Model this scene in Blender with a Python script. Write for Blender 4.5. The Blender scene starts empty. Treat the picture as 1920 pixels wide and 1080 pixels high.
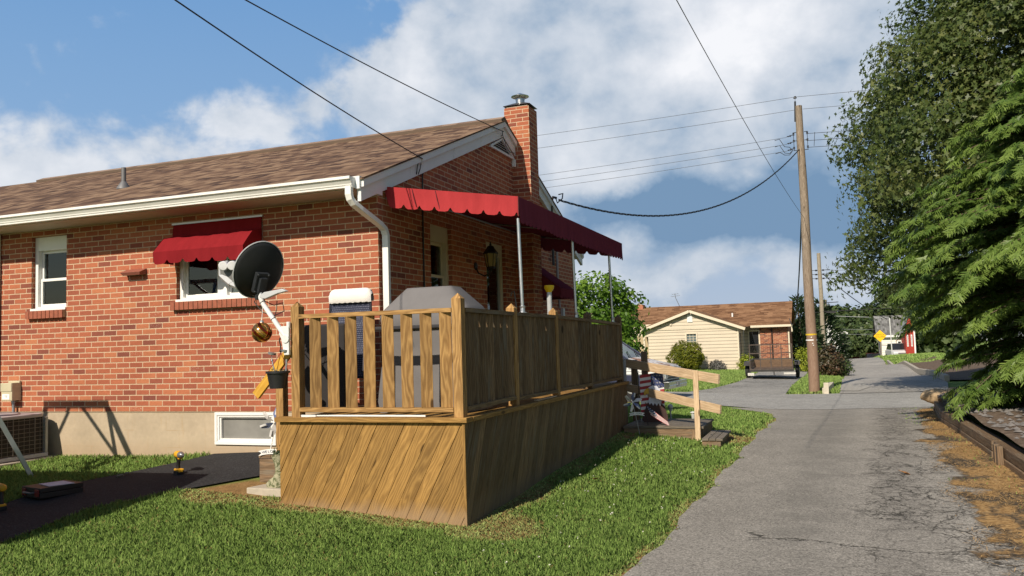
import bpy, math, random
import numpy as np
from mathutils import Vector, Matrix
rad = math.radians
random.seed(7)
RNG = np.random.default_rng(7)
SC = bpy.context.scene
COL = SC.collection

# ------------------------------------------------------------------ camera
def cam_axes(yaw, pitch, roll):
    f = np.array([-math.sin(yaw)*math.cos(pitch), math.cos(yaw)*math.cos(pitch), math.sin(pitch)])
    r = np.array([math.cos(yaw), math.sin(yaw), 0.0]); u = np.cross(r, f)
    return r*math.cos(roll)+u*math.sin(roll), -r*math.sin(roll)+u*math.cos(roll), f
cam = bpy.data.cameras.new('camera')
cam.sensor_width = 36.0
cam.lens = 1557.43/1920*36
cam.clip_start = 0.05
cam.clip_end = 3000
camo = bpy.data.objects.new('camera', cam)
COL.objects.link(camo)
_r, _u, _f = cam_axes(0.3581, 0.0688, -0.0301)
camo.matrix_world = Matrix(((_r[0], _u[0], -_f[0], 4.651), (_r[1], _u[1], -_f[1], -8.177), (_r[2], _u[2], -_f[2], 0.692), (0, 0, 0, 1)))
SC.camera = camo

# ------------------------------------------------------------------ exposure
SC.view_settings.view_transform = 'Standard'
SC.view_settings.look = 'None'
SC.view_settings.exposure = 0.15
SC.view_settings.gamma = 1.0
SC.view_settings.use_curve_mapping = False

SC.cycles.diffuse_bounces = 2

# ------------------------------------------------------------------ sun
SUN_EL, SUN_AZ = rad(37.5), rad(9.6)          # light travels to +Y, a little to +X
sl = bpy.data.lights.new('sun', 'SUN')
sl.energy = 5.0
sl.angle = rad(0.53)
sl.color = (1.0, 0.89, 0.73)
so = bpy.data.objects.new('sun', sl)
COL.objects.link(so)
sd = Vector((math.sin(SUN_AZ)*math.cos(SUN_EL), math.cos(SUN_AZ)*math.cos(SUN_EL), -math.sin(SUN_EL)))
so.rotation_euler = sd.to_track_quat('-Z', 'Y').to_euler()
so.location = (-4, -12, 12)

# ------------------------------------------------------------------ node helper
class NT:
    def __init__(s, tree):
        s.t = tree; s.n = tree.nodes; s.l = tree.links
    def put(s, sock, val):
        if isinstance(val, bpy.types.NodeSocket):
            s.l.new(val, sock)
        elif val is not None:
            if hasattr(sock.default_value, '__len__') and not hasattr(val, '__len__'):
                val = [val]*len(sock.default_value)
            if hasattr(sock.default_value, '__len__') and len(sock.default_value) == 4 and len(val) == 3:
                val = tuple(val)+(1.0,)
            sock.default_value = val
    def node(s, typ, inp=None, **kw):
        nd = s.n.new(typ)
        for k, v in kw.items():
            setattr(nd, k, v)
        for k, v in (inp or {}).items():
            s.put(nd.inputs[k], v)
        return nd
    def m(s, op, a, b=None, c=None, clamp=False):
        nd = s.n.new('ShaderNodeMath'); nd.operation = op; nd.use_clamp = clamp
        for i, v in enumerate((a, b, c)):
            if v is not None:
                s.put(nd.inputs[i], v)
        return nd.outputs[0]
    def add(s, a, b): return s.m('ADD', a, b)
    def sub(s, a, b): return s.m('SUBTRACT', a, b)
    def mul(s, a, b): return s.m('MULTIPLY', a, b)
    def sstep(s, x, lo, hi):
        nd = s.n.new('ShaderNodeMapRange'); nd.interpolation_type = 'SMOOTHSTEP'
        s.put(nd.inputs['Value'], x); s.put(nd.inputs['From Min'], lo); s.put(nd.inputs['From Max'], hi)
        return nd.outputs['Result']
    def lin(s, x, a, b, c, d):
        nd = s.n.new('ShaderNodeMapRange')
        for k, v in zip(('Value', 'From Min', 'From Max', 'To Min', 'To Max'), (x, a, b, c, d)):
            s.put(nd.inputs[k], v)
        return nd.outputs['Result']
    def vec(s, x, y, z=0.0):
        nd = s.n.new('ShaderNodeCombineXYZ')
        for i, v in enumerate((x, y, z)): s.put(nd.inputs[i], v)
        return nd.outputs[0]
    def sep(s, v):
        nd = s.n.new('ShaderNodeSeparateXYZ'); s.put(nd.inputs[0], v); return nd.outputs
    def noise(s, v, scale=5, detail=3, rough=.5, dist=0.0, out='Fac'):
        nd = s.node('ShaderNodeTexNoise', {'Vector': v, 'Scale': scale, 'Detail': detail, 'Roughness': rough, 'Distortion': dist})
        return nd.outputs[out]
    def white(s, v, out='Value'):
        nd = s.n.new('ShaderNodeTexWhiteNoise'); nd.noise_dimensions = '3D'; s.put(nd.inputs['Vector'], v); return nd.outputs[out]
    def mix(s, f, a, b, typ='MIX'):
        nd = s.n.new('ShaderNodeMix'); nd.data_type = 'RGBA'; nd.blend_type = typ; nd.clamp_factor = True
        s.put(nd.inputs['Factor'], f); s.put(nd.inputs['A'] if False else nd.inputs[6], a); s.put(nd.inputs[7], b)
        return nd.outputs[2]
    def ramp(s, f, stops):
        nd = s.n.new('ShaderNodeValToRGB'); cr = nd.color_ramp
        while len(cr.elements) < len(stops): cr.elements.new(0.5)
        for e, (p, c) in zip(cr.elements, stops):
            e.position = p; e.color = tuple(c)+(1.0,) if len(c) == 3 else c
        s.put(nd.inputs[0], f); return nd.outputs[0]
    def bump(s, h, strength=.3, dist=.01):
        return s.node('ShaderNodeBump', {'Height': h, 'Strength': strength, 'Distance': dist}).outputs[0]

# ------------------------------------------------------------------ sky: Nishita with broken summer clouds
world = bpy.data.worlds.new('World'); SC.world = world
world.use_nodes = True
wt = world.node_tree; wt.nodes.clear()
W = NT(wt)
sky = W.node('ShaderNodeTexSky', sky_type='NISHITA', sun_disc=False, sun_elevation=SUN_EL, sun_rotation=rad(189.6),
             air_density=1.3, dust_density=0.6, ozone_density=2.0)
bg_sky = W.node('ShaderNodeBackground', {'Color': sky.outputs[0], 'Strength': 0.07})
gen = W.node('ShaderNodeTexCoord').outputs['Generated']
dx, dy, dz = W.sep(gen)[:3]
az = W.mul(W.m('ARCTAN2', dx, dy), 57.29578)
el = W.mul(W.m('ARCSINE', dz), 57.29578)
cv = W.vec(W.mul(az, 0.06), W.mul(el, 0.072), 3.1)
wob = W.noise(cv, 2.6, 5, .6)
n1 = W.noise(cv, 2.9, 8, .55, 0.15)
n2 = W.noise(W.vec(W.mul(az, 0.06), W.mul(el, 0.07), 9.4), 2.2, 6, .55, 0.1)
n3 = W.noise(W.vec(W.mul(az, 0.06), W.mul(el, 0.075), 5.0), 4.2, 7, .55, 0.1)
azw = W.add(az, W.mul(W.sub(wob, .5), 9.0)); elw = W.add(el, W.mul(W.sub(n2, .5), 6.0))
def blob(a, e, sa, se, w):
    qa = W.m('POWER', W.m('ABSOLUTE', W.mul(W.sub(azw, a), 1.0/sa)), 2.0)
    qe = W.m('POWER', W.m('ABSOLUTE', W.mul(W.sub(elw, e), 1.0/se)), 2.0)
    return W.mul(W.m('EXPONENT', W.mul(W.add(qa, qe), -1.0)), w)
def total(bl):
    t = None
    for b in bl:
        k = blob(*b); t = k if t is None else W.add(t, k)
    return t
COVER = [(-20,17,8,8,.62),(-8,18,9,8,.62),(-27.5,19.5,3.5,3.5,.34),(-15,10.5,8,3.5,.5),(1,17,8,7,.42),(8,18,6,5,.34),(-8,9.3,9,3,.55),(1,9,7,3,.42),(-10,4.5,8,2.2,.30),(2.5,4.3,5,2,.26),
         (-40,13.8,4,2.8,.36),(-45,13.6,2.5,2.2,.24),(-51.5,11.5,4.5,3.2,.46),(-58,11,5,4,.4),(-32,14.5,4,3.5,.26),(-46,9.5,7,1.8,.25),(-49,17,1.8,2.6,.13),(-34,21,2,3,.10)]
WHITE = [(-27,19.5,3,3,.34),(-4,19.5,5.5,4,.62),(-18,14,8,4,.2),(-13,11.3,5,1.8,.22),(-40,13.5,5,2.5,.26),(-51,12.3,5,3,.3),(-30,13,6,1.5,.26),(-9,4.6,9,1.3,.10)]
DARK = [(-8,8.5,7.5,2.0,.72),(-1,9.0,6.5,2.3,.55),(-14,8.4,4,1.5,.35),(2.5,13,5,4,.15),(-11,15.5,4,1.5,.14),(-22,17,5,2.5,.08),(5,7.5,5,2.5,.2)]
cover = W.add(total(COVER), W.mul(W.sub(n1, .5), 1.15))
dens = W.sstep(cover, .14, .40)
bright = W.add(W.add(W.sub(total(WHITE), total(DARK)), W.mul(W.sub(n3, .5), .75)), W.add(.40, W.mul(W.sub(n1, .5), .75)))
ccol = W.ramp(bright, [(0.0, (.16,.27,.42)), (.22, (.29,.39,.52)), (.45, (.50,.56,.64)), (.7, (.68,.71,.76)), (1.0, (.88,.88,.90))])
bg_cl = W.node('ShaderNodeBackground', {'Color': ccol, 'Strength': 1.0})
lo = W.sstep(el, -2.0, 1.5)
front = W.mul(W.sub(1.0, W.sstep(W.m('ABSOLUTE', W.add(az, 20.0)), 37.0, 58.0)), W.sub(1.0, W.sstep(el, 27.0, 44.0)))  # blue and clouds fade out beyond the view to keep fill light low
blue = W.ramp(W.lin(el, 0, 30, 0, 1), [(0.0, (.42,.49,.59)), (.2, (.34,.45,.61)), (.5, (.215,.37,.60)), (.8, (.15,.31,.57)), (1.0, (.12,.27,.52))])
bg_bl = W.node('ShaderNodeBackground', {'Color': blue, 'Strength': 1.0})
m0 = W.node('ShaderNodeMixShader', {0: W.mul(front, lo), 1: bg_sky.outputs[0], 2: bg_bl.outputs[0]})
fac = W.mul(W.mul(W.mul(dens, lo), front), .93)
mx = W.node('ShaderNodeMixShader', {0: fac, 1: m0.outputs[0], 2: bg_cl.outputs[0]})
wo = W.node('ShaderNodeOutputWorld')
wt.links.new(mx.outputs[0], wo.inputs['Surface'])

# ------------------------------------------------------------------ mesh helpers
def V(*a): return np.array(a, float)
def unit(v):
    v = np.asarray(v, float); return v/max(1e-9, np.linalg.norm(v))
class MB:
    def __init__(s):
        s.v = []; s.f = []; s.mi = []; s.uv = []; s.r = []
    def add(s, vs, fs, mi=0, uvs=None, rnd=None, off=None):
        b = len(s.v); vs = [tuple(float(c) for c in p) for p in vs]; s.v += vs
        if rnd is None: rnd = random.random()
        if off is None: off = (0.0, 0.0)
        for k, f in enumerate(fs):
            s.f.append([b+i for i in f]); s.mi.append(mi); s.r.append(rnd)
            if uvs is not None:
                s.uv.append([tuple(q) for q in uvs[k]])
            else:
                P = [np.array(vs[i]) for i in f]
                n = np.zeros(3)
                for i in range(len(P)):
                    n += np.cross(P[i]-P[0], P[(i+1) % len(P)]-P[0])
                ax = int(np.argmax(np.abs(n)))
                ij = {0: (1, 2), 1: (0, 2), 2: (0, 1)}[ax]
                s.uv.append([(p[ij[0]]+off[0], p[ij[1]]+off[1]) for p in P])
        return s
    def obox(s, c, X, Y, Z, mi=0, rnd=None):
        """box centred at c with full extents X, Y, Z (vectors); u runs along the longest one"""
        c, X, Y, Z = (np.asarray(q, float) for q in (c, X, Y, Z))
        if np.dot(np.cross(X, Y), Z) < 0: Y = -Y
        ls = [np.linalg.norm(q) for q in (X, Y, Z)]; la = int(np.argmax(ls))
        P = {}
        for i in (0, 1):
            for j in (0, 1):
                for k in (0, 1): P[(i, j, k)] = c+(i-.5)*X+(j-.5)*Y+(k-.5)*Z
        ks = list(P); idx = {k: n for n, k in enumerate(ks)}
        F = [((0,0,0),(0,1,0),(1,1,0),(1,0,0)), ((0,0,1),(1,0,1),(1,1,1),(0,1,1)), ((0,0,0),(1,0,0),(1,0,1),(0,0,1)),
             ((0,1,0),(0,1,1),(1,1,1),(1,1,0)), ((0,0,0),(0,0,1),(0,1,1),(0,1,0)), ((1,0,0),(1,1,0),(1,1,1),(1,0,1))]
        ou, ov = random.random()*40, random.random()*40
        uvs = []
        for fi, f in enumerate(F):
            const = [a for a in range(3) if len({q[a] for q in f}) == 1][0]
            rest = [a for a in range(3) if a != const]
            ua = la if la in rest else rest[0]
            va = rest[1] if ua == rest[0] else rest[0]
            uvs.append([(q[ua]*ls[ua]+ou, q[va]*ls[va]+ov+fi*.37) for q in f])
        return s.add([P[k] for k in ks], [[idx[q] for q in f] for f in F], mi, uvs, rnd)
    def box(s, lo, hi, mi=0, rnd=None):
        lo, hi = np.array(lo, float), np.array(hi, float); d = hi-lo
        return s.obox((lo+hi)/2, (d[0],0,0), (0,d[1],0), (0,0,d[2]), mi, rnd)
    def beam(s, p, q, w, h, up=(0,0,1), mi=0, rnd=None):
        p, q = np.asarray(p, float), np.asarray(q, float); d = q-p
        sx = unit(np.cross(d, up)); uy = unit(np.cross(sx, d))
        return s.obox((p+q)/2, d, sx*w, uy*h, mi, rnd)
    def frame(s, d):
        d = unit(d); a = V(0,0,1) if abs(d[2]) < .9 else V(1,0,0)
        x = unit(np.cross(a, d)); return x, np.cross(d, x), d
    def cyl(s, p, q, r0, r1=None, n=12, mi=0, caps=True, rnd=None):
        r1 = r0 if r1 is None else r1
        return s.tube([p, q], [r0, r1], n, mi, caps, rnd)
    def tube(s, path, rs, n=8, mi=0, caps=True, rnd=None):
        P = [np.asarray(p, float) for p in path]
        if not hasattr(rs, '__len__'): rs = [rs]*len(P)
        vs = []; L = 0; Ls = []
        x = None
        for i, p in enumerate(P):
            d = (P[min(i+1, len(P)-1)]-P[max(i-1, 0)])
            if i: L += np.linalg.norm(P[i]-P[i-1])
            Ls.append(L)
            if x is None: x, y, d = s.frame(d)
            else:
                d = unit(d); x = unit(x-np.dot(x, d)*d); y = np.cross(d, x)
            for k in range(n):
                a = 2*math.pi*k/n; vs.append(p+rs[i]*(math.cos(a)*x+math.sin(a)*y))
        fs = []; uvs = []; ou, ov = random.random()*30, random.random()*30
        for i in range(len(P)-1):
            for k in range(n):
                k2 = (k+1) % n
                fs.append([i*n+k, i*n+k2, (i+1)*n+k2, (i+1)*n+k])
                c = 2*math.pi*max(rs[i], .01)/n
                uvs.append([(Ls[i]+ou, k*c+ov), (Ls[i]+ou, (k+1)*c+ov), (Ls[i+1]+ou, (k+1)*c+ov), (Ls[i+1]+ou, k*c+ov)])
        if caps:
            fs.append(list(range(n))[::-1]); uvs.append([(ou+math.cos(6.283*k/n)*rs[0], ov+math.sin(6.283*k/n)*rs[0]) for k in range(n)][::-1])
            b = (len(P)-1)*n
            fs.append([b+k for k in range(n)]); uvs.append([(ou+math.cos(6.283*k/n)*rs[-1], ov+math.sin(6.283*k/n)*rs[-1]) for k in range(n)])
        return s.add(vs, fs, mi, uvs, rnd)
    def lathe(s, prof, o=(0,0,0), ax=(0,0,1), n=24, mi=0, rnd=None):
        x, y, d = s.frame(ax); o = np.asarray(o, float)
        vs = []; fs = []
        for (r, h) in prof:
            for k in range(n):
                a = 2*math.pi*k/n; vs.append(o+d*h+r*(math.cos(a)*x+math.sin(a)*y))
        for i in range(len(prof)-1):
            for k in range(n):
                k2 = (k+1) % n; fs.append([i*n+k, i*n+k2, (i+1)*n+k2, (i+1)*n+k])
        return s.add(vs, fs, mi, None, rnd)
    def prism(s, poly, o, X, Y, th, mi=0, rnd=None, uvo=None):
        """flat outline (2D, in frame o,X,Y) given the thickness th along X x Y"""
        o, X, Y = np.asarray(o, float), unit(X), unit(Y); N = np.cross(X, Y)*th
        a = sum(poly[i][0]*poly[(i+1) % len(poly)][1]-poly[(i+1) % len(poly)][0]*poly[i][1] for i in range(len(poly)))
        if a < 0: poly = poly[::-1]
        n = len(poly)
        A = [o+X*p[0]+Y*p[1] for p in poly]; B = [p+N for p in A]
        ou = uvo or (random.random()*20, random.random()*20)
        fs = [list(range(n))[::-1], [n+i for i in range(n)]]+[[i, (i+1) % n, n+(i+1) % n, n+i] for i in range(n)]
        uvs = [[(p[0]+ou[0], p[1]+ou[1]) for p in poly][::-1], [(p[0]+ou[0], p[1]+ou[1]) for p in poly]]
        for i in range(n):
            p, q = poly[i], poly[(i+1) % n]
            l = math.hypot(q[0]-p[0], q[1]-p[1]); uvs.append([(0, 0), (l, 0), (l, abs(th)), (0, abs(th))])
        return s.add(A+B, fs, mi, uvs, rnd)
    def sphere(s, c, r, n=20, m=12, mi=0, sc=(1,1,1)):
        vs = []; fs = []; c = np.asarray(c, float)
        for i in range(m+1):
            t = math.pi*i/m
            for k in range(n):
                a = 2*math.pi*k/n
                vs.append(c+r*np.array([math.sin(t)*math.cos(a)*sc[0], math.sin(t)*math.sin(a)*sc[1], math.cos(t)*sc[2]]))
        for i in range(m):
            for k in range(n):
                k2 = (k+1) % n; fs.append([i*n+k, (i+1)*n+k, (i+1)*n+k2, i*n+k2])
        return s.add(vs, fs, mi)
    def build(s, name, mats, parent=None, smooth=False, bevel=0.0, loc=None):
        me = bpy.data.meshes.new(name)
        me.from_pydata(s.v, [], s.f)
        for mm in (mats if isinstance(mats, (list, tuple)) else [mats]): me.materials.append(mm)
        me.polygons.foreach_set('material_index', np.array(s.mi, np.int32))
        uvl = me.uv_layers.new(name='UVMap')
        uvl.data.foreach_set('uv', np.array([c for f in s.uv for q in f for c in q], np.float32))
        at = me.attributes.new('rnd', 'FLOAT', 'FACE'); at.data.foreach_set('value', np.array(s.r, np.float32))
        if smooth: me.polygons.foreach_set('use_smooth', np.ones(len(s.f), bool))
        me.validate(); me.update()
        o = bpy.data.objects.new(name, me); COL.objects.link(o)
        if parent is not None: o.parent = parent
        if loc is not None: o.location = loc
        if bevel:
            b = o.modifiers.new('bevel', 'BEVEL'); b.width = bevel; b.segments = 2; b.limit_method = 'ANGLE'; b.angle_limit = rad(35); b.harden_normals = False
        if smooth and smooth != 2:
            try:
                me.set_sharp_from_angle(angle=rad(40))
            except Exception: pass
        return o
def tag(o, label, cat, group=None):
    o['label'] = label; o['category'] = cat
    if group: o['group'] = group
    return o
def kind(o, k='structure', cat=None):
    o['kind'] = k
    if cat: o['category'] = cat
    return o
def thing(name, label, cat, loc=(0,0,0), rz=0.0, group=None):
    o = bpy.data.objects.new(name, None); COL.objects.link(o); o.empty_display_size = .2
    o.location = loc; o.rotation_euler = (0, 0, rz)
    return tag(o, label, cat, group)
def copy_tree(o, parent=None, **kw):
    c = o.copy(); COL.objects.link(c)
    if parent is not None: c.parent = parent
    for ch in list(o.children): copy_tree(ch, c)
    for k, v in kw.items():
        if k in ('label', 'group'): c[k] = v
        else: setattr(c, k, v)
    return c
def np_mesh(name, verts, loops, k, mat, rnd=None, parent=None, smooth=False):
    """uniform faces of k corners from numpy arrays"""
    me = bpy.data.meshes.new(name); nf = len(loops)//k
    me.vertices.add(len(verts)); me.vertices.foreach_set('co', np.ascontiguousarray(verts, np.float32).ravel())
    me.loops.add(len(loops)); me.loops.foreach_set('vertex_index', np.ascontiguousarray(loops, np.int32))
    me.polygons.add(nf); me.polygons.foreach_set('loop_start', np.arange(0, nf*k, k, dtype=np.int32))
    me.materials.append(mat)
    if rnd is not None:
        at = me.attributes.new('rnd', 'FLOAT', 'FACE'); at.data.foreach_set('value', np.ascontiguousarray(rnd, np.float32))
    if smooth: me.polygons.foreach_set('use_smooth', np.ones(nf, bool))
    me.update(calc_edges=True); me.validate()
    o = bpy.data.objects.new(name, me); COL.objects.link(o)
    if parent is not None: o.parent = parent
    return o
def leaf_cloud(name, pts, nrm, size, shape, mat, parent=None, rnd=None, spin=None, tang=None):
    """one small polygon of the given outline per point, facing nrm"""
    pts = np.asarray(pts, float); N = len(pts); nrm = nrm/np.maximum(np.linalg.norm(nrm, axis=1, keepdims=True), 1e-6)
    if tang is None:
        a = np.where(np.abs(nrm[:, 2:3]) < .9, np.array([[0, 0, 1.0]]), np.array([[1.0, 0, 0]]))
        T = np.cross(a, nrm); T /= np.linalg.norm(T, axis=1, keepdims=True)
        B = np.cross(nrm, T)
        sp = RNG.uniform(0, 2*np.pi, N) if spin is None else spin
        c, s = np.cos(sp)[:, None], np.sin(sp)[:, None]; T, B = c*T+s*B, c*B-s*T
    else:
        T = tang/np.maximum(np.linalg.norm(tang, axis=1, keepdims=True), 1e-6)
        B = np.cross(nrm, T); B /= np.maximum(np.linalg.norm(B, axis=1, keepdims=True), 1e-6)
    shape = np.asarray(shape, float); K = len(shape)
    size = np.broadcast_to(np.asarray(size, float), (N,))[:, None, None]
    vs = pts[:, None, :]+size*(shape[None, :, 0:1]*T[:, None, :]+shape[None, :, 1:2]*B[:, None, :]+shape[None, :, 2:3]*nrm[:, None, :])
    if rnd is None: rnd = RNG.random(N)
    return np_mesh(name, vs.reshape(-1, 3), np.arange(N*K), K, mat, rnd, parent)
def text_mesh(body, size, name, mat, parent, matrix, extrude=.002, align='CENTER'):
    cu = bpy.data.curves.new(name, 'FONT'); cu.body = body; cu.size = size; cu.extrude = extrude
    cu.align_x = align; cu.align_y = 'CENTER'
    t = bpy.data.objects.new(name, cu); COL.objects.link(t)
    dg = bpy.context.evaluated_depsgraph_get()
    me = bpy.data.meshes.new_from_object(t.evaluated_get(dg)); me.materials.clear(); me.materials.append(mat)
    bpy.data.objects.remove(t)
    o = bpy.data.objects.new(name, me); COL.objects.link(o); o.parent = parent; o.matrix_local = matrix
    return o

# ------------------------------------------------------------------ lie of the land (thin-plate surface through surveyed heights)
CP = np.array([(-14,0,-.75),(-6,0,-.6),(-3.1,0,-.556),(-1.4,0,-.48),(0,0,-.5),(-.2,-1.58,-.71),(1.72,-1.6,-.84),(1.72,-.2,-.80),(1.72,2.2,-.717),(1.72,4.64,-.64),
(3.3,-3,-.86),(5.2,-3,-.86),(3.5,0,-.85),(5.6,0,-.85),(3.4,4,-.80),(6.2,4,-.83),(3.0,8,-.88),(7,8,-.86),(-.5,7.8,-.65),
(4.65,-8,-.87),(-5,-6,-.80),(-12,-8,-.9),(12,-6,-.7),(11,2,-.7),(12,10,-.85),
(-10,9,-.85),(-20,14,-1.0),(0,14,-.98),(6,14,-.98),(14,14,-.98),(26,14,-.9),(-22,20,-1.02),(0,20,-1.02),(8,20,-1.02),(20,20,-.95),
(-20,34,-1.03),(0,34,-1.05),(8,34,-1.28),(12,32,-.85),(12.5,46,-.95),(22,34,-.7),(-3,48,-1.1),(-25,48,-1.1),(1,62,-1.5),(9,60,-1.95),(13,62,-1.2),(30,60,-1.0),(9.3,92,-2.75),(13.5,84,-1.75),(30,92,-1.8),(-20,92,-2.5)], float)
def _U(r2): return np.where(r2 < 1e-9, 0, .5*r2*np.log(np.maximum(r2, 1e-9)))
_n = len(CP); _K = _U(((CP[:, None, :2]-CP[None, :, :2])**2).sum(-1))+np.eye(_n)*.02
_Pm = np.c_[np.ones(_n), CP[:, :2]]
_W = np.linalg.solve(np.block([[_K, _Pm], [_Pm.T, np.zeros((3, 3))]]), np.r_[CP[:, 2], 0, 0, 0])
def gz(x, y):
    x = np.asarray(x, float); y = np.asarray(y, float); sh = np.broadcast(x, y).shape
    xf = np.clip(np.broadcast_to(x, sh).ravel(), -25, 35); yf = np.clip(np.broadcast_to(y, sh).ravel(), -9, 95)
    z = np.empty(len(xf))
    for a in range(0, len(xf), 20000):
        s_ = slice(a, a+20000)
        r2 = (xf[s_, None]-CP[:, 0])**2+(yf[s_, None]-CP[:, 1])**2
        z[s_] = _U(r2)@_W[:_n]+_W[_n]+_W[_n+1]*xf[s_]+_W[_n+2]*yf[s_]
    z = z-.025*np.clip(np.broadcast_to(y, sh).ravel()-95, 0, 200)
    return z.reshape(sh)
def G(x, y): return float(gz(x, y))

# ------------------------------------------------------------------ materials
MATS = {}
def mat(name, fn, **kw):
    if name in MATS: return MATS[name]
    m = bpy.data.materials.new(name); m.use_nodes = True
    t = m.node_tree; t.nodes.clear(); n = NT(t)
    out = n.node('ShaderNodeOutputMaterial'); r = fn(n, **kw)
    t.links.new(r, out.inputs['Surface']); MATS[name] = m
    return m
def bsdf(n, col, rough=.6, metal=0.0, spec=.5, nrm=None, **kw):
    inp = {'Base Color': col, 'Roughness': rough, 'Metallic': metal, 'Specular IOR Level': spec}
    if nrm is not None: inp['Normal'] = nrm
    inp.update(kw)
    return n.node('ShaderNodeBsdfPrincipled', inp).outputs[0]
def uvco(n): return n.node('ShaderNodeUVMap', uv_map='UVMap').outputs[0]
def pos(n): return n.node('ShaderNodeTexCoord').outputs['Object']
def attr(n, a='rnd'): return n.node('ShaderNodeAttribute', attribute_name=a).outputs['Fac']
def scalec(n, c, f):
    nd = n.node('ShaderNodeVectorMath', operation='SCALE'); n.put(nd.inputs[0], c); n.put(nd.inputs['Scale'], f); return nd.outputs[0]

def m_plain(n, col=(.5,.5,.5), rough=.5, metal=0.0, var=.12, vs=9.0, bump=0.0, bs=60.0, spec=.5, dirt=None, dirt_amt=.0):
    p = pos(n); f = n.noise(p, vs, 5, .6)
    c = scalec(n, col, n.lin(f, .25, .75, 1-var, 1+var))
    if dirt is not None:
        c = n.mix(n.mul(n.sstep(n.noise(p, vs*.45, 6, .65, .5), .5, .72), dirt_amt), c, dirt)
    nr = n.bump(n.noise(p, bs, 3, .6), bump, .004) if bump else None
    return bsdf(n, c, n.lin(f, .2, .8, max(.02, rough-.07), rough+.07), metal, spec, nr)
def plain(name, col, rough=.5, metal=0.0, **kw): return mat(name, m_plain, col=col, rough=rough, metal=metal, **kw)

def m_brick(n, W=.2124, H=.069, mort=.0105, cols=None, mcol=(.55,.40,.27), u0=0.0):
    uv = uvco(n); u, v, _ = n.sep(uv)[:3]
    vr = n.m('DIVIDE', v, H); row = n.m('FLOOR', vr); fv = n.m('FRACT', vr)
    half = n.mul(n.m('FLOORED_MODULO', row, 2.0), .5)
    ur = n.add(n.add(n.m('DIVIDE', u, W), half), u0)
    jit = n.mul(n.sub(n.white(n.vec(row, 3.7, 1.0)), .5), .035)
    ur = n.add(ur, jit)
    colu = n.m('FLOOR', ur); fu = n.m('FRACT', ur)
    nz = n.mul(n.sub(n.noise(uv, 60, 2, .5), .5), .006)
    eu = n.mul(n.m('MINIMUM', fu, n.sub(1.0, fu)), W); ev = n.mul(n.m('MINIMUM', fv, n.sub(1.0, fv)), H)
    e = n.add(n.m('MINIMUM', eu, ev), nz)
    face = n.sstep(e, mort*.5-.0012, mort*.5+.0022)
    idv = n.vec(colu, row, 0.5); r1 = n.white(idv); r2 = n.white(n.vec(row, colu, 7.3))
    cols = cols or [(0.0, (.19,.062,.046)), (.08, (.255,.078,.050)), (.25, (.325,.098,.056)), (.6, (.365,.114,.062)), (.88, (.405,.135,.070)), (1.0, (.44,.165,.082))]
    bc = n.ramp(r1, cols)
    f2 = n.noise(n.vec(n.mul(u, 1.0), n.mul(v, 2.2), n.mul(r2, 9)), 26, 5, .65)
    bc = scalec(n, bc, n.lin(f2, .25, .75, .84, 1.14))
    big = n.noise(uv, .8, 3, .5)
    bc = scalec(n, bc, n.lin(big, .3, .7, .92, 1.08))
    spk = n.sstep(n.white(n.vec(colu, row, 2.2)), .985, .99)
    pale = n.mul(spk, n.sstep(n.noise(uv, 90, 2, .5), .62, .68))
    bc = n.mix(pale, bc, (.7,.6,.5))
    mc = scalec(n, mcol, n.lin(n.noise(uv, 45, 4, .6), .3, .7, .8, 1.15))
    c = n.mix(face, mc, bc)
    h = n.add(n.mul(face, 1.0), n.mul(f2, .25))
    return bsdf(n, c, .88, 0, .2, n.bump(h, .55, .006))
def m_shingle(n, a=(.060,.036,.028), b=(.155,.094,.063), c3=(.27,.18,.118), W=.20, H=.125):
    uv = uvco(n); u, v, _ = n.sep(uv)[:3]
    vr = n.m('DIVIDE', v, H); row = n.m('FLOOR', vr); fv = n.m('FRACT', vr)
    sh = n.mul(n.white(n.vec(row, 1.3, 4.0)), 7.0)
    ur = n.add(n.m('DIVIDE', u, W), sh); cu = n.m('FLOOR', ur); fu = n.m('FRACT', ur)
    ur2 = n.add(n.m('DIVIDE', u, W*.43), n.mul(sh, 1.7)); cu2 = n.m('FLOOR', ur2)
    r = n.add(n.mul(n.white(n.vec(cu, row, .2)), .75), n.mul(n.white(n.vec(cu2, row, 8.1)), .25))
    r = n.add(n.mul(r, .85), n.mul(n.noise(uv, 2.2, 4, .6), .15))
    c = n.ramp(r, [(.14, a), (.5, b), (.84, c3)])
    g = n.noise(uv, 190, 2, .7); c = scalec(n, c, n.lin(g, .25, .75, .72, 1.28))
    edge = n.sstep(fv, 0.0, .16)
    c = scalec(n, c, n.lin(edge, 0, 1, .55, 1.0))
    h = n.add(n.mul(n.sub(1.0, fv), 1.0), n.mul(n.sstep(n.white(n.vec(cu2, row, 3.0)), .45, .55), .5))
    return bsdf(n, c, .95, 0, .15, n.bump(h, .7, .008))
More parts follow.
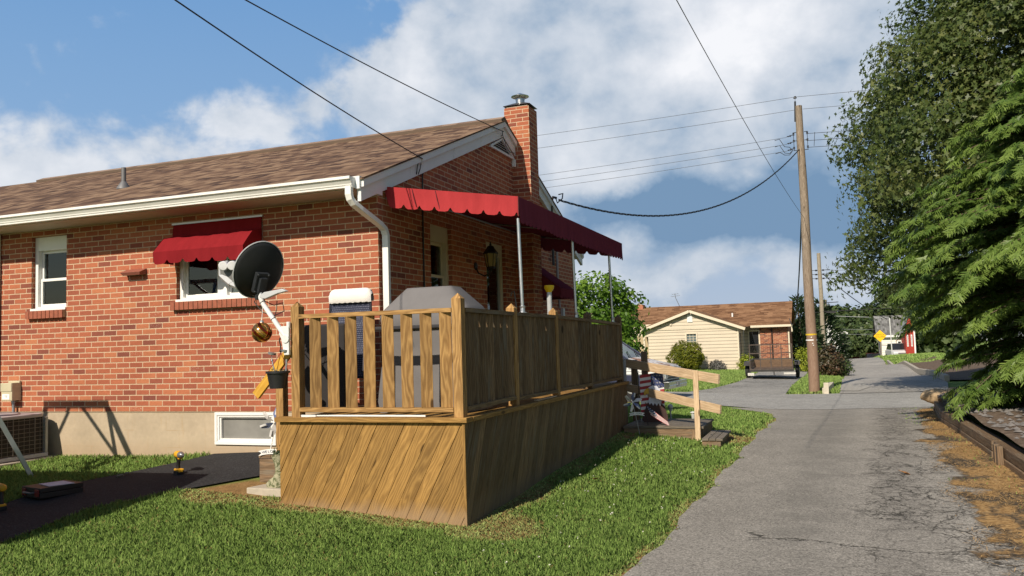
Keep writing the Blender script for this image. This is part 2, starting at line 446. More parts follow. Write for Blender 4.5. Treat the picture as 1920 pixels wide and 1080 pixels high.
def m_wood(n, lo=(.16,.075,.022), hi=(.40,.21,.07), rings=34.0, var=.22, rough=.72, grey=None, grey_amt=0.0, foot=None, knots=True, desat_edges=0.0):
    uv = uvco(n); u, v, _ = n.sep(uv)[:3]; rn = attr(n)
    off = n.mul(rn, 31.0)
    w = n.noise(n.vec(n.mul(u, .9), n.mul(v, 4.5), off), 1.6, 3, .5)
    ringv = n.add(n.mul(v, rings), n.mul(n.sub(w, .5), 7.5))
    tri = n.m('ABSOLUTE', n.sub(n.mul(n.m('FRACT', ringv), 2.0), 1.0))
    fib = n.noise(n.vec(n.mul(u, 2.5), n.mul(v, 85.0), off), 3.0, 4, .6)
    g = n.add(n.mul(n.m('POWER', tri, 1.7), .42), n.mul(fib, .58))
    mid = tuple((p+q)/2 for p, q in zip(lo, hi))
    c = n.ramp(g, [(.15, lo), (.45, mid), (.85, hi)])
    c = scalec(n, c, n.lin(rn, 0, 1, 1-var, 1+var))
    st = n.noise(n.vec(u, n.mul(v, 3.0), off), 3.5, 4, .6)
    c = scalec(n, c, n.lin(st, .3, .7, .82, 1.12))
    if knots:
        vo = n.node('ShaderNodeTexVoronoi', {'Vector': n.vec(n.mul(u, 1.5), n.mul(v, 5.0), off), 'Scale': 1.0}).outputs['Distance']
        c = n.mix(n.sub(1.0, n.sstep(vo, .05, .10)), c, tuple(q*.45 for q in lo))
    if grey is not None:
        gm = n.sstep(n.noise(n.vec(n.mul(u, .8), n.mul(v, 9.0), n.add(off, 4.0)), 2.4, 5, .65), .62-grey_amt*.5, .80-grey_amt*.3)
        c = n.mix(gm, c, grey)
    if foot is not None:
        z = n.sep(pos(n))[2]; k = n.add(z, n.mul(n.noise(pos(n), 5, 4, .6), -.18))
        c = n.mix(n.mul(n.sub(1.0, n.sstep(k, foot[0], foot[1])), .6), c, foot[2])
    return bsdf(n, c, rough, 0, .25, n.bump(g, .35, .002))
def wood(name, **kw): return mat(name, m_wood, **kw)
def m_canvas(n, col=(.36,.022,.03), fold=.5):
    p = pos(n); uv = uvco(n)
    f = n.noise(p, 2.2, 4, .55); fine = n.noise(p, 260, 2, .5)
    st = n.noise(n.vec(n.mul(n.sep(uv)[0], 3.0), n.mul(n.sep(uv)[1], .6)), 3.0, 4, .6)
    c = scalec(n, col, n.mul(n.lin(st, .3, .7, .88, 1.08), n.lin(fine, .3, .7, .93, 1.07)))
    d = n.node('ShaderNodeBsdfDiffuse', {'Color': c, 'Normal': n.bump(n.add(n.mul(f, 1.0), n.mul(fine, .02)), fold, .03)}).outputs[0]
    t = n.node('ShaderNodeBsdfTranslucent', {'Color': scalec(n, c, .7)}).outputs[0]
    return n.node('ShaderNodeMixShader', {0: .12, 1: d, 2: t}).outputs[0]
def m_glass(n, tint=(.78,.84,.84), refl=.9):
    fr = n.node('ShaderNodeFresnel', {'IOR': 1.55}).outputs[0]
    g = n.node('ShaderNodeBsdfGlossy', {'Color': (refl, refl, refl), 'Roughness': .02}).outputs[0]
    t = n.node('ShaderNodeBsdfTransparent', {'Color': tint}).outputs[0]
    return n.node('ShaderNodeMixShader', {0: n.add(fr, .03), 1: t, 2: g}).outputs[0]
def m_siding(n, col=(.60,.52,.405), H=.19):
    uv = uvco(n); v = n.sep(uv)[1]; fv = n.m('FRACT', n.m('DIVIDE', v, H))
    f = n.noise(uv, 1.3, 4, .6)
    c = scalec(n, col, n.mul(n.lin(f, .3, .7, .94, 1.05), n.lin(n.sstep(fv, 0.02, .26), 0, 1, .42, 1.0)))  # shade below each lap painted as a dark line on the course
    return bsdf(n, c, .5, 0, .3, n.bump(n.sub(1.0, fv), .8, .02))
def m_leaf(n, lo=(.020,.045,.012), mid=(.045,.095,.018), hi=(.10,.16,.03), trans=.35, rough=.45):
    rn = attr(n); p = pos(n)
    k = n.add(n.mul(rn, .6), n.mul(n.noise(p, .9, 3, .6), .4))
    c = n.ramp(k, [(.2, lo), (.5, mid), (.85, hi)])
    d = bsdf(n, c, rough, 0, .35)
    t = n.node('ShaderNodeBsdfTranslucent', {'Color': scalec(n, c, 1.5)}).outputs[0]
    return n.node('ShaderNodeMixShader', {0: trans, 1: d, 2: t}).outputs[0]
def leafm(name, **kw): return mat(name, m_leaf, **kw)
def m_bark(n, a=(.07,.05,.035), b=(.18,.14,.10)):
    uv = uvco(n); u, v, _ = n.sep(uv)[:3]
    f = n.noise(n.vec(n.mul(u, 2.0), n.mul(v, 14.0)), 3.0, 5, .65, .4)
    return bsdf(n, n.ramp(f, [(.3, a), (.7, b)]), .9, 0, .2, n.bump(f, .8, .02))
def m_asphalt(n, base=(.215,.205,.195), speck=1.0, crack=True, fine=1.0, track=None, xr=None):
    p = pos(n); x, y, _ = n.sep(p)[:3]
    big = n.noise(p, .55, 5, .6); med = n.noise(p, 3.2, 5, .65)
    agg = n.node('ShaderNodeTexVoronoi', {'Vector': p, 'Scale': 105.0*fine}).outputs['Color']
    ag = n.sep(agg)[0]; ag2 = n.noise(p, 34*fine, 5, .8)
    c = scalec(n, base, n.mul(n.lin(big, .3, .7, .86, 1.12), n.mul(n.lin(med, .3, .7, .85, 1.12), n.mul(n.lin(ag, 0, 1, .62, 1.42), n.lin(ag2, .3, .7, .72, 1.26)))))
    c = n.mix(n.mul(n.sstep(ag, .90, .96), .5*speck), c, (.46,.43,.39))
    c = n.mix(n.mul(n.sub(1.0, n.sstep(ag, .04, .10)), .6*speck), c, (.06,.055,.05))
    if track is not None:
        for (x0, sl_, wd, col_, am) in track:
            dd = n.m('ABSOLUTE', n.sub(x, n.add(n.mul(y, sl_), n.add(x0, n.mul(n.sub(n.noise(n.vec(0, y, 0), .8, 3, .5), .5), .30)))))
            mk = n.mul(n.sub(1.0, n.sstep(dd, wd*.1, wd*1.1)), n.lin(n.noise(p, 2.2, 5, .6), .25, .65, 0, am))
            c = n.mix(mk, c, col_)
        # pale scrapes across the lane
        sc_ = n.noise(n.vec(n.mul(x, .9), n.mul(y, 9.0)), 1.6, 4, .6)
        c = n.mix(n.mul(n.sstep(sc_, .63, .75), n.mul(n.sstep(n.noise(p, .5, 3, .5), .5, .62), .45)), c, (.40,.385,.36))
    h = n.add(n.mul(ag, .5), n.mul(ag2, .5))
    if crack:
        wv = n.noise(p, 2.1, 5, .65, 0, 'Color')
        vm = n.node('ShaderNodeVectorMath', operation='MULTIPLY_ADD'); n.put(vm.inputs[0], wv); n.put(vm.inputs[1], (.55,.55,.55)); n.put(vm.inputs[2], p)
        def edges(sc_, wd, seed, off=(0,0,0), st=(1.25,.8,1.0)):
            va = n.node('ShaderNodeVectorMath', operation='MULTIPLY_ADD'); n.put(va.inputs[0], vm.outputs[0]); n.put(va.inputs[1], st); n.put(va.inputs[2], off)
            vd = n.node('ShaderNodeTexVoronoi', {'Vector': va.outputs[0], 'Scale': sc_}, feature='DISTANCE_TO_EDGE').outputs['Distance']
            return n.sub(1.0, n.sstep(vd, wd*.35, wd))
        if xr is not None:
            near = n.sstep(n.sub(x, n.add(xr[0], n.mul(y, xr[1]))), -.22, .30)
        else:
            near = n.lin(n.noise(p, .35, 3, .5), .45, .62, 0, 1)
        brk = n.sstep(n.noise(p, 1.1, 4, .6), .40, .52)
        ck = n.m('MAXIMUM', n.mul(n.mul(edges(2.3, .028, 1), near), n.lin(brk, 0, 1, .35, 1)), n.mul(n.mul(edges(6.5, .06, 2, (3.1,1.7,0)), n.m('POWER', near, 2.5)), n.mul(brk, .75)))
        ck = n.m('MAXIMUM', ck, n.mul(n.mul(edges(.42, .0055, 3, (.3,.6,0), (.5,1.2,1)), n.sstep(n.noise(p, .9, 3, .5), .48, .6)), n.sub(1.0, n.sstep(y, .2, 2.0))))
        c = n.mix(n.mul(ck, .88), c, (.028,.026,.022)); h = n.sub(h, n.mul(ck, 2.0))
    return bsdf(n, c, .92, 0, .2, n.bump(h, .5, .006))
def m_soil(n, a=(.10,.062,.035), b=(.24,.155,.08), c3=(.36,.25,.13), s=14.0):
    p = pos(n); f = n.add(n.mul(n.noise(p, s, 6, .7), .6), n.mul(n.noise(p, s*6, 4, .7), .4))
    return bsdf(n, n.ramp(f, [(.3, a), (.5, b), (.72, c3)]), .95, 0, .1, n.bump(f, .8, .02))
def m_shoulder(n):
    """needle litter and crumbling blacktop; the layer thins out towards the lane"""
    p = pos(n); fd = attr(n, 'fade')
    f = n.noise(p, 1.5, 6, .65, .3); g = n.noise(p, 24, 5, .7); st = n.noise(n.vec(n.mul(n.sep(p)[0], 1.0), n.mul(n.sep(p)[1], .55)), 2.3, 6, .7)
    lit = n.ramp(g, [(.3, (.15,.085,.035)), (.5, (.33,.20,.085)), (.7, (.47,.32,.15))])
    dk = n.ramp(g, [(.3, (.035,.028,.022)), (.5, (.075,.060,.045)), (.72, (.17,.14,.11))])
    c = n.mix(n.sstep(st, .44, .56), dk, lit)
    a = n.sstep(n.add(n.mul(fd, .85), n.mul(n.sub(f, .5), 1.9)), .22, .42)
    b = bsdf(n, c, .95, 0, .1, n.bump(g, .8, .015))
    t = n.node('ShaderNodeBsdfTransparent').outputs[0]
    return n.node('ShaderNodeMixShader', {0: a, 1: t, 2: b}).outputs[0]
def m_ground(n):
    p = pos(n); f = n.noise(p, 1.1, 6, .65); g = n.noise(p, 9.0, 6, .75); h = n.noise(p, 55.0, 4, .75)
    k = n.add(n.add(n.mul(f, .35), n.mul(g, .35)), n.mul(h, .3))
    c = n.ramp(k, [(.32, (.06,.10,.022)), (.46, (.13,.20,.045)), (.58, (.21,.28,.07)), (.72, (.30,.34,.11))])
    dead = n.sstep(attr(n, 'dead'), .2, .75)
    s = n.ramp(n.add(n.mul(g, .5), n.mul(h, .5)), [(.3, (.12,.075,.035)), (.52, (.27,.165,.07)), (.72, (.42,.29,.14))])
    c = n.mix(dead, c, s)
    return bsdf(n, c, .95, 0, .1, n.bump(n.add(g, h), .6, .03))
def m_blade(n, trans=.3):
    rn = attr(n); p = pos(n); k = n.add(n.mul(rn, .72), n.mul(n.noise(p, 1.6, 4, .6), .28))
    c = n.ramp(k, [(.10, (.115,.20,.045)), (.40, (.25,.385,.095)), (.62, (.37,.51,.15)), (.78, (.50,.59,.22)), (.82, (.36,.27,.11)), (1.0, (.52,.38,.17))])
    gn = n.node('ShaderNodeNewGeometry').outputs['Normal']; nm = n.node('ShaderNodeMix', data_type='VECTOR'); n.put(nm.inputs[0], .68); n.put(nm.inputs[4], gn); n.put(nm.inputs[5], (0.0, 0.0, 1.0))
    d = n.node('ShaderNodeBsdfDiffuse', {'Color': c, 'Normal': nm.outputs[1]}).outputs[0]
    t = n.node('ShaderNodeBsdfTranslucent', {'Color': scalec(n, c, 1.3)}).outputs[0]
    return n.node('ShaderNodeMixShader', {0: trans, 1: d, 2: t}).outputs[0]
def m_ornament(n):
    p = pos(n); x, y, z = n.sep(p)[:3]
    band = n.m('SINE', n.add(n.mul(n.add(n.mul(x, .8), n.mul(z, 1.0)), 62.0), n.mul(n.m('SINE', n.mul(n.add(y, x), 14.0)), 1.2)))
    c = n.ramp(n.lin(band, -1, 1, 0, 1), [(.15, (.35,.05,.02)), (.35, (.55,.30,.04)), (.6, (.75,.47,.10)), (.8, (.60,.10,.05)), (1.0, (.62,.45,.16))])
    return bsdf(n, c, .13, .92, .5)
def m_weave(n, a=(.02,.024,.05), b=(.20,.21,.28), su=7.0, sv=22.0):
    p = pos(n); x, y, z = n.sep(p)[:3]
    r = n.m('FLOOR', n.mul(z, 1000/sv)); f = n.m('FRACT', n.mul(z, 1000/sv)); fu = n.m('FRACT', n.add(n.mul(x, 1000/su/3), n.mul(n.white(n.vec(r, 1, 1)), 1.0)))
    k = n.mul(n.mul(n.sstep(f, .3, .45), n.sub(1.0, n.sstep(f, .7, .85))), n.mul(n.sstep(fu, .1, .25), n.sub(1.0, n.sstep(fu, .75, .9))))
    k = n.mul(k, n.lin(n.noise(p, 13, 3, .6), .3, .7, .2, 1))
    return bsdf(n, n.mix(k, a, b), .6, 0, .3)
def m_rust(n, base=(.72,.72,.70), rust=(.22,.085,.035), amt=.5, scale=3.0, rough=.35, metal=0.0):
    p = pos(n); f = n.noise(p, scale, 7, .7, .6); k = n.sstep(f, .72-amt*.4, .80-amt*.35)
    c = n.mix(k, base, scalec(n, rust, n.lin(n.noise(p, scale*9, 4, .6), .3, .7, .6, 1.4)))
    return bsdf(n, c, n.lin(k, 0, 1, rough, .85), metal, .5)
def m_parge(n):
    p = pos(n); x, y, z = n.sep(p)[:3]
    f = n.noise(p, 2.0, 6, .65); g = n.noise(p, 18, 4, .6)
    c = scalec(n, (.45,.365,.265), n.mul(n.lin(f, .3, .7, .86, 1.10), n.lin(g, .3, .7, .94, 1.05)))
    # faint lines of the block joints telegraphing through, rust runs, splash dirt near the soil
    vr = n.m('DIVIDE', n.add(z, .02), .21); row = n.m('FLOOR', vr); fv = n.m('ABSOLUTE', n.sub(n.m('FRACT', vr), .5))
    fu = n.m('ABSOLUTE', n.sub(n.m('FRACT', n.add(n.m('DIVIDE', x, .405), n.mul(n.m('FLOORED_MODULO', row, 2.0), .5))), .5))
    j = n.m('MAXIMUM', n.sstep(fv, .470, .492), n.sstep(fu, .480, .494))
    c = n.mix(n.mul(n.mul(j, n.sstep(n.noise(p, 2.6, 4, .6), .46, .66)), .40), c, (.36,.22,.10))
    run = n.noise(n.vec(n.mul(x, 7.0), n.mul(z, .9), 2.0), 1.6, 4, .55)
    c = n.mix(n.mul(n.sstep(run, .62, .78), .35), c, (.42,.24,.09))
    c = n.mix(n.mul(n.sub(1.0, n.sstep(n.add(z, n.mul(g, -.15)), -.62, -.38)), .45), c, (.36,.25,.16))
    return bsdf(n, c, .9, 0, .2, n.bump(n.add(f, n.mul(g, .4)), .3, .01))

BRICK = mat('brick_red', m_brick)
BRICK_SILL = mat('brick_sill', m_brick, W=.205, H=.0708)
PARGE = mat('parged_block', m_parge)
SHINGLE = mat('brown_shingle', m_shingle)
WHITE = plain('white_aluminium', (.80,.79,.76), .38, var=.05, vs=2.5, dirt=(.45,.42,.37), dirt_amt=.25)
TRIM = plain('white_trim', (.72,.73,.75), .5, var=.05, vs=3.0)
VINYL = plain('white_vinyl', (.82,.81,.78), .35, var=.04)
SOFFIT = plain('cream_soffit', (.50,.42,.34), .6, var=.08)
GLASS = mat('window_glass', m_glass)
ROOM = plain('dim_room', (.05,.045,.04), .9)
CURTAIN = plain('grey_curtain', (.40,.40,.40), .9, var=.2, vs=30)
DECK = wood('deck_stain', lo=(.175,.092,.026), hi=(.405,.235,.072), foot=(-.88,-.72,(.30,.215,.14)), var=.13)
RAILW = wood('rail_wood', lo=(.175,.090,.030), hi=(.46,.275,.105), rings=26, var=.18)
DECKSIDE = wood('deck_side_wood', lo=(.095,.057,.028), hi=(.235,.155,.082), foot=(-.84,-.66,(.16,.12,.08)), var=.32, grey=(.17,.14,.10), grey_amt=.25)  # weathered darker than the front, with some side shade put into the colour
PINE = wood('new_pine', lo=(.42,.29,.17), hi=(.66,.50,.34), rings=26, var=.10)
GREYW = wood('weathered_grey_wood', lo=(.075,.062,.048), hi=(.21,.18,.145), rings=44, var=.3)
TIMBER = wood('old_timber', lo=(.10,.065,.038), hi=(.27,.18,.11), rings=30, var=.2, grey=(.20,.17,.13), grey_amt=.3)
YELLOWW = wood('yellow_rail_wood', lo=(.50,.26,.03), hi=(.72,.42,.07), rings=22, var=.1)
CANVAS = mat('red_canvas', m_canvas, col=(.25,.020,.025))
CANVAS_SHADED = mat('shaded_red_canvas', m_canvas, col=(.185,.040,.062))  # shaded copy of the red canvas: bluish shade mixed into the colour
GALV = plain('galvanised_steel', (.55,.57,.60), .35, .85, var=.12)
STEEL = plain('dull_steel', (.30,.32,.35), .45, .8, var=.15)
BLACKP = plain('black_plastic', (.012,.012,.013), .5, var=.2)
DISHG = plain('dish_graphite', (.018,.019,.021), .55, var=.15, spec=.3)
GREYP = plain('light_grey_plastic', (.48,.49,.51), .45, var=.06)
WHITEP = plain('white_paint', (.80,.80,.79), .4, var=.05)
TAN = plain('tan_metal', (.50,.45,.31), .5, var=.08)
CONCRETE = plain('concrete', (.42,.37,.30), .9, var=.18, bump=.4, bs=40)
ROADM = mat('lane_asphalt', m_asphalt, base=(.275,.257,.232), xr=(4.80,.06), track=[(4.40,.035,.55,(.12,.115,.105),.55),(3.7,.03,.45,(.14,.132,.122),.3),(5.2,.06,.35,(.13,.12,.11),.45)])
STREETM = mat('street_asphalt', m_asphalt, base=(.310,.305,.295), crack=False, fine=.8)
DRIVEM = mat('driveway_asphalt', m_asphalt, base=(.28,.272,.258), fine=.8)
PATHM = mat('fresh_blacktop', m_asphalt, base=(.027,.028,.031), speck=.10, crack=False)
SOIL = mat('soil', m_soil)
MULCH = mat('mulch', m_soil, a=(.05,.036,.028), b=(.13,.095,.07), c3=(.30,.24,.19), s=9.0)
GRAVELM = mat('gravel', m_soil, a=(.16,.15,.14), b=(.34,.325,.30), c3=(.60,.58,.55), s=16.0)
NEEDLES = mat('fallen_needles', m_shoulder)
GROUNDM = mat('lawn_ground', m_ground)
BLADE = mat('grass_blade', m_blade)
STONE = plain('field_stone', (.45,.33,.20), .9, var=.35, vs=7, bump=.8, bs=14)
PEBBLE = plain('bed_stones', (.17,.155,.145), .9, var=.5, vs=9, bump=.6, bs=16)
POLEW = wood('pole_wood', lo=(.15,.11,.08), hi=(.36,.30,.235), foot=(1.0,4.2,(.24,.13,.085)), rings=26, var=.05, knots=True)
POLEW2 = wood('grey_pole_wood', lo=(.22,.18,.13), hi=(.42,.37,.29), rings=26, var=.05)
WIRE = plain('wire_black', (.016,.016,.018), .6)
WIREG = plain('wire_grey', (.075,.08,.09), .6)
BARK = mat('bark', m_bark)
RUBBER = plain('tyre_rubber', (.014,.014,.015), .8)
CHROME = plain('chrome', (.62,.63,.64), .22, .95, var=.15)

# ------------------------------------------------------------------ ground and paved surfaces
def geo(a, b, s0, k):
    r = [a]; st = s0
    while r[-1] < b: r.append(r[-1]+st); st *= k
    return r
xs = [-q for q in geo(9, 420, .6, 1.16)][::-1]+list(np.arange(-8.6, 14, .35))+geo(14.2, 420, .6, 1.16)
ys = [-q for q in geo(9, 120, .7, 1.25)][::-1]+list(np.arange(-8.6, 24, .35))+geo(24.2, 700, .6, 1.055)
xs, ys = np.array(xs), np.array(ys)
GX, GY = np.meshgrid(xs, ys)
GZ = gz(GX, GY)
def smooth(a, lo, hi):
    t = np.clip((a-lo)/(hi-lo), 0, 1); return t*t*(3-2*t)
def wobble(x, y, s=1.0):
    return np.sin(x*2.1*s+1.3*np.sin(y*1.7*s))*.5+np.sin(y*2.9*s+1.1*np.sin(x*3.3*s+1))*.5
def deadness(x, y):
    """where the turf is worn or scorched: along the deck skirt, the slab, the lane edge, by the steps"""
    w = wobble(x, y, 1.7)*.09
    d1 = np.where((y < -1.55), np.hypot(np.maximum(np.maximum(-.25-x, x-1.75), 0), np.maximum(-1.62-y, 0)), 9)
    a = 1-smooth(d1+w, .12, .30)
    d2 = np.where((x > 1.65) & (y > -2) & (y < 4.8), x-1.73, 9)
    b = (1-smooth(d2+w*1.3, .13, .34))*np.where(y < .4, 1, .75)
    c = (1-smooth(np.hypot((x-1.95)*1.2, (y+1.55)*.9)+w, .38, .62))
    d = 1-smooth(np.hypot(x+.85, (y+1.45)*1.2)+w*1.5, .32, .58)
    e = 1-smooth(np.hypot(x-3.32, (y-4.6)*.55)+w, .22, .45)
    f = .9*(1-smooth(np.abs(x-lane_l(y))+w*.6, .02, .12))
    return np.clip(np.maximum.reduce([a, b, c, d, e, f]), 0, 1)
LL = np.array([(-12, 3.2), (-4, 3.3), (-2.62, 3.35), (-.26, 3.42), (3.23, 3.54), (6.5, 3.62), (9.2, 3.66), (10.4, 3.50), (11.6, 2.9), (12.8, 2.1), (14.2, 1.3), (15, -1)])
def lane_l(y): return np.interp(y, LL[:, 0], LL[:, 1])+.03*np.sin(np.asarray(y)*3.1)+.018*np.sin(np.asarray(y)*9.7)
def grid_mesh(name, GX, GY, GZ, m, dead=None):
    ny, nx = GX.shape
    v = np.stack([GX, GY, GZ], -1).reshape(-1, 3)
    i = (np.arange(ny-1)[:, None]*nx+np.arange(nx-1)[None, :]).ravel()
    L = np.stack([i, i+1, i+1+nx, i+nx], -1).ravel()
    o = np_mesh(name, v, L, 4, m, smooth=True)
    if dead is not None:
        at = o.data.attributes.new('dead', 'FLOAT', 'POINT'); at.data.foreach_set('value', dead.ravel().astype(np.float32))
    return o
kind(grid_mesh('ground', GX, GY, GZ, GROUNDM, deadness(GX, GY)))
def strip(name, L, R, m, dz, step=.3, nc=10, k='structure'):
    """paved sheet between two edge polylines given as equal-length lists, draped dz above the ground"""
    L = np.array(L, float); R = np.array(R, float)
    d = np.r_[0, np.cumsum(np.maximum(np.hypot(*np.diff(L, axis=0).T), np.hypot(*np.diff(R, axis=0).T)))]
    t = np.linspace(0, d[-1], max(2, int(d[-1]/step)))
    l = np.stack([np.interp(t, d, L[:, i]) for i in (0, 1)], -1); r = np.stack([np.interp(t, d, R[:, i]) for i in (0, 1)], -1)
    u = np.linspace(0, 1, nc)
    X = l[:, None, 0]*(1-u)+r[:, None, 0]*u; Y = l[:, None, 1]*(1-u)+r[:, None, 1]*u
    return kind(grid_mesh(name, X, Y, gz(X, Y)+dz, m), k)
yy = np.r_[np.arange(-11, 12.6, .2)]
strip('alley', [(float(lane_l(y)), y) for y in yy], [(6.42+max(0, y-8)*.075, y) for y in yy], ROADM, .012, .2, 14)
strip('cross_street', [(-70, 16.5), (-1, 15.0), (.6, 14.6), (1.5, 13.9), (2.4, 12.9), (3.4, 11.9), (4.5, 11.8), (6.7, 12.25), (9, 12.6), (70, 12.6)],
      [(-70, 22.5), (-1, 19.9), (.6, 19.3), (1.5, 18.6), (2.4, 18.2), (3.4, 18.0), (4.5, 18.05), (6.7, 18.8), (9, 19.0), (70, 19.5)], STREETM, .017, .3, 16)
strip('driveway', [(.2, 18.9), (.9, 21.5), (1.25, 26), (1.3, 34), (1.2, 41)], [(3.45, 17.9), (3.45, 21.5), (3.5, 26), (3.65, 34), (3.7, 41)], DRIVEM, .016, .3, 10)
strip('far_alley', [(4.95, 17.9), (5.1, 22), (5.3, 30), (5.5, 38), (5.9, 60), (6.4, 92), (6.6, 125), (7.2, 170)],
      [(7.9, 18.8), (8.4, 23), (8.55, 27), (8.65, 38), (9.05, 60), (9.4, 92), (9.6, 125), (10, 170)], mat('far_lane_asphalt', m_asphalt, base=(.31,.295,.275), crack=False, fine=.6), .03, .6, 10)
strip('path', [(-2.7, -5), (-2.72, -2.6), (-2.86, -1.95), (-2.82, -1.45), (-2.62, -1.0), (-2.42, -.5), (-2.28, -.02)],
      [(-1.35, -5), (-1.55, -3.4), (-1.76, -2.34), (-1.40, -1.62), (-1.06, -1.2), (-.7, -.8), (-.15, -.02)], PATHM, .022, .12, 12)
def rough_edge(y, a=.16): return a*np.sin(y*2.3+.7)+a*.6*np.sin(y*6.1)+a*.35*np.sin(y*15.3)
ysh = np.arange(-5, 11.6, .08)
sh_o = strip('shoulder', [(float(np.interp(y, [-5, -2, 0, 3, 7, 11.6], [5.70, 5.60, 5.62, 5.80, 6.16, 6.55])-.25), y) for y in ysh],
      [(6.44+max(0, y-8)*.075, y) for y in ysh], NEEDLES, .020, .08, 12)
_at = sh_o.data.attributes.new('fade', 'FLOAT', 'POINT'); _at.data.foreach_set('value', np.tile(np.linspace(0, 1, 12), len(sh_o.data.vertices)//12).astype(np.float32))
strip('gravel_verge', [(4.98, 19.2), (4.9, 21), (4.85, 24), (5.0, 28)], [(5.5, 19.0), (5.9, 21), (5.9, 24), (5.5, 28)], GRAVELM, .042, .3, 5)
# raised bed behind the sleeper wall and the mulch bank further on
bx = np.linspace(6.52, 15, 30); by = np.linspace(-3, 11.4, 50); BX, BY = np.meshgrid(bx, by)
BX = BX+np.clip(BY-8, 0, 9)*.075
kind(grid_mesh('planting_bed', BX, BY, gz(BX, BY)+.30+.06*wobble(BX, BY)+.05*np.clip(BX-6.6, 0, 4), MULCH))
bx = np.linspace(0, 1, 14); by = np.linspace(24, 64, 60); U_, BY = np.meshgrid(bx, by)
BX = np.interp(BY, [24, 27, 38, 64], [8.6, 8.75, 8.85, 9.3])+U_*np.interp(BY, [24, 50, 64], [5, 5, 3])
kind(grid_mesh('mulch_bank', BX, BY, gz(BX, BY)+.06+.08*wobble(BX, BY, .8)*U_, MULCH))

# ------------------------------------------------------------------ brick house
def wall_mb(mb, axis, c, a0, a1, z0, z1, holes, depth, sgn, mi=0, mi_rev=0):
    """vertical wall in the plane axis=c with rectangular openings and reveals of the given depth (towards -sgn)"""
    A = sorted({a0, a1, *[h[0] for h in holes], *[h[1] for h in holes]}); Z = sorted({z0, z1, *[h[2] for h in holes], *[h[3] for h in holes]})
    def P(a, z, d=0.0): return (a, c-sgn*d, z) if axis == 'y' else (c-sgn*d, a, z)
    def quad(ps, uvs, m): mb.add(ps, [[0, 1, 2, 3]], m, [uvs])
    for i in range(len(A)-1):
        for j in range(len(Z)-1):
            am, zm = (A[i]+A[i+1])/2, (Z[j]+Z[j+1])/2
            if any(h[0] < am < h[1] and h[2] < zm < h[3] for h in holes): continue
            q = [(A[i], Z[j]), (A[i+1], Z[j]), (A[i+1], Z[j+1]), (A[i], Z[j+1])]
            quad([P(*t) for t in q], q, mi)
    for h in holes:
        for (p, q) in (((h[0], h[2]), (h[0], h[3])), ((h[1], h[3]), (h[1], h[2])), ((h[0], h[3]), (h[1], h[3])), ((h[1], h[2]), (h[0], h[2]))):
            vert = p[0] == q[0]
            uv = [(h[0], p[1]), (h[0], q[1]), (h[0]+depth, q[1]), (h[0]+depth, p[1])] if vert else [(p[0], p[1]), (q[0], p[1]), (q[0], p[1]+depth), (p[0], p[1]+depth)]
            quad([P(*p), P(*q), P(q[0], q[1], depth), P(p[0], p[1], depth)], uv, mi_rev)
house = thing('brick_house', 'one-storey red brick house with a brown shingle roof, white gutter and brick chimney', 'house', (0, 0, -.55))
HZ = V(0, 0, .55)
def hpart(mb, name, mats, parent=None, **kw):
    o = mb.build(name, mats, parent or house, **kw)
    if parent is None: o.location = (0, 0, .55)
    return o
YR, ZR = 3.93, 4.25                 # ridge
SL = (ZR-2.56)/(YR+.42)
YB = 7.86                           # back wall
W1 = (-5.32, -4.69, 1.37, 2.34); W2 = (-2.86, -1.56, 1.38, 2.27)
GW = (1.33, 1.97, 1.20, 2.29); GD = (3.20, 3.98, .10, 2.26); FW = (4.95, 5.72, 1.02, 1.95)
mb = MB()
wall_mb(mb, 'y', 0, -13, 0, 0, 2.44, [W1, W2], .13, -1)
wall_mb(mb, 'x', 0, 0, YB, 0, 2.44, [GW, GD, FW], .13, 1)
g = [(0, 2.44), (YB, 2.44), (YB, 2.62), (YR, 4.10), (0, 2.60)]
mb.add([(0, a, z) for a, z in g], [list(range(5))], 0, [g])
mb.add([(-13, YB, 0), (0, YB, 0), (0, YB, 2.6), (-13, YB, 2.6)], [[1, 0, 3, 2]])
mb.add([(-13, 0, 0), (-13, YB, 0), (-13, YB, 2.6), (-13, 0, 2.6)], [[1, 0, 3, 2]])
hpart(mb, 'wall', BRICK)
BW = (-2.28, -1.40, -.39, -.006)
mb = MB()
wall_mb(mb, 'y', .012, -13, -.012, -1.1, 0, [BW], .10, -1)
wall_mb(mb, 'x', -.012, .012, YB, -1.1, 0, [], .1, 1)
hpart(mb, 'foundation', PARGE)
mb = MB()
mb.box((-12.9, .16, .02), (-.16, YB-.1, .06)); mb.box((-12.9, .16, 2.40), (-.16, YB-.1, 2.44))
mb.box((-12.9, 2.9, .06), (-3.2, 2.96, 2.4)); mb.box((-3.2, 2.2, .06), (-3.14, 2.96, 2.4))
hpart(mb, 'room_lining', ROOM)
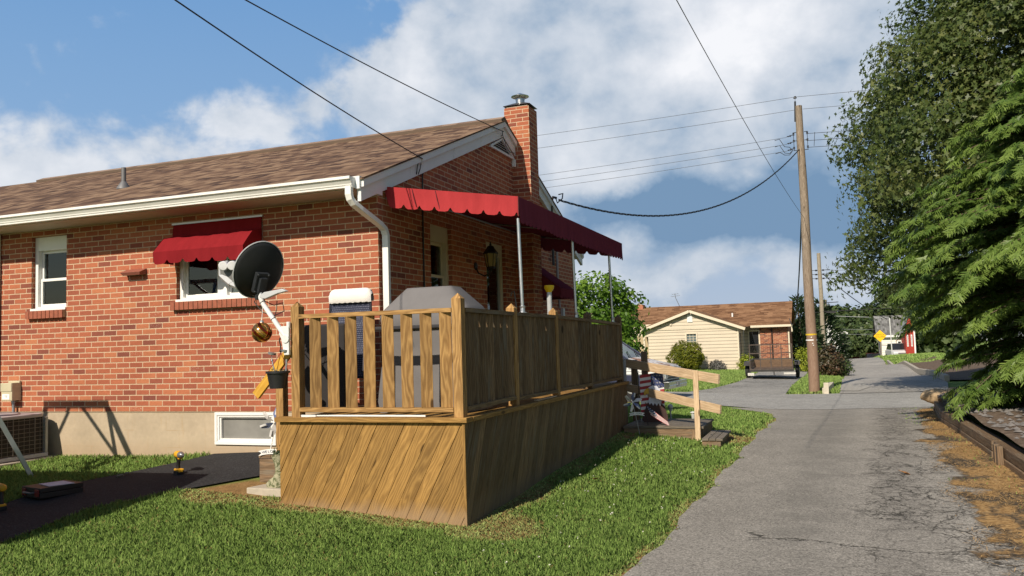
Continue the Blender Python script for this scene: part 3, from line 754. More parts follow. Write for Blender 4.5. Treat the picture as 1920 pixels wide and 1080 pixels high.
# roof
mb = MB()
def slope_pts(x, t, under=0.0):   # t runs up the front slope from eave to ridge
    return (x, -.46+t*(YR+.46), 2.56-.04*SL+t*(ZR-2.56+.04*SL)-under)
slen = math.hypot(YR+.46, ZR-2.55)
for sgn in (1, -1):
    def Y(p): return p if sgn == 1 else (p[0], 2*YR-p[1], p[2])
    a, b, c, d = slope_pts(-13.5, 0), slope_pts(.10, 0), slope_pts(.10, 1), slope_pts(-13.5, 1)
    f = [Y(a), Y(b), Y(c), Y(d)]; uv = [(-13.5, 0), (.1, 0), (.1, slen), (-13.5, slen)]
    lower = [Y((p[0], p[1], p[2]-.022)) for p in (a, b, c, d)]
    mb.add(f+lower, [[0, 1, 2, 3], [7, 6, 5, 4], [0, 4, 5, 1], [1, 5, 6, 2], [0, 3, 7, 4]], 0, [uv, uv[::-1], [(0, 0), (0, .02), (13, .02), (13, 0)], [(0, 0), (0, .02), (slen, .02), (slen, 0)], [(0, 0), (slen, 0), (slen, .02), (0, .02)]])
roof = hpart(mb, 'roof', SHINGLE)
mb = MB()
k = .155
for sgn in (1, -1):                                   # raised ridge vent, shingle-capped
    y1 = YR-sgn*k
    P = [(-9.83, y1, ZR-k*SL+.046), (.085, y1, ZR-k*SL+.046), (.085, YR, ZR+.058), (-9.83, YR, ZR+.058)]
    Q = [(p[0], p[1]+(sgn*.02 if i_ < 2 else 0), p[2]-.06) for i_, p in enumerate(P)]
    mb.add(P+Q, [[0, 1, 2, 3], [0, 4, 5, 1], [1, 5, 6, 2], [0, 3, 7, 4]], 0, [[(-9.8, 0), (0, 0), (0, k), (-9.8, k)], [(0, 0)]*4, [(0, 0)]*4, [(0, 0)]*4])
mb.build('ridge_vent', mat('ridge_shingle', m_shingle, W=.25, H=.2, a=(.15,.10,.075), b=(.24,.165,.125), c3=(.30,.22,.17)), roof)
mb = MB()
zp = 2.56+(1.2+.42)*SL
mb.cyl((-4.94, 1.2, zp-.02), (-4.94, 1.2, zp+.30), .033, .033, 14)
mb.lathe([(.10, -.03), (.095, .0), (.055, .06), (.035, .09)], (-4.94, 1.2, zp), n=16)
mb.build('vent_pipe', plain('pipe_grey', (.16,.16,.17), .6, .3), roof, smooth=True)
# rake boards and the boxed eave return on the gable
mb = MB()
for sgn in (1, -1):
    def Yq(y): return y if sgn == 1 else 2*YR-y
    def board(z0, z1, x, th, ya=-.44):
        P = []
        for (y, dz) in ((ya, z0), (YR, z0), (YR, z1), (ya, z1)):
            P.append((x, Yq(y), ZR-(YR-y)*SL-dz))
        Q = [(x+th, p[1], p[2]) for p in P]
        F = [[0, 1, 2, 3], [4, 7, 6, 5], [0, 4, 5, 1], [2, 6, 7, 3], [0, 3, 7, 4]]
        mb.add(P+Q, F)
    board(.024, .105, .052, .036)
    board(.105, .262, .003, .049)
    # little seams in the metal wrap
    for yv in (.72, 2.02, 3.0):
        zz = ZR-(YR-yv)*SL
        mb.obox((.054, Yq(yv), zz-.182), (.004, 0, 0), (0, .006, 0), (0, .02*sgn, .150))
mb.prism([(-.472, 2.424), (.024, 2.424), (.024, 2.60), (-.472, 2.56)], (.003, 0, 0), (0, 1, 0), (0, 0, 1), .050)
hpart(mb, 'rake_board', TRIM)
for lo_, hi_ in (((-13.4, -.455, 2.425), (.003, -.004, 2.437)), ((-13.4, 2*YR+.004, 2.425), (.003, 2*YR+.455, 2.437))): hpart(MB().box(lo_, hi_), 'soffit', SOFFIT)
for lo_, hi_ in (((-13.4, -.4715, 2.438), (.002, -.455, 2.56)), ((-13.4, 2*YR+.455, 2.438), (.002, 2*YR+.47, 2.56))): hpart(MB().box(lo_, hi_), 'fascia', TRIM)
prof = [(-.472, 2.545), (-.472, 2.432), (-.535, 2.432), (-.537, 2.452), (-.545, 2.456), (-.548, 2.470), (-.575, 2.510), (-.590, 2.516), (-.590, 2.545), (-.574, 2.550), (-.570, 2.538)]
for yo, sg in ((0, 1), (2*YR, -1)):
    mb = MB(); n = len(prof); x0, x1 = -13.4, (.0 if sg == 1 else .05)
    vs = [(x0, (yo+sg*p[0]), p[1]) for p in prof]+[(x1, (yo+sg*p[0]), p[1]) for p in prof]
    mb.add(vs, [[i, i+1, n+i+1, n+i] for i in range(n-1)])
    mb.add([(x1, yo+sg*p[0], p[1]) for p in prof[:9]], [list(range(9))])
    mb.box((-9.4, yo+sg*(-.562 if sg == 1 else -.505), 2.44), (-9.37, yo+sg*(-.505 if sg == 1 else -.562), 2.50))
    hpart(mb, 'gutter', WHITE)
def flat_pipe(mb, path, w, d, side=(1,0,0)):
    P = [np.array(p, float) for p in path]
    for i in range(len(P)-1):
        mb.beam(P[i], P[i+1]+unit(P[i+1]-P[i])*.012, w, d, up=(0, 1, .01))
def rpipe(path, w, d, name, m):
    """flat downspout swept along a path in a vertical plane"""
    mb = MB(); P = [np.array(p, float) for p in path]; vs = []; fs = []
    for i, p in enumerate(P):
        t = unit(P[min(i+1, len(P)-1)]-P[max(i-1, 0)])
        a = V(1, 0, 0); a = unit(a-np.dot(a, t)*t); b = np.cross(t, a)
        for (s1, s2) in ((-1, -1), (1, -1), (1, 1), (-1, 1)): vs.append(p+a*w/2*s1+b*d/2*s2)
    for i in range(len(P)-1):
        for k_ in range(4): fs.append([i*4+k_, i*4+(k_+1) % 4, i*4+4+(k_+1) % 4, i*4+4+k_])
    mb.add(vs, fs); return hpart(mb, name, m, smooth=False, bevel=.006)
rpipe([(-.045, -.525, 2.45), (-.045, -.525, 2.36), (-.04, -.51, 2.31), (-.025, -.47, 2.265), (.0, -.37, 2.215), (.055, -.05, 2.085), (.062, .03, 2.04), (.064, .062, 1.98), (.064, .066, 1.90), (.064, .066, -.5)], .075, .055, 'downspout', WHITE)
mb = MB(); mb.box((-5.965, -.075, -.5), (-5.885, -.012, 2.42)); hpart(mb, 'downspout', WHITE, bevel=.008)

def sash_window(name, h, axis, c, sgn, parent=house, dbl=False, split=.5, meet=True, mats=None, light=None, head=0.0):
    """vinyl window set back in its opening; h = (a0, a1, z0, z1)"""
    M = mats or VINYL
    a0, a1, z0, z1 = h; z1w = z1-head
    e = thing(name, '', ''); del e['label']; del e['category']; e.parent = parent
    def B(mb, A0, A1, Z0, Z1, d0, d1, mi=0):
        y0, y1 = c-sgn*d0, c-sgn*d1
        lo = (A0, min(y0, y1), Z0) if axis == 'y' else (min(y0, y1), A0, Z0)
        hi = (A1, max(y0, y1), Z1) if axis == 'y' else (max(y0, y1), A1, Z1)
        mb.box(lo, hi, mi)
    mb = MB(); w = .055
    B(mb, a0, a0+w, z0, z1, .055, .15); B(mb, a1-w, a1, z0, z1, .055, .15)
    B(mb, a0+w, a1-w, z1w-w, z1, .055, .15); B(mb, a0-.0, a1, z0-.03, z0, -.02, .15); B(mb, a0+w, a1-w, z0, z0+.025, .05, .15)
    if dbl:
        am = a0+(a1-a0)*split
        B(mb, am-.07, am+.07, z0+.025, z1w-w, .06, .15)
    fr = mb.build('frame', M, e, bevel=.003)
    bays = [(a0+w, a1-w)] if not dbl else [(a0+w, am-.07), (am+.07, a1-w)]
    for (p, q) in bays:
        zm = z0+(z1w-z0)*.46
        rows = [(z0+.025, zm+.02, .095), (zm-.02, z1w-w, .115)] if meet else [(z0+.025, z1w-w, .1)]
        mb = MB(); mg = MB()
        for (s0, s1, dd) in rows:
            t = .036
            B(mb, p, p+t, s0, s1, dd, dd+.03); B(mb, q-t, q, s0, s1, dd, dd+.03)
            B(mb, p+t, q-t, s0, s0+t, dd, dd+.03); B(mb, p+t, q-t, s1-t, s1, dd, dd+.03)
            B(mg, p+t, q-t, s0+t, s1-t, dd+.012, dd+.017)
        mb.build('sash', M, e, bevel=.002)
        mg.build('pane', GLASS, e)
    return e
w1 = sash_window('window', W1, 'y', 0, -1, head=.13); w1.location = (0, 0, .55)
w2 = sash_window('window', W2, 'y', 0, -1, dbl=True, split=.5, meet=False); w2.location = (0, 0, .55)
BEIGE = plain('beige_vinyl', (.56,.50,.38), .5, var=.05)
gw = sash_window('window', GW, 'x', 0, 1, mats=BEIGE, head=.16); gw.location = (0, 0, .55)
fw = sash_window('window', FW, 'x', 0, 1, mats=VINYL); fw.location = (0, 0, .55)
mb = MB(); mb.box((W1[0]+.1, .30, W1[2]+.05), (W1[1]-.08, .31, 1.80)); mb.build('curtain', CURTAIN, w1)
mb = MB(); mb.lathe([(.035, 0), (.04, .012), (.012, .03), (.012, .06), (.028, .07), (.026, .09), (.009, .092), (.009, .20), (.002, .23)], (-4.93, .20, 1.835), n=12); mb.build('candle', WHITEP, w1, smooth=True)
for k_ in (0,):
    mb = MB()
    for i in range(9): mb.box((W1[0]+.06+i*.06, .34, 1.80), (W1[0]+.105+i*.06, .345+.012*(i % 2), 2.22))
    mb.build('curtain', plain('dark_curtain', (.10,.10,.10), .9), w1)
mb = MB(); mb.lathe([(.012, 0), (.012, .15), (.002, .17)], (-2.38, .2, 1.42), n=10); mb.build('candle', WHITEP, w2, smooth=True)
def rowlock(name, a0, a1, zt, zb, n):
    mb = MB(); mg = MB(); w = (a1-a0)/n
    for i in range(n):
        x = a0+w*i
        mb.obox(((x+w/2), -.035+.07, (zt+zb)/2), (w-.011, 0, 0), (0, .19, 0), (0, 0, zt-zb))
    mb2 = MB(); mb2.box((a0+.004, -.050, zb+.004), (a1-.004, .1, zt-.004))
    o = hpart(mb, name, plain('sill_brick', (.30,.092,.052), .9, var=.28, vs=17, bump=.4, bs=60)); mb2.build('mortar', plain('mortar', (.45,.33,.22), .95, var=.12, vs=30), o)
rowlock('window_sill', W1[0]-.045, W1[1]-.0, 1.338, 1.235, 9)
rowlock('window_sill', W2[0]-.05, W2[1]+.02, 1.348, 1.250, 19)
# gable door: beige casing, storm door with dark glass
door = hpart(MB().box((-.10, GD[0], GD[3]-.20), (-.05, GD[1], GD[3])).box((-.10, GD[0], GD[2]), (-.05, GD[0]+.075, GD[3]-.20)).box((-.10, GD[1]-.075, GD[2]), (-.05, GD[1], GD[3]-.20)), 'door', BEIGE, bevel=.004)
SD = plain('storm_door_grey', (.30,.31,.30), .5)
mb = MB(); y0, y1, zt = GD[0]+.078, GD[1]-.078, GD[3]-.203
mb.box((-.10, y0, .14), (-.075, y0+.05, zt)); mb.box((-.10, y1-.05, .14), (-.075, y1, zt)); mb.box((-.10, y0+.05, zt-.06), (-.075, y1-.05, zt)); mb.box((-.10, y0+.05, 1.14), (-.075, y1-.05, 1.18)); mb.box((-.10, y0+.05, .14), (-.075, y1-.05, .35))
mb.build('storm_frame', SD, door)
MB().box((-.092, y0+.05, .35), (-.087, y1-.05, zt-.06)).build('pane', GLASS, door)
mb = MB(); mb.cyl((-.075, y0+.03, 1.05), (-.03, y0+.03, 1.05), .01); mb.box((-.045, y0+.02, .98), (-.03, y0+.04, 1.12)); mb.build('handle', BLACKP, door)
mb = MB(); mb.box((-.084, y0+.10, .96), (-.080, y0+.33, 1.09)); st = mb.build('sticker', plain('sticker', (.16,.17,.17), .6), door)
# triangular gable louvre
mb = MB(); x = .004
def tri(y, z): return (x, y, z)
A_, B_, C_ = (3.34, 3.735), (4.35, 3.70), (3.93, 3.955)
T = [(3.42, 3.735), (4.44, 3.735), (YR, 3.955)]
def edge_bar(p, q, w): mb.beam((.02, p[0], p[1]), (.02, q[0], q[1]), .03, w, up=(1, 0, 0))
mb.beam((.022, T[0][0], T[0][1]), (.022, T[1][0], T[1][1]), .036, .030, up=(0, 0, 1))
for p in (T[0], T[1]): mb.beam((.021, p[0], p[1]), (.021, T[2][0], T[2][1]), .034, .030, up=(0, 0, 1))
for i in range(1, 6):
    z = 3.735+i*.036; hw = (3.955-z)/.22*.51-.02
    if hw > .02: mb.obox((.016, YR, z), (.020, 0, -.010), (0, 2*hw, 0), (.001, 0, .004))
lou = hpart(mb, 'gable_vent', TRIM)
MB().add([(.003, T[0][0], T[0][1]), (.003, T[1][0], T[1][1]), (.003, T[2][0], T[2][1])], [[0, 1, 2]]).build('screen', BLACKP, lou)
# chimney
mb = MB()
CX0, CX1, CY0, CY1, CZ = -.125, .305, 4.46, 4.87, 4.60
fc = [((CX0, CY0), (CX1, CY0)), ((CX1, CY0), (CX1, CY1)), ((CX1, CY1), (CX0, CY1)), ((CX0, CY1), (CX0, CY0))]
run = 0
for (p, q) in fc:
    l = math.hypot(q[0]-p[0], q[1]-p[1])
    mb.add([(p[0], p[1], -.9), (q[0], q[1], -.9), (q[0], q[1], CZ), (p[0], p[1], CZ)], [[0, 1, 2, 3]], 0, [[(run, -.9), (run+l, -.9), (run+l, CZ), (run, CZ)]]); run += .4248
mb.add([(CX0, CY0, CZ), (CX1, CY0, CZ), (CX1, CY1, CZ), (CX0, CY1, CZ)], [[0, 1, 2, 3]])
chim = hpart(mb, 'chimney', BRICK)
cxm, cym = (CX0+CX1)/2, (CY0+CY1)/2
mb = MB(); mb.box((CX0+.03, CY0+.03, CZ), (CX1-.03, CY1-.03, CZ+.025)); mb.build('mortar_wash', CONCRETE, chim)
mb = MB()
P = [(CX0-.02, CY0+.0, CZ+.04), (CX1+.02, CY0, CZ+.04), (CX1+.02, CY1, CZ+.04), (CX0-.02, CY1, CZ+.04)]
mb.add(P+[(cxm-.08, cym-.08, CZ+.105), (cxm+.08, cym-.08, CZ+.105), (cxm+.08, cym+.08, CZ+.105), (cxm-.08, cym+.08, CZ+.105)], [[0, 1, 5, 4], [1, 2, 6, 5], [2, 3, 7, 6], [3, 0, 4, 7], [4, 5, 6, 7], [3, 2, 1, 0]])
mb.build('cap_plate', plain('cap_plate', (.10,.10,.11), .5, .5), chim)
mb = MB(); mb.lathe([(.075, .09), (.075, .185), (.068, .185)], (cxm, cym, CZ), n=24)
for a in range(4): mb.cyl((cxm+.07*math.cos(a*1.57+.4), cym+.07*math.sin(a*1.57+.4), CZ+.17), (cxm+.085*math.cos(a*1.57+.4), cym+.085*math.sin(a*1.57+.4), CZ+.235), .007, n=6)
mb.lathe([(.150, .222), (.150, .228), (.012, .288), (0, .290)], (cxm, cym, CZ), n=28)
mb.lathe([(.150, .222), (.03, .255), (0, .256)], (cxm, cym, CZ), n=28)
mb.build('flue_cap', plain('flue_steel', (.50,.50,.50), .28, .95, var=.15), chim, smooth=True)
MB().box((.0, CY0-.05, 3.60), (.06, CY0, 3.72)).build('junction_box', WHITEP, chim, bevel=.006)
# basement hopper window
e = thing('window', '', ''); del e['label']; del e['category']; e.parent = house; e.location = (0, 0, .55)
mb = MB(); a0, a1, z0, z1 = BW; y = .012
def fr(a, b, c_, d, y0, y1): mb.box((a, y0, c_), (b, y1, d))
for (ins, y0, y1, w) in ((0, -.012, .10, .035), (.035, -.002, .09, .028), (.063, .012, .08, .02)):
    A0, A1, Z0, Z1 = a0+ins, a1-ins, z0+ins*.8, z1-ins*.8
    fr(A0, A1, Z1-w, Z1, y0, y1); fr(A0, A1, Z0, Z0+w, y0, y1); fr(A0, A0+w, Z0+w, Z1-w, y0, y1); fr(A1-w, A1, Z0+w, Z1-w, y0, y1)
mb.box((-1.87, -.008, z0+.030), (-1.77, .0, z0+.05))
mb.build('frame', VINYL, e, bevel=.003)
MB().box((a0+.06, .062, z0+.04), (a1-.06, .066, z1-.04)).build('pane', GLASS, e)
MB().box((a0+.07, .045, z0+.055), (a1-.07, .048, z1-.055)).build('insect_screen', plain('screen_grey', (.21,.205,.19), .85, var=.22, vs=4), e)
# small fittings on the brick
mb = MB()
mb.add([(-3.66, -.005, 1.80), (-3.33, -.005, 1.80), (-3.33, -.115, 1.755), (-3.66, -.115, 1.755), (-3.66, -.005, 1.725), (-3.33, -.005, 1.725), (-3.36, -.09, 1.715), (-3.63, -.09, 1.715)],
       [[0, 1, 2, 3], [3, 2, 6, 7], [0, 3, 7, 4], [1, 5, 6, 2], [4, 7, 6, 5]])
hpart(mb, 'vent_hood', plain('brown_hood', (.26,.085,.058), .6, var=.1), bevel=.004)
mb = MB(); mb.tube([(.03, 1.1, 3.0), (.02, 1.1, 2.7), (.015, 1.1, 2.1), (.015, 1.1, .1)], .010, 6); hpart(mb, 'cable', WIRE)
mb = MB(); mb.cyl((.02, 6.66, 2.50), (.02, 6.66, 1.62), .022, n=10); mb.cyl((.02, 6.72, 1.52), (.02, 6.72, 1.36), .018, n=10); hpart(mb, 'conduit', plain('conduit_grey', (.33,.30,.30), .6))
mb = MB(); mb.box((.0, 6.85, 1.20), (.05, 6.95, 1.36)); hpart(mb, 'meter_socket', GREYP)
mb = MB()
mb.box((.0, 7.55, 1.72), (.035, 7.70, 1.78)); hpart(mb, 'bracket', TRIM)
# weatherhead mast at the far rake
mb = MB(); yw = 6.3; zw = ZR-(yw-YR)*SL-.30
mb.tube([(.06, yw, zw-.9), (.06, yw, zw+.28), (.10, yw-.02, zw+.36), (.17, yw-.05, zw+.33)], .025, 8); mb.tube([(.16, yw-.05, zw+.33), (.22, yw-.15, zw+.22), (.30, yw-.1, zw+.30), (.27, yw+.05, zw+.42), (.2, yw, zw+.40)], .012, 6)
hpart(mb, 'weatherhead', plain('weatherhead', (.05,.05,.055), .6), smooth=True)
WH = (.2, yw, zw+.30)

# ------------------------------------------------------------------ deck
deck = thing('deck', 'raised wooden deck with a louvred railing and slanting skirt boards beside the brick house', 'deck', (0, 0, -.8))
def dpart(mb, name, mats, parent=None, **kw):
    o = mb.build(name, mats, parent or deck, **kw)
    if parent is None: o.location = (0, 0, .8)
    return o
DX0, DX1, DY0, DY1, DZ = -.19, 1.715, -1.579, 4.655, .083
def clip_poly(poly, inside, inter):
    out = []
    for i in range(len(poly)):
        a, b = poly[i], poly[(i+1) % len(poly)]
        if inside(a): out.append(a)
        if inside(a) != inside(b): out.append(inter(a, b))
    return out
def clip_half(poly, n, d):     # keep n.p <= d
    ins = lambda p: n[0]*p[0]+n[1]*p[1] <= d+1e-9
    def itx(a, b):
        fa, fb = n[0]*a[0]+n[1]*a[1]-d, n[0]*b[0]+n[1]*b[1]-d; t = fa/(fa-fb)
        return (a[0]+(b[0]-a[0])*t, a[1]+(b[1]-a[1])*t)
    return clip_poly(poly, ins, itx)
def skirt(mb, o, X, length, ztop, zbot, ang, w, th, gap=.005):
    """slanting boards clipped to a rectangle whose lower edge follows the ground; zbot(a) gives the foot"""
    ca, sa = math.cos(ang), math.sin(ang); n = (sa, -ca)   # across the board
    lo = -1.2; span = length*sa+1.6
    q = lo*1.0
    rect = [(0, zbot(0)), (length*.25, zbot(length*.25)), (length*.5, zbot(length*.5)), (length*.75, zbot(length*.75)), (length, zbot(length)), (length, ztop), (0, ztop)]
    d = -1.4
    N = np.cross(np.asarray(X, float), V(0, 0, 1))
    while d < span+1.4:
        ww = w*(1+random.uniform(-.03, .03)); d1 = d+ww; g_ = gap*random.uniform(.6, 1.6)
        P = clip_half(clip_half(rect, n, d1-g_), (-n[0], -n[1]), -d)
        if len(P) >= 3:
            jit = random.uniform(-.002, .002)
            oo = np.asarray(o, float)+N*jit
            pts = [oo+np.asarray(X)*p[0]+V(0, 0, p[1]) for p in P]; back = [p-N*th for p in pts]
            k = len(P); ou, ov = random.random()*30, random.random()*30
            def uvp(p): return (p[0]*ca+p[1]*sa+ou, p[0]*sa-p[1]*ca+ov)
            fs = [list(range(k)), [k+i for i in range(k)][::-1]]+[[i, k+i, k+(i+1) % k, (i+1) % k] for i in range(k)]
            uvs = [[uvp(p) for p in P], [uvp(p) for p in P][::-1]]+[[uvp(P[i]), uvp(P[i]), uvp(P[(i+1) % k]), uvp(P[(i+1) % k])] for i in range(k)]
            mb.add(pts+back, fs, 0, uvs)
        d = d1
mb = MB()
skirt(mb, (DX0, DY0, 0), (1, 0, 0), DX1-DX0-.025, .040, lambda a: G(DX0+a, DY0-.02)-.03, rad(63), .122, .022)
dpart(mb, 'front_skirt', DECK)
mb = MB()
skirt(mb, (DX1, DY0, 0), (0, 1, 0), DY1-DY0, .040, lambda a: G(DX1+.02, DY0+a)-.03, rad(63), .122, .022)
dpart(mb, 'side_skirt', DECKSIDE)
mb = MB(); mb.obox((DX1-.012, DY0-.004, -.40), (.024, 0, 0), (0, .022, 0), (0, 0, .88)); dpart(mb, 'corner_strip', DECK)
dpart(MB().box((DX0+.03, DY0+.03, -1.0), (DX0+.05, -.02, .04)), 'end_skirt', DECKSIDE)
dpart(MB().box((.03, DY1-.03, -1.0), (DX1-.03, DY1-.01, .04)), 'back_skirt', DECKSIDE)
mb = MB()
mb.beam((DX0-.035, DY0+.03, .062), (DX1+.03, DY0+.03, .062), .14, .042); 
mb.beam((DX1-.035, DY0+.101, .061), (DX1-.035, DY1, .061), .14, .042)
dpart(mb, 'trim_board', DECK, bevel=.004)
mb = MB()
for i in range(44):
    y = DY0+.103+i*.1395
    if y+.134 > DY1: break
    x0 = DX0+.05 if y < -.16 else .02
    mb.obox(((x0+DX1-.107)/2, y+.067, .055), (DX1-.107-x0, 0, 0), (0, .134, 0), (0, 0, .03))
dpart(mb, 'floor', DECK)
PXR = 1.662; PYF = -1.532
posts = [(-.012, PYF), (PXR-.008, PYF), (PXR, -.225), (PXR, 1.17), (PXR, 2.67), (PXR, 4.45)]
def post_mb(x, y, z0, z1, w=.089, cap=.05):
    mb = MB(); mb.obox((x, y, (z0+z1)/2), (w, 0, 0), (0, w, 0), (0, 0, z1-z0))
    h = w/2; ou = random.random()*9
    mb.add([(x-h, y-h, z1), (x+h, y-h, z1), (x+h, y+h, z1), (x-h, y+h, z1), (x, y, z1+cap)], [[0, 1, 4], [1, 2, 4], [2, 3, 4], [3, 0, 4]], 0, [[(ou, 0), (ou+.02, .09), (ou+.06, .04)]]*4)
    return mb
for i, (x, y) in enumerate(posts):
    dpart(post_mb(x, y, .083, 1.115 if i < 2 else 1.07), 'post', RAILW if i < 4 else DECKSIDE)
def bay(p, q, axis, mats, zt=(1.04, 1.035)):
    """a top and a bottom rail between two posts"""
    mb = MB()
    if axis == 'x':
        mb.beam((p+.046, PYF-.018, zt[0]-.019), (q-.046, PYF-.018, zt[1]-.019), .07, .038)
        mb2 = MB(); mb2.beam((p+.046, PYF-.018, .152), (q-.046, PYF-.018, .148), .07, .038)
    else:
        mb.beam((PXR+.012, p+.046, zt[0]-.019), (PXR+.012, q-.046, zt[1]-.019), .07, .038)
        mb2 = MB(); mb2.beam((PXR+.012, p+.046, .150), (PXR+.012, q-.046, .150+random.uniform(-.02, .02)), .07, .038)
    dpart(mb, 'top_rail', mats); dpart(mb2, 'bottom_rail', mats)
bay(-.012, PXR-.008, 'x', RAILW)
ysd = [p[1] for p in posts[1:]]; zs = [1.035, 1.03, 1.03, 1.015, .985, .985]
for i in range(5-1+0):
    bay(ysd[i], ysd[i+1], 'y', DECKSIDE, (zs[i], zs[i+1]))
def baluster(c, th, axis, z0, z1, m, lean=0.0):
    mb = MB(); w, t = (.104 if axis == 'x' else .092), .034
    if axis == 'x': d = V(math.cos(th), math.sin(th), 0)
    else: d = V(math.sin(th), math.cos(th), 0)
    n = V(-d[1], d[0], 0)
    z = unit(V(lean*(axis == 'x'), lean*(axis != 'x'), 1))*(z1-z0)
    mb.obox(np.asarray(c)+V(0, 0, (z0+z1)/2)+d*w/2, d*w, n*t, z)
    return dpart(mb, 'baluster', m, bevel=.003)
for i in range(8):
    baluster((.150+i*.1915, PYF-.045, 0), rad(33), 'x', .168, 1.003, RAILW)
for i in range(4):
    y0, y1 = ysd[i]+.10, ysd[i+1]-.14; nb = max(3, int((y1-y0)/.158)); 
    for j in range(nb+1):
        ln = -.085 if (i == 1 and j == 5) else 0.0
        baluster((PXR-.030, y0+(y1-y0)*j/nb, 0), rad(40), 'y', .165, min(zs[i], zs[i+1])-.036, DECKSIDE, ln)
# white offcut lying on the trim under the front rail, scrap under the side rail
t = tag(MB().beam((.12, -1.535, .096), (1.33, -1.562, .096), .012, .014).prism([(0, 0), (.05, -.025), (.13, -.03), (.19, -.01), (.19, .012), (.05, .02)], (-.0, -1.545, .085), (1, 0, 0), (0, 1, 0), .018).build('reach_stick', WHITEP), 'long white plastic stick with a paddle end lying under the front rail', 'stick')
t = tag(MB().beam((1.70, .35, .092), (1.69, 1.05, .092), .05, .012).build('wood_scrap', PINE), 'pale splintered board lying on the deck edge under the side rail', 'board')

# steps down the left end of the deck with a yellow handrail
st = thing('deck_steps', 'small wooden steps with a yellow handrail at the left end of the deck', 'steps', (-.5, -.8, -.6))
def spart(mb, name, m, **kw):
    o = mb.build(name, m, st, **kw); o.location = (.5, .8, .6); return o
YS0, YS1 = -1.10, -.25
for (x0, x1, zt) in ((-.50, -.20, -.13), (-.80, -.50, -.34)):
    mb = MB()
    for k_ in (0, 1): mb.box((x0+k_*.148, YS0, zt-.034), (x0+k_*.148+.143, YS1, zt))
    spart(mb, 'tread', TIMBER)
    mb = MB(); mb.box((x1-.03, YS0+.04, G(x1, -.7)-.05), (x1-.002, YS1-.04, zt-.036)); spart(mb, 'riser', DECKSIDE)
for y in (YS0+.02, YS1-.02):
    mb = MB(); mb.prism([(-.20, -.72), (-.20, -.17), (-.50, -.17), (-.50, -.38), (-.78, -.38), (-.78, -.72)], (0, y, 0), (1, 0, 0), (0, 0, 1), .035); spart(mb, 'stringer', TIMBER)
spart(post_mb(-.46, -1.17, G(-.46, -1.17)-.05, .52, .085, .001), 'post', RAILW)
mb = MB(); mb.beam((-.735, -1.215, .265), (-.315, -1.215, .715), .036, .088, up=(0, 0, 1)); spart(mb, 'handrail', YELLOWW)
spart(post_mb(-.46, -.20, G(-.46, -.2)-.05, .31, .085, .001), 'post', RAILW)

# ------------------------------------------------------------------ awnings
def scallop(n, x0, x1, ztop, zlow, depth):
    """lower edge of a valance from x0 to x1: n shallow notches between flat lobes"""
    pts = []
    for i in range(n):
        a = x0+(x1-x0)*i/n; w = (x1-x0)/n
        for t_, d_ in ((0.0, .25), (.08, .75), (.2, 1.0), (.62, 1.0), (.80, .80), (.90, .15), (.96, .0)):
            pts.append((a+w*t_, zlow(a+w*t_)+depth*(1-d_)))
    pts.append((x1, zlow(x1)+depth*.2))
    return pts
aw = thing('deck_awning', 'large dark red canvas awning with a scalloped edge on steel posts over the deck', 'awning', (.8, 2.6, .083))
def apart(mb, name, m, **kw):
    o = mb.build(name, m, aw, **kw); o.location = (-.8, -2.6, -.083); return o
AY0, AY1, AX1 = .135, 5.02, 1.64
def atop(x): return 2.552-(x/AX1)*.265
mb = MB()
ny, nx = 26, 8
vs = []
for j in range(ny+1):
    for i in range(nx+1):
        x = AX1*i/nx; y = AY0+(AY1-AY0)*j/ny
        sag = .012*math.sin(math.pi*i/nx)*abs(math.sin(math.pi*(y-AY0)/1.62))
        vs.append((x, y, atop(x)-sag))
b_ = len(vs); vs2 = [(p[0], p[1], p[2]-.004) for p in vs]
fs = [[j*(nx+1)+i, j*(nx+1)+i+1, (j+1)*(nx+1)+i+1, (j+1)*(nx+1)+i] for j in range(ny) for i in range(nx)]
mb.add(vs, fs); mb.add(vs2, [f[::-1] for f in fs])
apart(mb, 'canopy', CANVAS_SHADED, smooth=2)
def valance_x(y, sgn):      # end valances hanging at Y=AY0 / AY1
    mb = MB(); low = scallop(8, .085, AX1, 0, lambda x: atop(x)-.245+.02*(x/AX1), .048)
    n = len(low); top = [(max(.0, (x-.085)*AX1/(AX1-.085)), 0) for x, z in low]
    vs = []
    M_ = 5
    for r in range(M_+1):
        f = r/M_
        for (x, z), (xt, _) in zip(low, top):
            X = xt+(x-xt)*f; Z = atop(xt)+(z-atop(xt))*f
            vs.append((X, y+sgn*(.012*math.sin(X*9+1)*f+.02*f*f), Z))
    fs = [[r*n+i, (r+1)*n+i, (r+1)*n+i+1, r*n+i+1] for r in range(M_) for i in range(n-1)]
    mb.add(vs, fs); return mb
apart(valance_x(AY0, -1), 'end_valance', mat('sunlit_red_canvas', m_canvas, col=(.40,.045,.050)), smooth=2)  # same canvas, brighter where the sun falls: sunlight put into the colour
apart(valance_x(AY1, 1), 'end_valance', CANVAS_SHADED, smooth=2)
mb = MB(); low = scallop(34, AY0, AY1, 0, lambda y: atop(AX1)-.285-.006*math.sin(y*5), .026); n = len(low); vs = []
M_ = 4
for r in range(M_+1):
    for (y, z) in low: vs.append((AX1+.002+.010*math.sin(y*7)*r/M_+.012*(r/M_)**2, y, atop(AX1)+(z-atop(AX1))*r/M_))
mb.add(vs, [[r*n+i, r*n+i+1, (r+1)*n+i+1, (r+1)*n+i] for r in range(M_) for i in range(n-1)])
apart(mb, 'front_valance', CANVAS_SHADED, smooth=2)
mb = MB()
for xs_ in (.37, .66):
    for f0, f1 in ((0, .93),):
        p = V(xs_, AY0-.004, atop(xs_)-.004); q = V(xs_+.06, AY0-.024, atop(xs_)-.215)
        mb.tube([p, (p+q)/2+V(0, -.012, 0), q], .0045, 5)
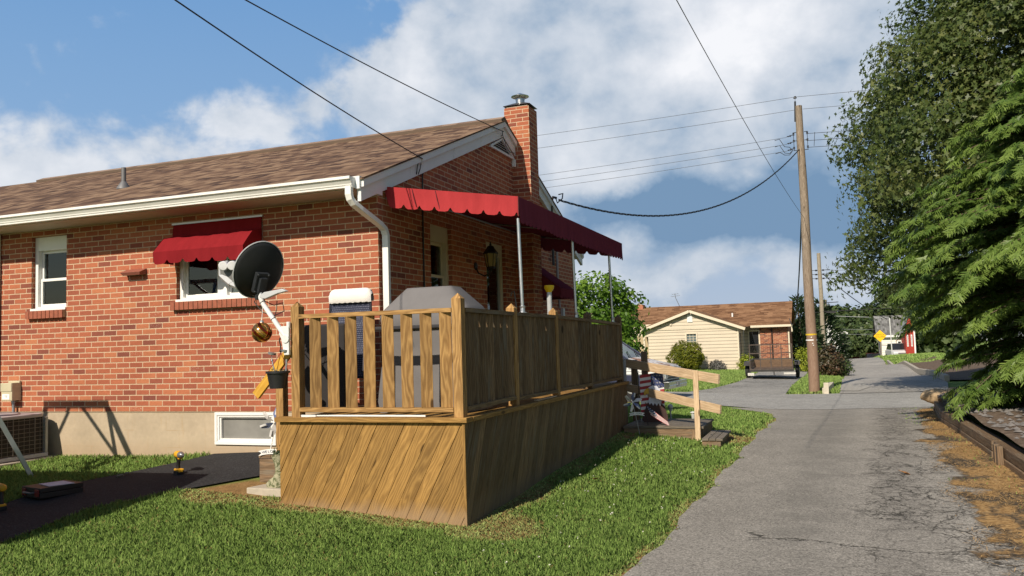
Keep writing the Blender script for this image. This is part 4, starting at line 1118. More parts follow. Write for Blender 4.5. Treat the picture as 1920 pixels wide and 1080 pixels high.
mb.tube([(AX1+.002, AY0-.004, atop(AX1)), (AX1+.006, AY0-.02, atop(AX1)-.22)], .006, 5)
apart(mb, 'seam', plain('seam_dark', (.12,.012,.016), .8))
mb = MB()
zf = atop(AX1)-.02
mb.cyl((AX1-.02, AY0+.02, zf), (AX1-.02, AY1-.02, zf), .014, n=8)
for y in (AY0+.02, 1.75, 3.4, AY1-.02):
    mb.cyl((.015, y, atop(0)-.02), (AX1-.02, y, zf), .013, n=8)
mb.cyl((.02, AY0+.02, atop(0)-.03), (.02, AY1-.02, atop(0)-.03), .013, n=8)
mb.cyl((.02, AY0+.02, 2.42), (AX1-.02, AY0+.02, zf-.10), .011, n=8)
apart(mb, 'frame', STEEL, smooth=True)
for y in (.15, 2.19, 4.16):
    i = 0 if y < 1 else (1 if y < 3 else 2)
    zr = (1.032, 1.012, .985)[i]
    mb = MB(); mb.cyl((AX1+.008, y, zr+.01), (AX1-.012, y, 2.05), .0185, n=12); mb.lathe([(.05, 0), (.05, .008), (.028, .012), (.026, .05), (.030, .055), (.030, .075), (.02, .08)], (AX1+.008, y, zr), n=14)
    apart(mb, 'post', GALV, smooth=True)

def small_awning(name, label, o, U, N, width, zt, proj, drop, val, m_, bar=True, sides=True, ns=7, mval=None, prof=((0, 0), (1, 1))):
    """window awning in frame o, U along the wall, N out of the wall"""
    t = thing(name, label, 'awning', tuple(np.asarray(o, float)+V(0, 0, zt-drop-val)))
    O = V(0, 0, -(zt-drop-val)); U, N = np.asarray(U, float), np.asarray(N, float)
    def W_(a, d, z): return O+U*a+N*d+V(0, 0, z)
    mb = MB(); n1, n2 = 14, 12; vs = []
    for j in range(n2+1):
        f = j/n2; fd = float(np.interp(f, np.linspace(0, 1, len(prof)), [p[0] for p in prof])); fz = float(np.interp(f, np.linspace(0, 1, len(prof)), [p[1] for p in prof]))
        for i in range(n1+1):
            a = width*i/n1
            wr = .008*math.sin(i*1.9+j*.6)*math.sin(math.pi*f)
            vs.append(W_(a, .02+(proj-.02)*fd, zt-drop*fz-.014*math.sin(math.pi*f)*math.sin(math.pi*i/n1)+wr))
    mb.add(vs, [[j*(n1+1)+i, j*(n1+1)+i+1, (j+1)*(n1+1)+i+1, (j+1)*(n1+1)+i] for j in range(n2) for i in range(n1)])
    mb.build('canopy', m_, t, smooth=2)
    low = scallop(ns, 0, width, 0, lambda a: zt-drop-val+.01*math.sin(a*4), .045); n = len(low); vs = []
    for r in range(4):
        f = r/3
        for (a, z) in low: vs.append(W_(a, proj+.002-.015*f+.01*math.sin(a*11)*f, (zt-drop)+(z-zt+drop)*f))
    mb = MB(); mb.add(vs, [[r*n+i, (r+1)*n+i, (r+1)*n+i+1, r*n+i+1] for r in range(3) for i in range(n-1)])
    mb.build('valance', mval or m_, t, smooth=2)
    for a in (0, width):
        mb = MB(); P = [W_(a, .02+(proj-.02)*p[0], zt-drop*p[1]) for p in prof]+[W_(a, proj-.01, zt-drop-val+.03), W_(a, .02, zt-drop-val+.03)]; k_ = len(P)
        Q = [p+U*.004*(1 if a else -1) for p in P]
        mb.add(P+Q, [list(range(k_)), [k_+i for i in range(k_)][::-1]]); mb.build('side_panel', m_, t)
    if bar:
        mb = MB(); mb.beam(W_(-.02, .015, zt+.012), W_(width+.02, .015, zt+.012), .03, .022); mb.build('head_rail', GALV, t)
    mb = MB(); mb.tube([W_(.02, .02, zt-drop), W_(.02, proj-.01, zt-drop-.004), W_(width-.02, proj-.01, zt-drop-.004), W_(width-.02, .02, zt-drop)], .008, 6); mb.build('frame', STEEL, t)
    return t
small_awning('window_awning', 'faded red canvas awning with a scalloped edge over the front window behind the dish', (-2.885, 0, 0), (1, 0, 0), (0, -1, 0), 1.32, 2.31, .36, .37, .155, CANVAS, ns=6, prof=((0, 0), (.05, .40), (.50, .50), (1, 1)))
small_awning('window_awning', 'dark red side window awning beyond the deck posts on the shaded wall', (0, 4.88, 0), (0, 1, 0), (1, 0, 0), .88, 2.05, .62, .44, .17, CANVAS_SHADED, bar=False, ns=5)

# ------------------------------------------------------------------ satellite dish on the corner post
dish = thing('satellite_dish', 'dark satellite dish seen from behind on a white mast clamped to the deck post', 'satellite dish', (-.10, -1.58, .70))
D0 = V(-.10, -1.58, .70)
def dip(mb, name, m, **kw): return mb.build(name, m, dish, **kw)
dc = V(-.395, -1.60, 1.485)-D0
axd = unit(V(-.80, .34, .40))              # boresight: away to the upper left
X_ = unit(np.cross(axd, V(0, 0, 1))); Y_ = np.cross(X_, axd)
mb = MB(); ra, rb, nn = .255, .285, 44; vs = []; rings = 7
for side in (0, 1):
    for r in range(rings+1):
        f = r/rings
        for k_ in range(nn):
            a = 2*math.pi*k_/nn
            vs.append(dc+X_*ra*f*math.cos(a)+Y_*rb*f*math.sin(a)+axd*(.062*f*f-.062)+axd*(.007 if side else 0))
fs = []
for r in range(rings):
    for k_ in range(nn):
        k2 = (k_+1) % nn
        fs.append([r*nn+k_, (r+1)*nn+k_, (r+1)*nn+k2, r*nn+k2])
        b_ = (rings+1)*nn; fs.append([b_+r*nn+k_, b_+r*nn+k2, b_+(r+1)*nn+k2, b_+(r+1)*nn+k_])
for k_ in range(nn):
    k2 = (k_+1) % nn; b_ = (rings+1)*nn; fs.append([rings*nn+k_, b_+rings*nn+k_, b_+rings*nn+k2, rings*nn+k2])
mb.add(vs, fs); dip(mb, 'reflector', DISHG, smooth=2)
mb = MB(); mb.tube([dc+X_*ra*1.004*math.cos(6.2832*k_/40)+Y_*rb*1.004*math.sin(6.2832*k_/40)+axd*.003 for k_ in range(41)], .006, 6, caps=False); dip(mb, 'rim', GREYP, smooth=True)
# mount plate, mast, clamp
bk = dc-axd*.075-Y_*.10
mb = MB(); mb.obox(bk, X_*.13, Y_*.20, axd*.05); mb.obox(bk-axd*.035-Y_*.05, X_*.07, Y_*.22, axd*.05)
for sx in (-1, 1):
    for sy in (-1, 1): mb.cyl(bk-axd*.02+X_*sx*.055+Y_*sy*.085, bk-axd*.045+X_*sx*.055+Y_*sy*.085, .011, n=8)
dip(mb, 'mount_bracket', plain('bracket_black', (.02,.023,.027), .5), bevel=.004)
mt = V(-.372, -1.615, 1.20)-D0; mbot = V(-.085, -1.60, .815)-D0
mb = MB(); mb.tube([mt+V(-.0, 0, .10), mt+V(0, 0, .03), mt+unit(mbot-mt)*.04, mbot], [.022, .022, .023, .024], 14); dip(mb, 'mast', plain('mast_white', (.72,.72,.72), .4), smooth=True)
mb = MB()
for f in (.08, .5): 
    c = mt+(mbot-mt)*f; d = unit(mbot-mt); mb.cyl(c-d*.003, c+d*.003, .026, n=14)
dip(mb, 'strap', BLACKP)
mb = MB(); mb.prism([(-.05, .10), (.035, .10), (.035, -.17), (-.02, -.17), (-.05, -.02), (-.075, .03)], mbot+V(.0, -.02, .02), (1, 0, 0), (0, 0, 1), -.03); mb.cyl(mbot+V(0, .01, 0), mbot+V(0, -.03, 0), .04, n=16); mb.cyl(mbot+V(.02, 0, .10), mbot+V(.02, 0, .16), .02, n=10)
dip(mb, 'clamp', plain('clamp_white', (.70,.70,.69), .45), bevel=.004)
# feed arm with two feed horns
a0 = dc-Y_*rb*.86-axd*.01; a1 = V(-.80, -1.50, 1.375)-D0; a2 = V(-.948, -1.47, 1.475)-D0; a3 = V(-.955, -1.47, 1.59)-D0
mb = MB(); mb.tube([a0, a1], [.022, .030], 4); mb.tube([a1, a1+(a2-a1)*.9, a2, a3], [.035, .034, .030, .026], 4); mb.beam(a3, a3+V(.09, .01, .012), .04, .03)
dip(mb, 'feed_arm', GREYP, bevel=.003)
mb = MB(); mb.prism([(0, 0), (.10, -.02), (.26, -.03), (.26, -.16), (.16, -.19), (0, -.12)], a3+V(.005, .0, .005), (1, .0, 0), (0, 0, 1), .02); dip(mb, 'feed_bracket', plain('grey_bracket', (.13,.13,.125), .6))
for i, p in enumerate((V(-.862, -1.53, 1.560), V(-.757, -1.53, 1.556))):
    ax_ = unit(V(.42, -.88, -.15)); p = p-D0
    mb = MB(); mb.lathe([(0, .048), (.040, .047), (.046, .040), (.047, -.01), (.040, -.02), (.016, -.03), (.014, -.10), (.0, -.10)], p, ax_, n=20); dip(mb, 'feed_horn', plain('horn_white', (.66,.66,.68), .4), smooth=True)
# grey tilt arm poking out to the right, loose cables
mb = MB(); mb.prism([(0, 0), (.05, .028), (.25, .038), (.30, .012), (.20, .0), (.06, -.035), (0, -.02)], mt+V(.045, -.02, .03), (1, 0, .06), (0, 0, 1), .05); dip(mb, 'side_arm', GREYP, bevel=.004)
def sagline(p, q, sag, n=12):
    p, q = np.asarray(p, float), np.asarray(q, float)
    return [p+(q-p)*t_+V(0, 0, -4*sag*t_*(1-t_)) for t_ in np.linspace(0, 1, n)]
mb = MB()
mb.tube([mt+V(.02, .02, -.01), mt+V(.12, .05, -.06), mt+V(.22, .05, -.04), mt+V(.235, .05, -.12), mt+V(.12, .05, -.16), mt+V(-.0, .03, -.12), mt+V(-.09, .03, -.02), mt+V(-.06, .02, .02)], .005, 6)
mb.tube([mt+V(.17, .03, -.02), mt+V(.165, .03, -.10), mt+V(.13, .03, -.20)], .004, 6)
dip(mb, 'cable', WIRE, smooth=True)
# things that hang from the mast
orn = thing('hanging_ball', 'shiny gold and red striped ball hanging from the dish mast', 'ornament', (-.360, -1.61, .885))
MB().sphere((0, 0, 0), .0975, 32, 20).build('ball', mat('ornament_gold', m_ornament), orn, smooth=2)
mb = MB(); mb.lathe([(.020, .094), (.018, .112), (.006, .116)], n=14); mb.build('cap', GALV, orn, smooth=True)
mb = MB(); mb.tube([(0, 0, .112), (.004, .0, .15), (.010, 0, .20), (.012, 0, .255)], .003, 6); mb.build('hook', WHITEP, orn)
pot = thing('hanging_pot', 'black plastic flower pot hung on red wires from the dish clamp', 'flower pot', (-.172, -1.625, .355))
mb = MB(); mb.lathe([(.0, .0), (.075, .0), (.10, .14), (.112, .142), (.112, .162), (.100, .162), (.095, .13), (.0, .125)], n=24); mb.build('pot', plain('pot_black', (.018,.018,.02), .45), pot, smooth=True)
mb = MB(); mb.lathe([(.0, .135), (.094, .130)], n=20); mb.build('soil', SOIL, pot)
mb = MB()
for a in (.2, 2.3, 4.4): mb.tube([(.108*math.cos(a), .108*math.sin(a), .155), (.035, 0, .335)], .0028, 5)
mb.build('hanger', plain('red_wire', (.22,.03,.02), .6), pot)
mb = MB(); mb.tube([(.035, 0, .335), (.035, 0, .40), (.022, 0, .44), (.030, 0, .475)], .006, 6); mb.sphere((.036, 0, .35), .014, 10, 6); mb.build('hook', BLACKP, pot, smooth=True)
mb = MB()
mb.tube([(-.03, 0, .13), (-.062, 0, .255)], .006, 6); mb.sphere((-.064, 0, .262), .012, 10, 6); mb.tube([(.075, .02, .13), (.085, .02, .27)], .010, 6)
mb.lathe([(.0, .0), (.036, .004), (.038, .022), (.0, .026)], (-.075, .01, .315), (.25, 0, 1), n=14); mb.tube([(-.062, 0, .255), (-.075, .01, .315)], .0025, 5); mb.lathe([(.0, .0), (.036, .004), (.038, .022), (.0, .026)], (.07, .02, .338), (.1, 0, 1), n=14)
mb.build('solar_lights', plain('dull_silver', (.42,.44,.47), .35, .7), pot, smooth=True)
P_ = np.array([(RNG.uniform(-.07, .07), RNG.uniform(-.06, .06), RNG.uniform(.13, .19)) for _ in range(46)])
leaf_cloud('dry_sprigs', P_, RNG.normal(size=(46, 3)), .022, [(0, -.3, 0), (1, 0, 0), (0, .3, 0)], plain('dry_stalk', (.30,.24,.13), .9), pot)

# ------------------------------------------------------------------ lounge chair with a white headrest towel
ch = thing('lounge_chair', 'navy mesh lounge chair with a white towel over its top behind the front railing', 'chair', (-.10, -.42, .083))
def frm(a, z): return V(a, -.02+.14*(1.25-z)*-.55, z)
mb = MB()
for s_ in (-1, 1):
    mb.tube([frm(s_*.245+.03*(1.2-z)*0+(.06 if s_ > 0 else .0)*(1.2-z), z)+V(0, 0, 0) for z in (1.24, .9, .6, .3, 0.0)], .014, 8)
mb.tube([frm(-.245, .32), frm(.30, .32)], .012, 8); mb.tube([frm(-.245, 1.2), frm(.245, 1.2)], .013, 8)
mb.tube([V(.25, -.12, .66), V(.30, -.26, .62), V(.31, -.30, .40), V(.30, -.10, .33)], .014, 8); mb.tube([V(-.25, -.12, .66), V(-.28, -.26, .62), V(-.28, -.30, .40), V(-.26, -.10, .33)], .014, 8)
mb.build('frame', plain('chair_frame', (.020,.021,.035), .4, .3), ch, smooth=True)
mb = MB(); vs = []; nz_ = 16
for i in range(nz_+1):
    z = .33+(1.22-.33)*i/nz_; w0, w1_ = -.235, .235+.06*(1.2-z)
    for a in np.linspace(w0, w1_, 9): vs.append(frm(a, z)+V(0, -.004+.006*math.sin(z*20), 0))
mb.add(vs, [[i*9+j, i*9+j+1, (i+1)*9+j+1, (i+1)*9+j] for i in range(nz_) for j in range(8)]); mb.build('sling', mat('navy_weave', m_weave), ch, smooth=2)
mb = MB(); pr = []; n1 = 22
for j, (dy, z) in enumerate(((-.050, 1.115), (-.062, 1.14), (-.066, 1.20), (-.055, 1.245), (-.02, 1.268), (.03, 1.26), (.055, 1.22), (.05, 1.13))):
    for i in range(n1+1):
        a = -.25+.52*i/n1; e_ = min(1, min(i, n1-i)/3.0); e_ = math.sqrt(1-(1-e_)**2)
        zz = z-(1-e_)*.06*(1 if z > 1.2 else 0)+(.004*math.sin(i*2.3) if j in (0, 7) else 0)
        pr.append((a, -.02+dy*(.55+.45*e_)-.0, zz))
mb.add(pr, [[j*(n1+1)+i, j*(n1+1)+i+1, (j+1)*(n1+1)+i+1, (j+1)*(n1+1)+i] for j in range(7) for i in range(n1)])
MB().obox((-.02, -.50, .45), (.50, 0, 0), (0, .05, .0), (0, 0, .86)).build('dark_panel', plain('panel_dark', (.018,.015,.016), .8, var=.3), ch, bevel=.02)  # near-black upright slab behind the first balusters
o = mb.build('towel', plain('white_terry', (.82,.78,.74), .95, var=.06, bump=.8, bs=120), ch, smooth=2)

# ------------------------------------------------------------------ barbecue under its cover
gr = thing('covered_grill', 'gas barbecue under a grey fabric cover in the corner of the deck', 'grill', (1.02, -.70, .083))
sec = []   # (z, half-x, half-y)
prof_ = [(.0, .47, .30), (.10, .475, .31), (.45, .45, .29), (.72, .45, .29), (.84, .475, .315), (.93, .485, .325), (1.00, .45, .29), (1.18, .27, .17), (1.205, .25, .14)]
mb = MB(); n = 48; vs = []
for (z, hx, hy) in prof_:
    for k_ in range(n):
        a = 2*math.pi*k_/n; c, s_ = math.cos(a), math.sin(a); e_ = .28 if z > .05 else .35
        x = hx*math.copysign(abs(c)**e_, c); y = hy*math.copysign(abs(s_)**e_, s_)
        fold = 1+(.075*math.sin(5*a+1.2)+.05*math.sin(9*a))*max(0, min(1, (.80-z)/.5))
        sag = .02*math.cos(4*a) if .9 < z < 1.1 else 0
        vs.append((x*fold, y*fold, z+(.02*math.sin(3*a) if z == 0 else 0)+sag*.5))
fs = [[i*n+k_, i*n+(k_+1) % n, (i+1)*n+(k_+1) % n, (i+1)*n+k_] for i in range(len(prof_)-1) for k_ in range(n)]
fs.append([(len(prof_)-1)*n+k_ for k_ in range(n)])
mb.add(vs, fs)
mb.build('cover', plain('grey_cover', (.155,.148,.152), .75, var=.14, vs=4, bump=.5, bs=6, spec=.3), gr, smooth=True)
mb = MB(); mb.add([(s_*.41, -.302 if 0 else -.318, z) for s_ in (-1, 1) for z in (.60, .82)], [[0, 2, 3, 1]]); 
mb = MB(); mb.box((-.49, -.335, .795), (.49, -.30, .83)); mb.build('overhang_shade', plain('overhang_shade_dark', (.035,.035,.04), .9), gr, bevel=.01)  # dark strip painted in for the shade under the cover's overhang

# wall lantern
lt = thing('wall_lantern', 'black coach lantern with yellowish glass beside the side door under the awning', 'lantern', (.0, 2.77, 1.78))
lc = V(.245, 0, 0)
mb = MB()
mb.lathe([(.05, -.0), (.065, .01), (.06, .035)], lc+V(0, 0, .005), n=6); mb.lathe([(.108, .222), (.112, .232), (.06, .30), (.045, .33), (.014, .345), (.018, .36), (.010, .375), (.014, .388), (0, .40)], lc, n=6)
for k_ in range(6):
    a = math.pi*k_/3+.3; mb.tube([lc+V(.062*math.cos(a), .062*math.sin(a), .035), lc+V(.098*math.cos(a), .098*math.sin(a), .225)], .006, 5)
mb.build('cage', BLACKP, lt)
mb = MB(); mb.lathe([(.056, .038), (.090, .222)], lc, n=6); mb.build('glass', mat('amber_glass', lambda n_: n_.node('ShaderNodeMixShader', {0: .45, 1: n_.node('ShaderNodeBsdfTranslucent', {'Color': (.75,.62,.30)}).outputs[0], 2: bsdf(n_, (.42,.35,.16), .15)}).outputs[0]), lt)
mb = MB(); mb.tube([lc+V(0, 0, .0), lc+V(0, 0, -.04), lc+V(-.10, 0, -.09), lc+V(-.2, 0, -.04), lc+V(-.235, 0, .05)], .011, 8); mb.lathe([(.0, .0), (.055, .004), (.055, .014), (.0, .02)], (.002, 0, .06), (1, 0, 0), n=18)
mb.build('bracket', BLACKP, lt, smooth=True)
# rain gauge / feeder tube on the third post
fd = thing('rain_gauge', 'clear tube with a yellow funnel top fixed to a deck post', 'rain gauge', (1.60, 1.235, 1.04))
mb = MB(); mb.lathe([(.030, .0), (.030, .27), (.027, .27), (.027, .01)], n=18); mb.build('tube', plain('milky_tube', (.42,.44,.45), .2, spec=.7), fd, smooth=True)
mb = MB(); mb.lathe([(.028, .262), (.034, .278), (.058, .315), (.060, .350), (.054, .350), (.05, .318)], n=20); mb.build('funnel', plain('gauge_yellow', (.72,.48,.01), .4), fd, smooth=True)
t = tag(MB().tube([(.30, 3.62, .09), (.28, 3.66, 1.30), (.24, 3.70, 1.52), (.2, 3.70, 1.50), (.19, 3.68, 1.44)], .009, 8).build('shepherd_hook', STEEL, smooth=True), 'thin curled metal plant hook standing near the side window on the deck', 'hook')

# ------------------------------------------------------------------ things along the front wall
ac = thing('air_conditioner', 'air conditioning unit with a wire grille on a concrete pad against the front wall', 'air conditioner', (-5.32, -.53, -.56))
mb = MB(); mb.obox((.0, 0, -.055), (1.12, 0, 0), (0, 1.06, 0), (0, 0, .10)); mb.build('pad', CONCRETE, ac, bevel=.01)
mb = MB(); mb.obox((0, 0, .025), (.90, 0, 0), (0, .86, 0), (0, 0, .05)); mb.build('base_pan', GREYP, ac, bevel=.008)
mb = MB(); mb.obox((0, 0, .28), (.80, 0, 0), (0, .76, 0), (0, 0, .46)); mb.build('coil', plain('coil_dark', (.022,.017,.015), .7, var=.4, vs=24, bump=.6, bs=70), ac)
mb = MB()
for (sx, sy) in ((-1, -1), (1, -1), (1, 1), (-1, 1)): mb.obox((sx*.425, sy*.405, .28), (.045, 0, 0), (0, .045, 0), (0, 0, .46))
mb.build('corner_post', plain('ac_grey', (.40,.40,.38), .5, var=.1), ac, bevel=.008)
mb = MB()
for k_ in range(9):
    z = .07+k_*.052
    mb.tube([(.44, -.40, z), (.455, 0, z), (.44, .40, z)], .0028, 5); mb.tube([(-.40, -.42, z), (.40, -.42, z)], .0028, 5)
for k_ in range(11):
    y = -.38+k_*.076; mb.tube([(.452, y, .05), (.452, y, .51)], .0028 if k_ % 4 else .006, 5); mb.tube([(y*1.05, -.423, .05), (y*1.05, -.423, .51)], .0028, 5)
mb.build('grille', plain('grille_wire', (.22,.19,.17), .5, .4), ac)
mb = MB()
P = []
for k_ in range(40):
    a = 2*math.pi*k_/40; c, s_ = math.cos(a), math.sin(a)
    P.append((.455*math.copysign(abs(c)**.35, c), .435*math.copysign(abs(s_)**.35, s_)))
mb.prism(P, (0, 0, .512), (1, 0, 0), (0, 1, 0), .045); mb.lathe([(.30, .557), (.30, .575), (.0, .585)], n=28)
mb.build('top_cover', plain('ac_top', (.42,.38,.40), .5, var=.08), ac, bevel=.01)
bx_ = thing('meter_box', 'beige electric box with a white label on the front wall above the air conditioner', 'electric box', (-5.585, 0, .0))
mb = MB(); mb.obox((0, -.07, .275), (.20, 0, 0), (0, .14, 0), (0, 0, .235)); mb.obox((-.005, -.075, .335), (.205, 0, 0), (0, .146, 0), (0, 0, .112)); mb.obox((0, -.02, .40), (.21, 0, 0), (0, .03, 0), (0, 0, .03)); mb.build('case', TAN, bx_, bevel=.006)
mb = MB(); mb.obox((-.01, -.1415, .21), (.13, 0, 0), (0, .002, 0), (0, 0, .07)); lb = mb.build('label', WHITEP, bx_)
mb = MB(); mb.obox((-.005, -.1430, .222), (.06, 0, 0), (0, .001, 0), (0, 0, .006)); mb.obox((0, -.1430, .206), (.03, 0, 0), (0, .001, 0), (0, 0, .006)); mb.build('lettering', BLACKP, bx_)
mb = MB(); mb.cyl((.02, -.05, .16), (.02, -.05, .12), .03, n=12); mb.cyl((.02, -.05, .13), (.02, -.05, -.62), .018, n=10); mb.build('conduit', STEEL, bx_, smooth=True)
t = tag(MB().prism([(0, -.03), (.09, -.035), (.12, .0), (.09, .03), (0, .03)], (-5.99, -.09, .115), (1, 0, 0), (0, 0, 1), .02).build('wall_tag', WHITEP, bevel=.004), 'small white pointed tag at the left edge beside the downspout above the air conditioner', 'tag')

# metal work stand: only one leg reaches into the picture
sd_ = thing('work_stand', 'tall grey metal A-frame stand with one slanting leg in front of the air conditioner', 'stand', (-4.6, -2.0, -.66))
O = V(-4.6, -2.0, -.66)
def sq(mb, p, q, w=.045): mb.beam(np.array(p)-O, np.array(q)-O, w, w)
tops = [(-4.375, -2.27, 1.84), (-5.42, -2.27, 1.84)]
feet = [(-3.81, -1.21, G(-3.81, -1.21)), (-5.9, -1.25, G(-5.9, -1.25))]
back = [(-2.45, -3.42, G(-2.45, -3.42)), (-6.6, -3.42, G(-6.6, -3.42))]
mb = MB(); sq(mb, (-5.46, -2.27, 1.86), (-4.34, -2.27, 1.86), .06); mb.build('top_bar', STEEL, sd_)
for a, b in zip(tops, feet): mb = MB(); sq(mb, a, b); mb.build('leg', GALV, sd_)
for a, b in zip(tops, back): mb = MB(); sq(mb, a, b, .06); mb.build('leg', GALV, sd_)
for i in (0, 1):
    mb = MB(); f = .5; p = np.array(tops[i])*(1-f)+np.array(feet[i])*f; q = np.array(tops[i])*(1-f)+np.array(back[i])*f
    sq(mb, p, q, .035); sq(mb, p+(np.array(feet[i])-np.array(tops[i]))*.09, q+V(0, 0, .22), .03)
    c = V(-4.9+(.1 if i == 0 else -.1), -2.27, 1.84); e_ = np.array(tops[i])*.62+np.array(back[i])*.38
    sq(mb, c, e_, .035); mb.build('brace', STEEL, sd_)

# stand-in shed added out of view to throw the long shadow over the path
sh_ = thing('shadow_caster_shed', 'low grey stand-in shed added out of view to shadow the blacktop path', 'shed', (-4.2, -4.75, -.78))
mb = MB()
mb.obox((0, 0, 1.05), (4.5, 0, 0), (0, 2.2, 0), (0, 0, 2.1)); mb.build('wall', mat('shed_siding', m_siding, col=(.42,.42,.40), H=.16), sh_)
mb = MB(); mb.prism([(-1.25, 2.08), (1.25, 2.08), (1.25, 2.14), (0, 2.52), (-1.25, 2.14)], (-2.3, 0, 0), (0, 1, 0), (0, 0, 1), 4.6); mb.build('roof', SHINGLE, sh_)
mb = MB(); mb.obox((1.0, 1.11, .95), (.9, 0, 0), (0, .04, 0), (0, 0, 1.85)); d_ = mb.build('door', WHITEP, sh_); MB().cyl((.68, 1.13, .95), (.68, 1.18, .95), .02).build('handle', STEEL, d_)

# tools left on the path
tc = thing('tool_case', 'flat black tool case with red latches lying by the blacktop path', 'tool case', (-2.60, -1.97, G(-2.6, -1.97)+.020), rad(-14))
mb = MB(); mb.obox((0, 0, .028), (.36, 0, 0), (0, .42, 0), (0, 0, .05)); mb.obox((0, 0, .080), (.36, 0, 0), (0, .42, 0), (0, 0, .045)); mb.obox((0, 0, .054), (.33, 0, 0), (0, .39, 0), (0, 0, .01)); mb.build('shell', plain('case_black', (.016,.015,.016), .55, var=.2), tc, bevel=.012)
mb = MB(); mb.tube([(-.075, -.21, .055), (-.075, -.245, .055), (.075, -.245, .055), (.075, -.21, .055)], .010, 8); mb.build('handle', plain('handle_grey', (.10,.10,.105), .4), tc, smooth=True)
for s_ in (-1, 1): mb = MB(); mb.obox((s_*.125, -.213, .055), (.07, 0, 0), (0, .016, 0), (0, 0, .068)); mb.build('latch', plain('latch_red', (.17,.012,.014), .5), tc, bevel=.004)
t = tag(MB().prism([(-.15, -.10), (.12, -.13), (.16, .10), (-.11, .125)], (.03+0, .02, .106), (1, 0, 0), (0, 1, 0), .003).build('paper_sheet', plain('paper', (.62,.62,.68), .8)), 'white instruction sheet lying on the lid of the black tool case', 'paper')
t.location = tc.location; t.rotation_euler = tc.rotation_euler
def drill(name, label, loc, rz, chuck=True):
    t = thing(name, label, 'drill', loc, rz)
    Yl = plain('tool_yellow', (.70,.36,.015), .42, var=.08)
    mb = MB(); mb.obox((0, 0, .022), (.078, 0, 0), (0, .115, 0), (0, 0, .030)); mb.obox((0, .0, .004), (.074, 0, 0), (0, .11, 0), (0, 0, .012)); mb.build('battery', BLACKP, t, bevel=.006)
    mb = MB(); mb.obox((0, -.004, .046), (.074, 0, 0), (0, .105, 0), (0, 0, .022)); mb.obox((0, -.045, .036), (.05, 0, 0), (0, .03, 0), (0, 0, .03)); mb.build('foot', Yl, t, bevel=.007)
    mb = MB(); mb.tube([(0, .018, .055), (0, .016, .09), (0, .008, .14), (0, .0, .175)], [.023, .020, .021, .026], 12); mb.build('grip', BLACKP, t, smooth=True)
    mb = MB(); mb.lathe([(.0, -.075), (.026, -.072), (.036, -.05), (.038, .0), (.036, .045), (.030, .05), (.0, .05)], (0, .0, .205), (0, -1, 0), n=18); mb.obox((0, -.02, .175), (.036, 0, 0), (0, .06, 0), (0, 0, .03)); mb.build('body', Yl, t, smooth=True)
    mb = MB(); mb.lathe([(.036, .044), (.037, .06), (.030, .085), (.020, .105), (.012, .11), (.012, .125), (.005, .126), (.005, .152), (.0, .152)], (0, 0, .205), (0, -1, 0), n=16); mb.build('chuck', plain('gearcase_grey', (.26,.26,.27), .35, .6), t, smooth=True)
    mb = MB(); mb.obox((0, -.022, .150), (.012, 0, 0), (0, .016, 0), (0, 0, .03)); mb.build('trigger', BLACKP, t, bevel=.003)
    return t
drill('cordless_drill', 'yellow and black cordless driver standing upright at the sunny end of the blacktop path', (-1.87, -1.05, G(-1.87, -1.05)+.022), rad(62))
drill('cordless_drill', 'yellow and black cordless drill cut off by the left edge beside the tool case', (-2.56, -2.56, G(-2.56, -2.56)+.022), rad(-112))
t = tag(MB().tube([(-2.53, -1.24, G(-2.53, -1.24)+.035), (-2.47, -1.21, G(-2.47, -1.21)+.045)], [.014, .011], 6).tube([(-2.49, -1.16, G(-2.49, -1.16)+.05), (-2.42, -1.17, G(-2.42, -1.17)+.055)], [.013, .010], 6).build('bark_chip', plain('chip', (.20,.17,.12), .9)), 'small grey wood chip lying on the shaded blacktop path', 'wood chip')

# concrete slab, boot planter, pinwheel stake with its sign at the deck steps
sx_, sy_ = -.42, -1.34
t = tag(MB().prism([(-.26, -.11), (.24, -.14), (.26, .10), (-.16, .16), (-.22, .10)], (sx_, sy_, G(sx_, sy_)-.02), (1, 0, 0), (0, 1, 0), .075).build('stepping_slab', CONCRETE, bevel=.008), 'thick pale concrete slab lying at the left corner of the deck skirt', 'slab')
bt = thing('boot_planter', 'mossy grey stone planter shaped like a boot standing on the concrete slab', 'planter', (-.36, -1.36, G(-.4, -1.34)+.055))
mb = MB(); n = 20; vs = []
secs = [(0.0, .10, .052, -.045), (.035, .105, .055, -.048), (.07, .085, .05, -.03), (.10, .058, .044, -.005), (.15, .044, .040, .005), (.22, .048, .045, .0), (.28, .060, .055, -.004), (.315, .068, .062, -.01), (.30, .050, .045, -.01)]
for (z, hx, hy, ox) in secs:
    for k_ in range(n):
        a = 2*math.pi*k_/n; vs.append((ox+hx*math.cos(a)*(1+.05*math.sin(3*a+z*30)), hy*math.sin(a), z+(.02*math.cos(a) if z > .27 else 0)))
mb.add(vs, [[i*n+k_, i*n+(k_+1) % n, (i+1)*n+(k_+1) % n, (i+1)*n+k_] for i in range(len(secs)-1) for k_ in range(n)]+[list(range((len(secs)-1)*n, len(secs)*n))])
mb.build('boot', mat('mossy_stone', m_rust, base=(.36,.34,.23), rust=(.10,.115,.05), amt=.65, scale=22, rough=.9), bt, smooth=True)
P_ = np.array([(RNG.normal()*.035-.01, RNG.normal()*.03, .30+abs(RNG.normal())*.03) for _ in range(60)])
leaf_cloud('succulent', P_, RNG.normal(size=(60, 3)), .035, [(0, -.3, 0), (1, 0, 0), (0, .3, 0)], leafm('succulent_leaf', lo=(.03,.06,.03), mid=(.09,.12,.06), hi=(.18,.2,.11)), bt)
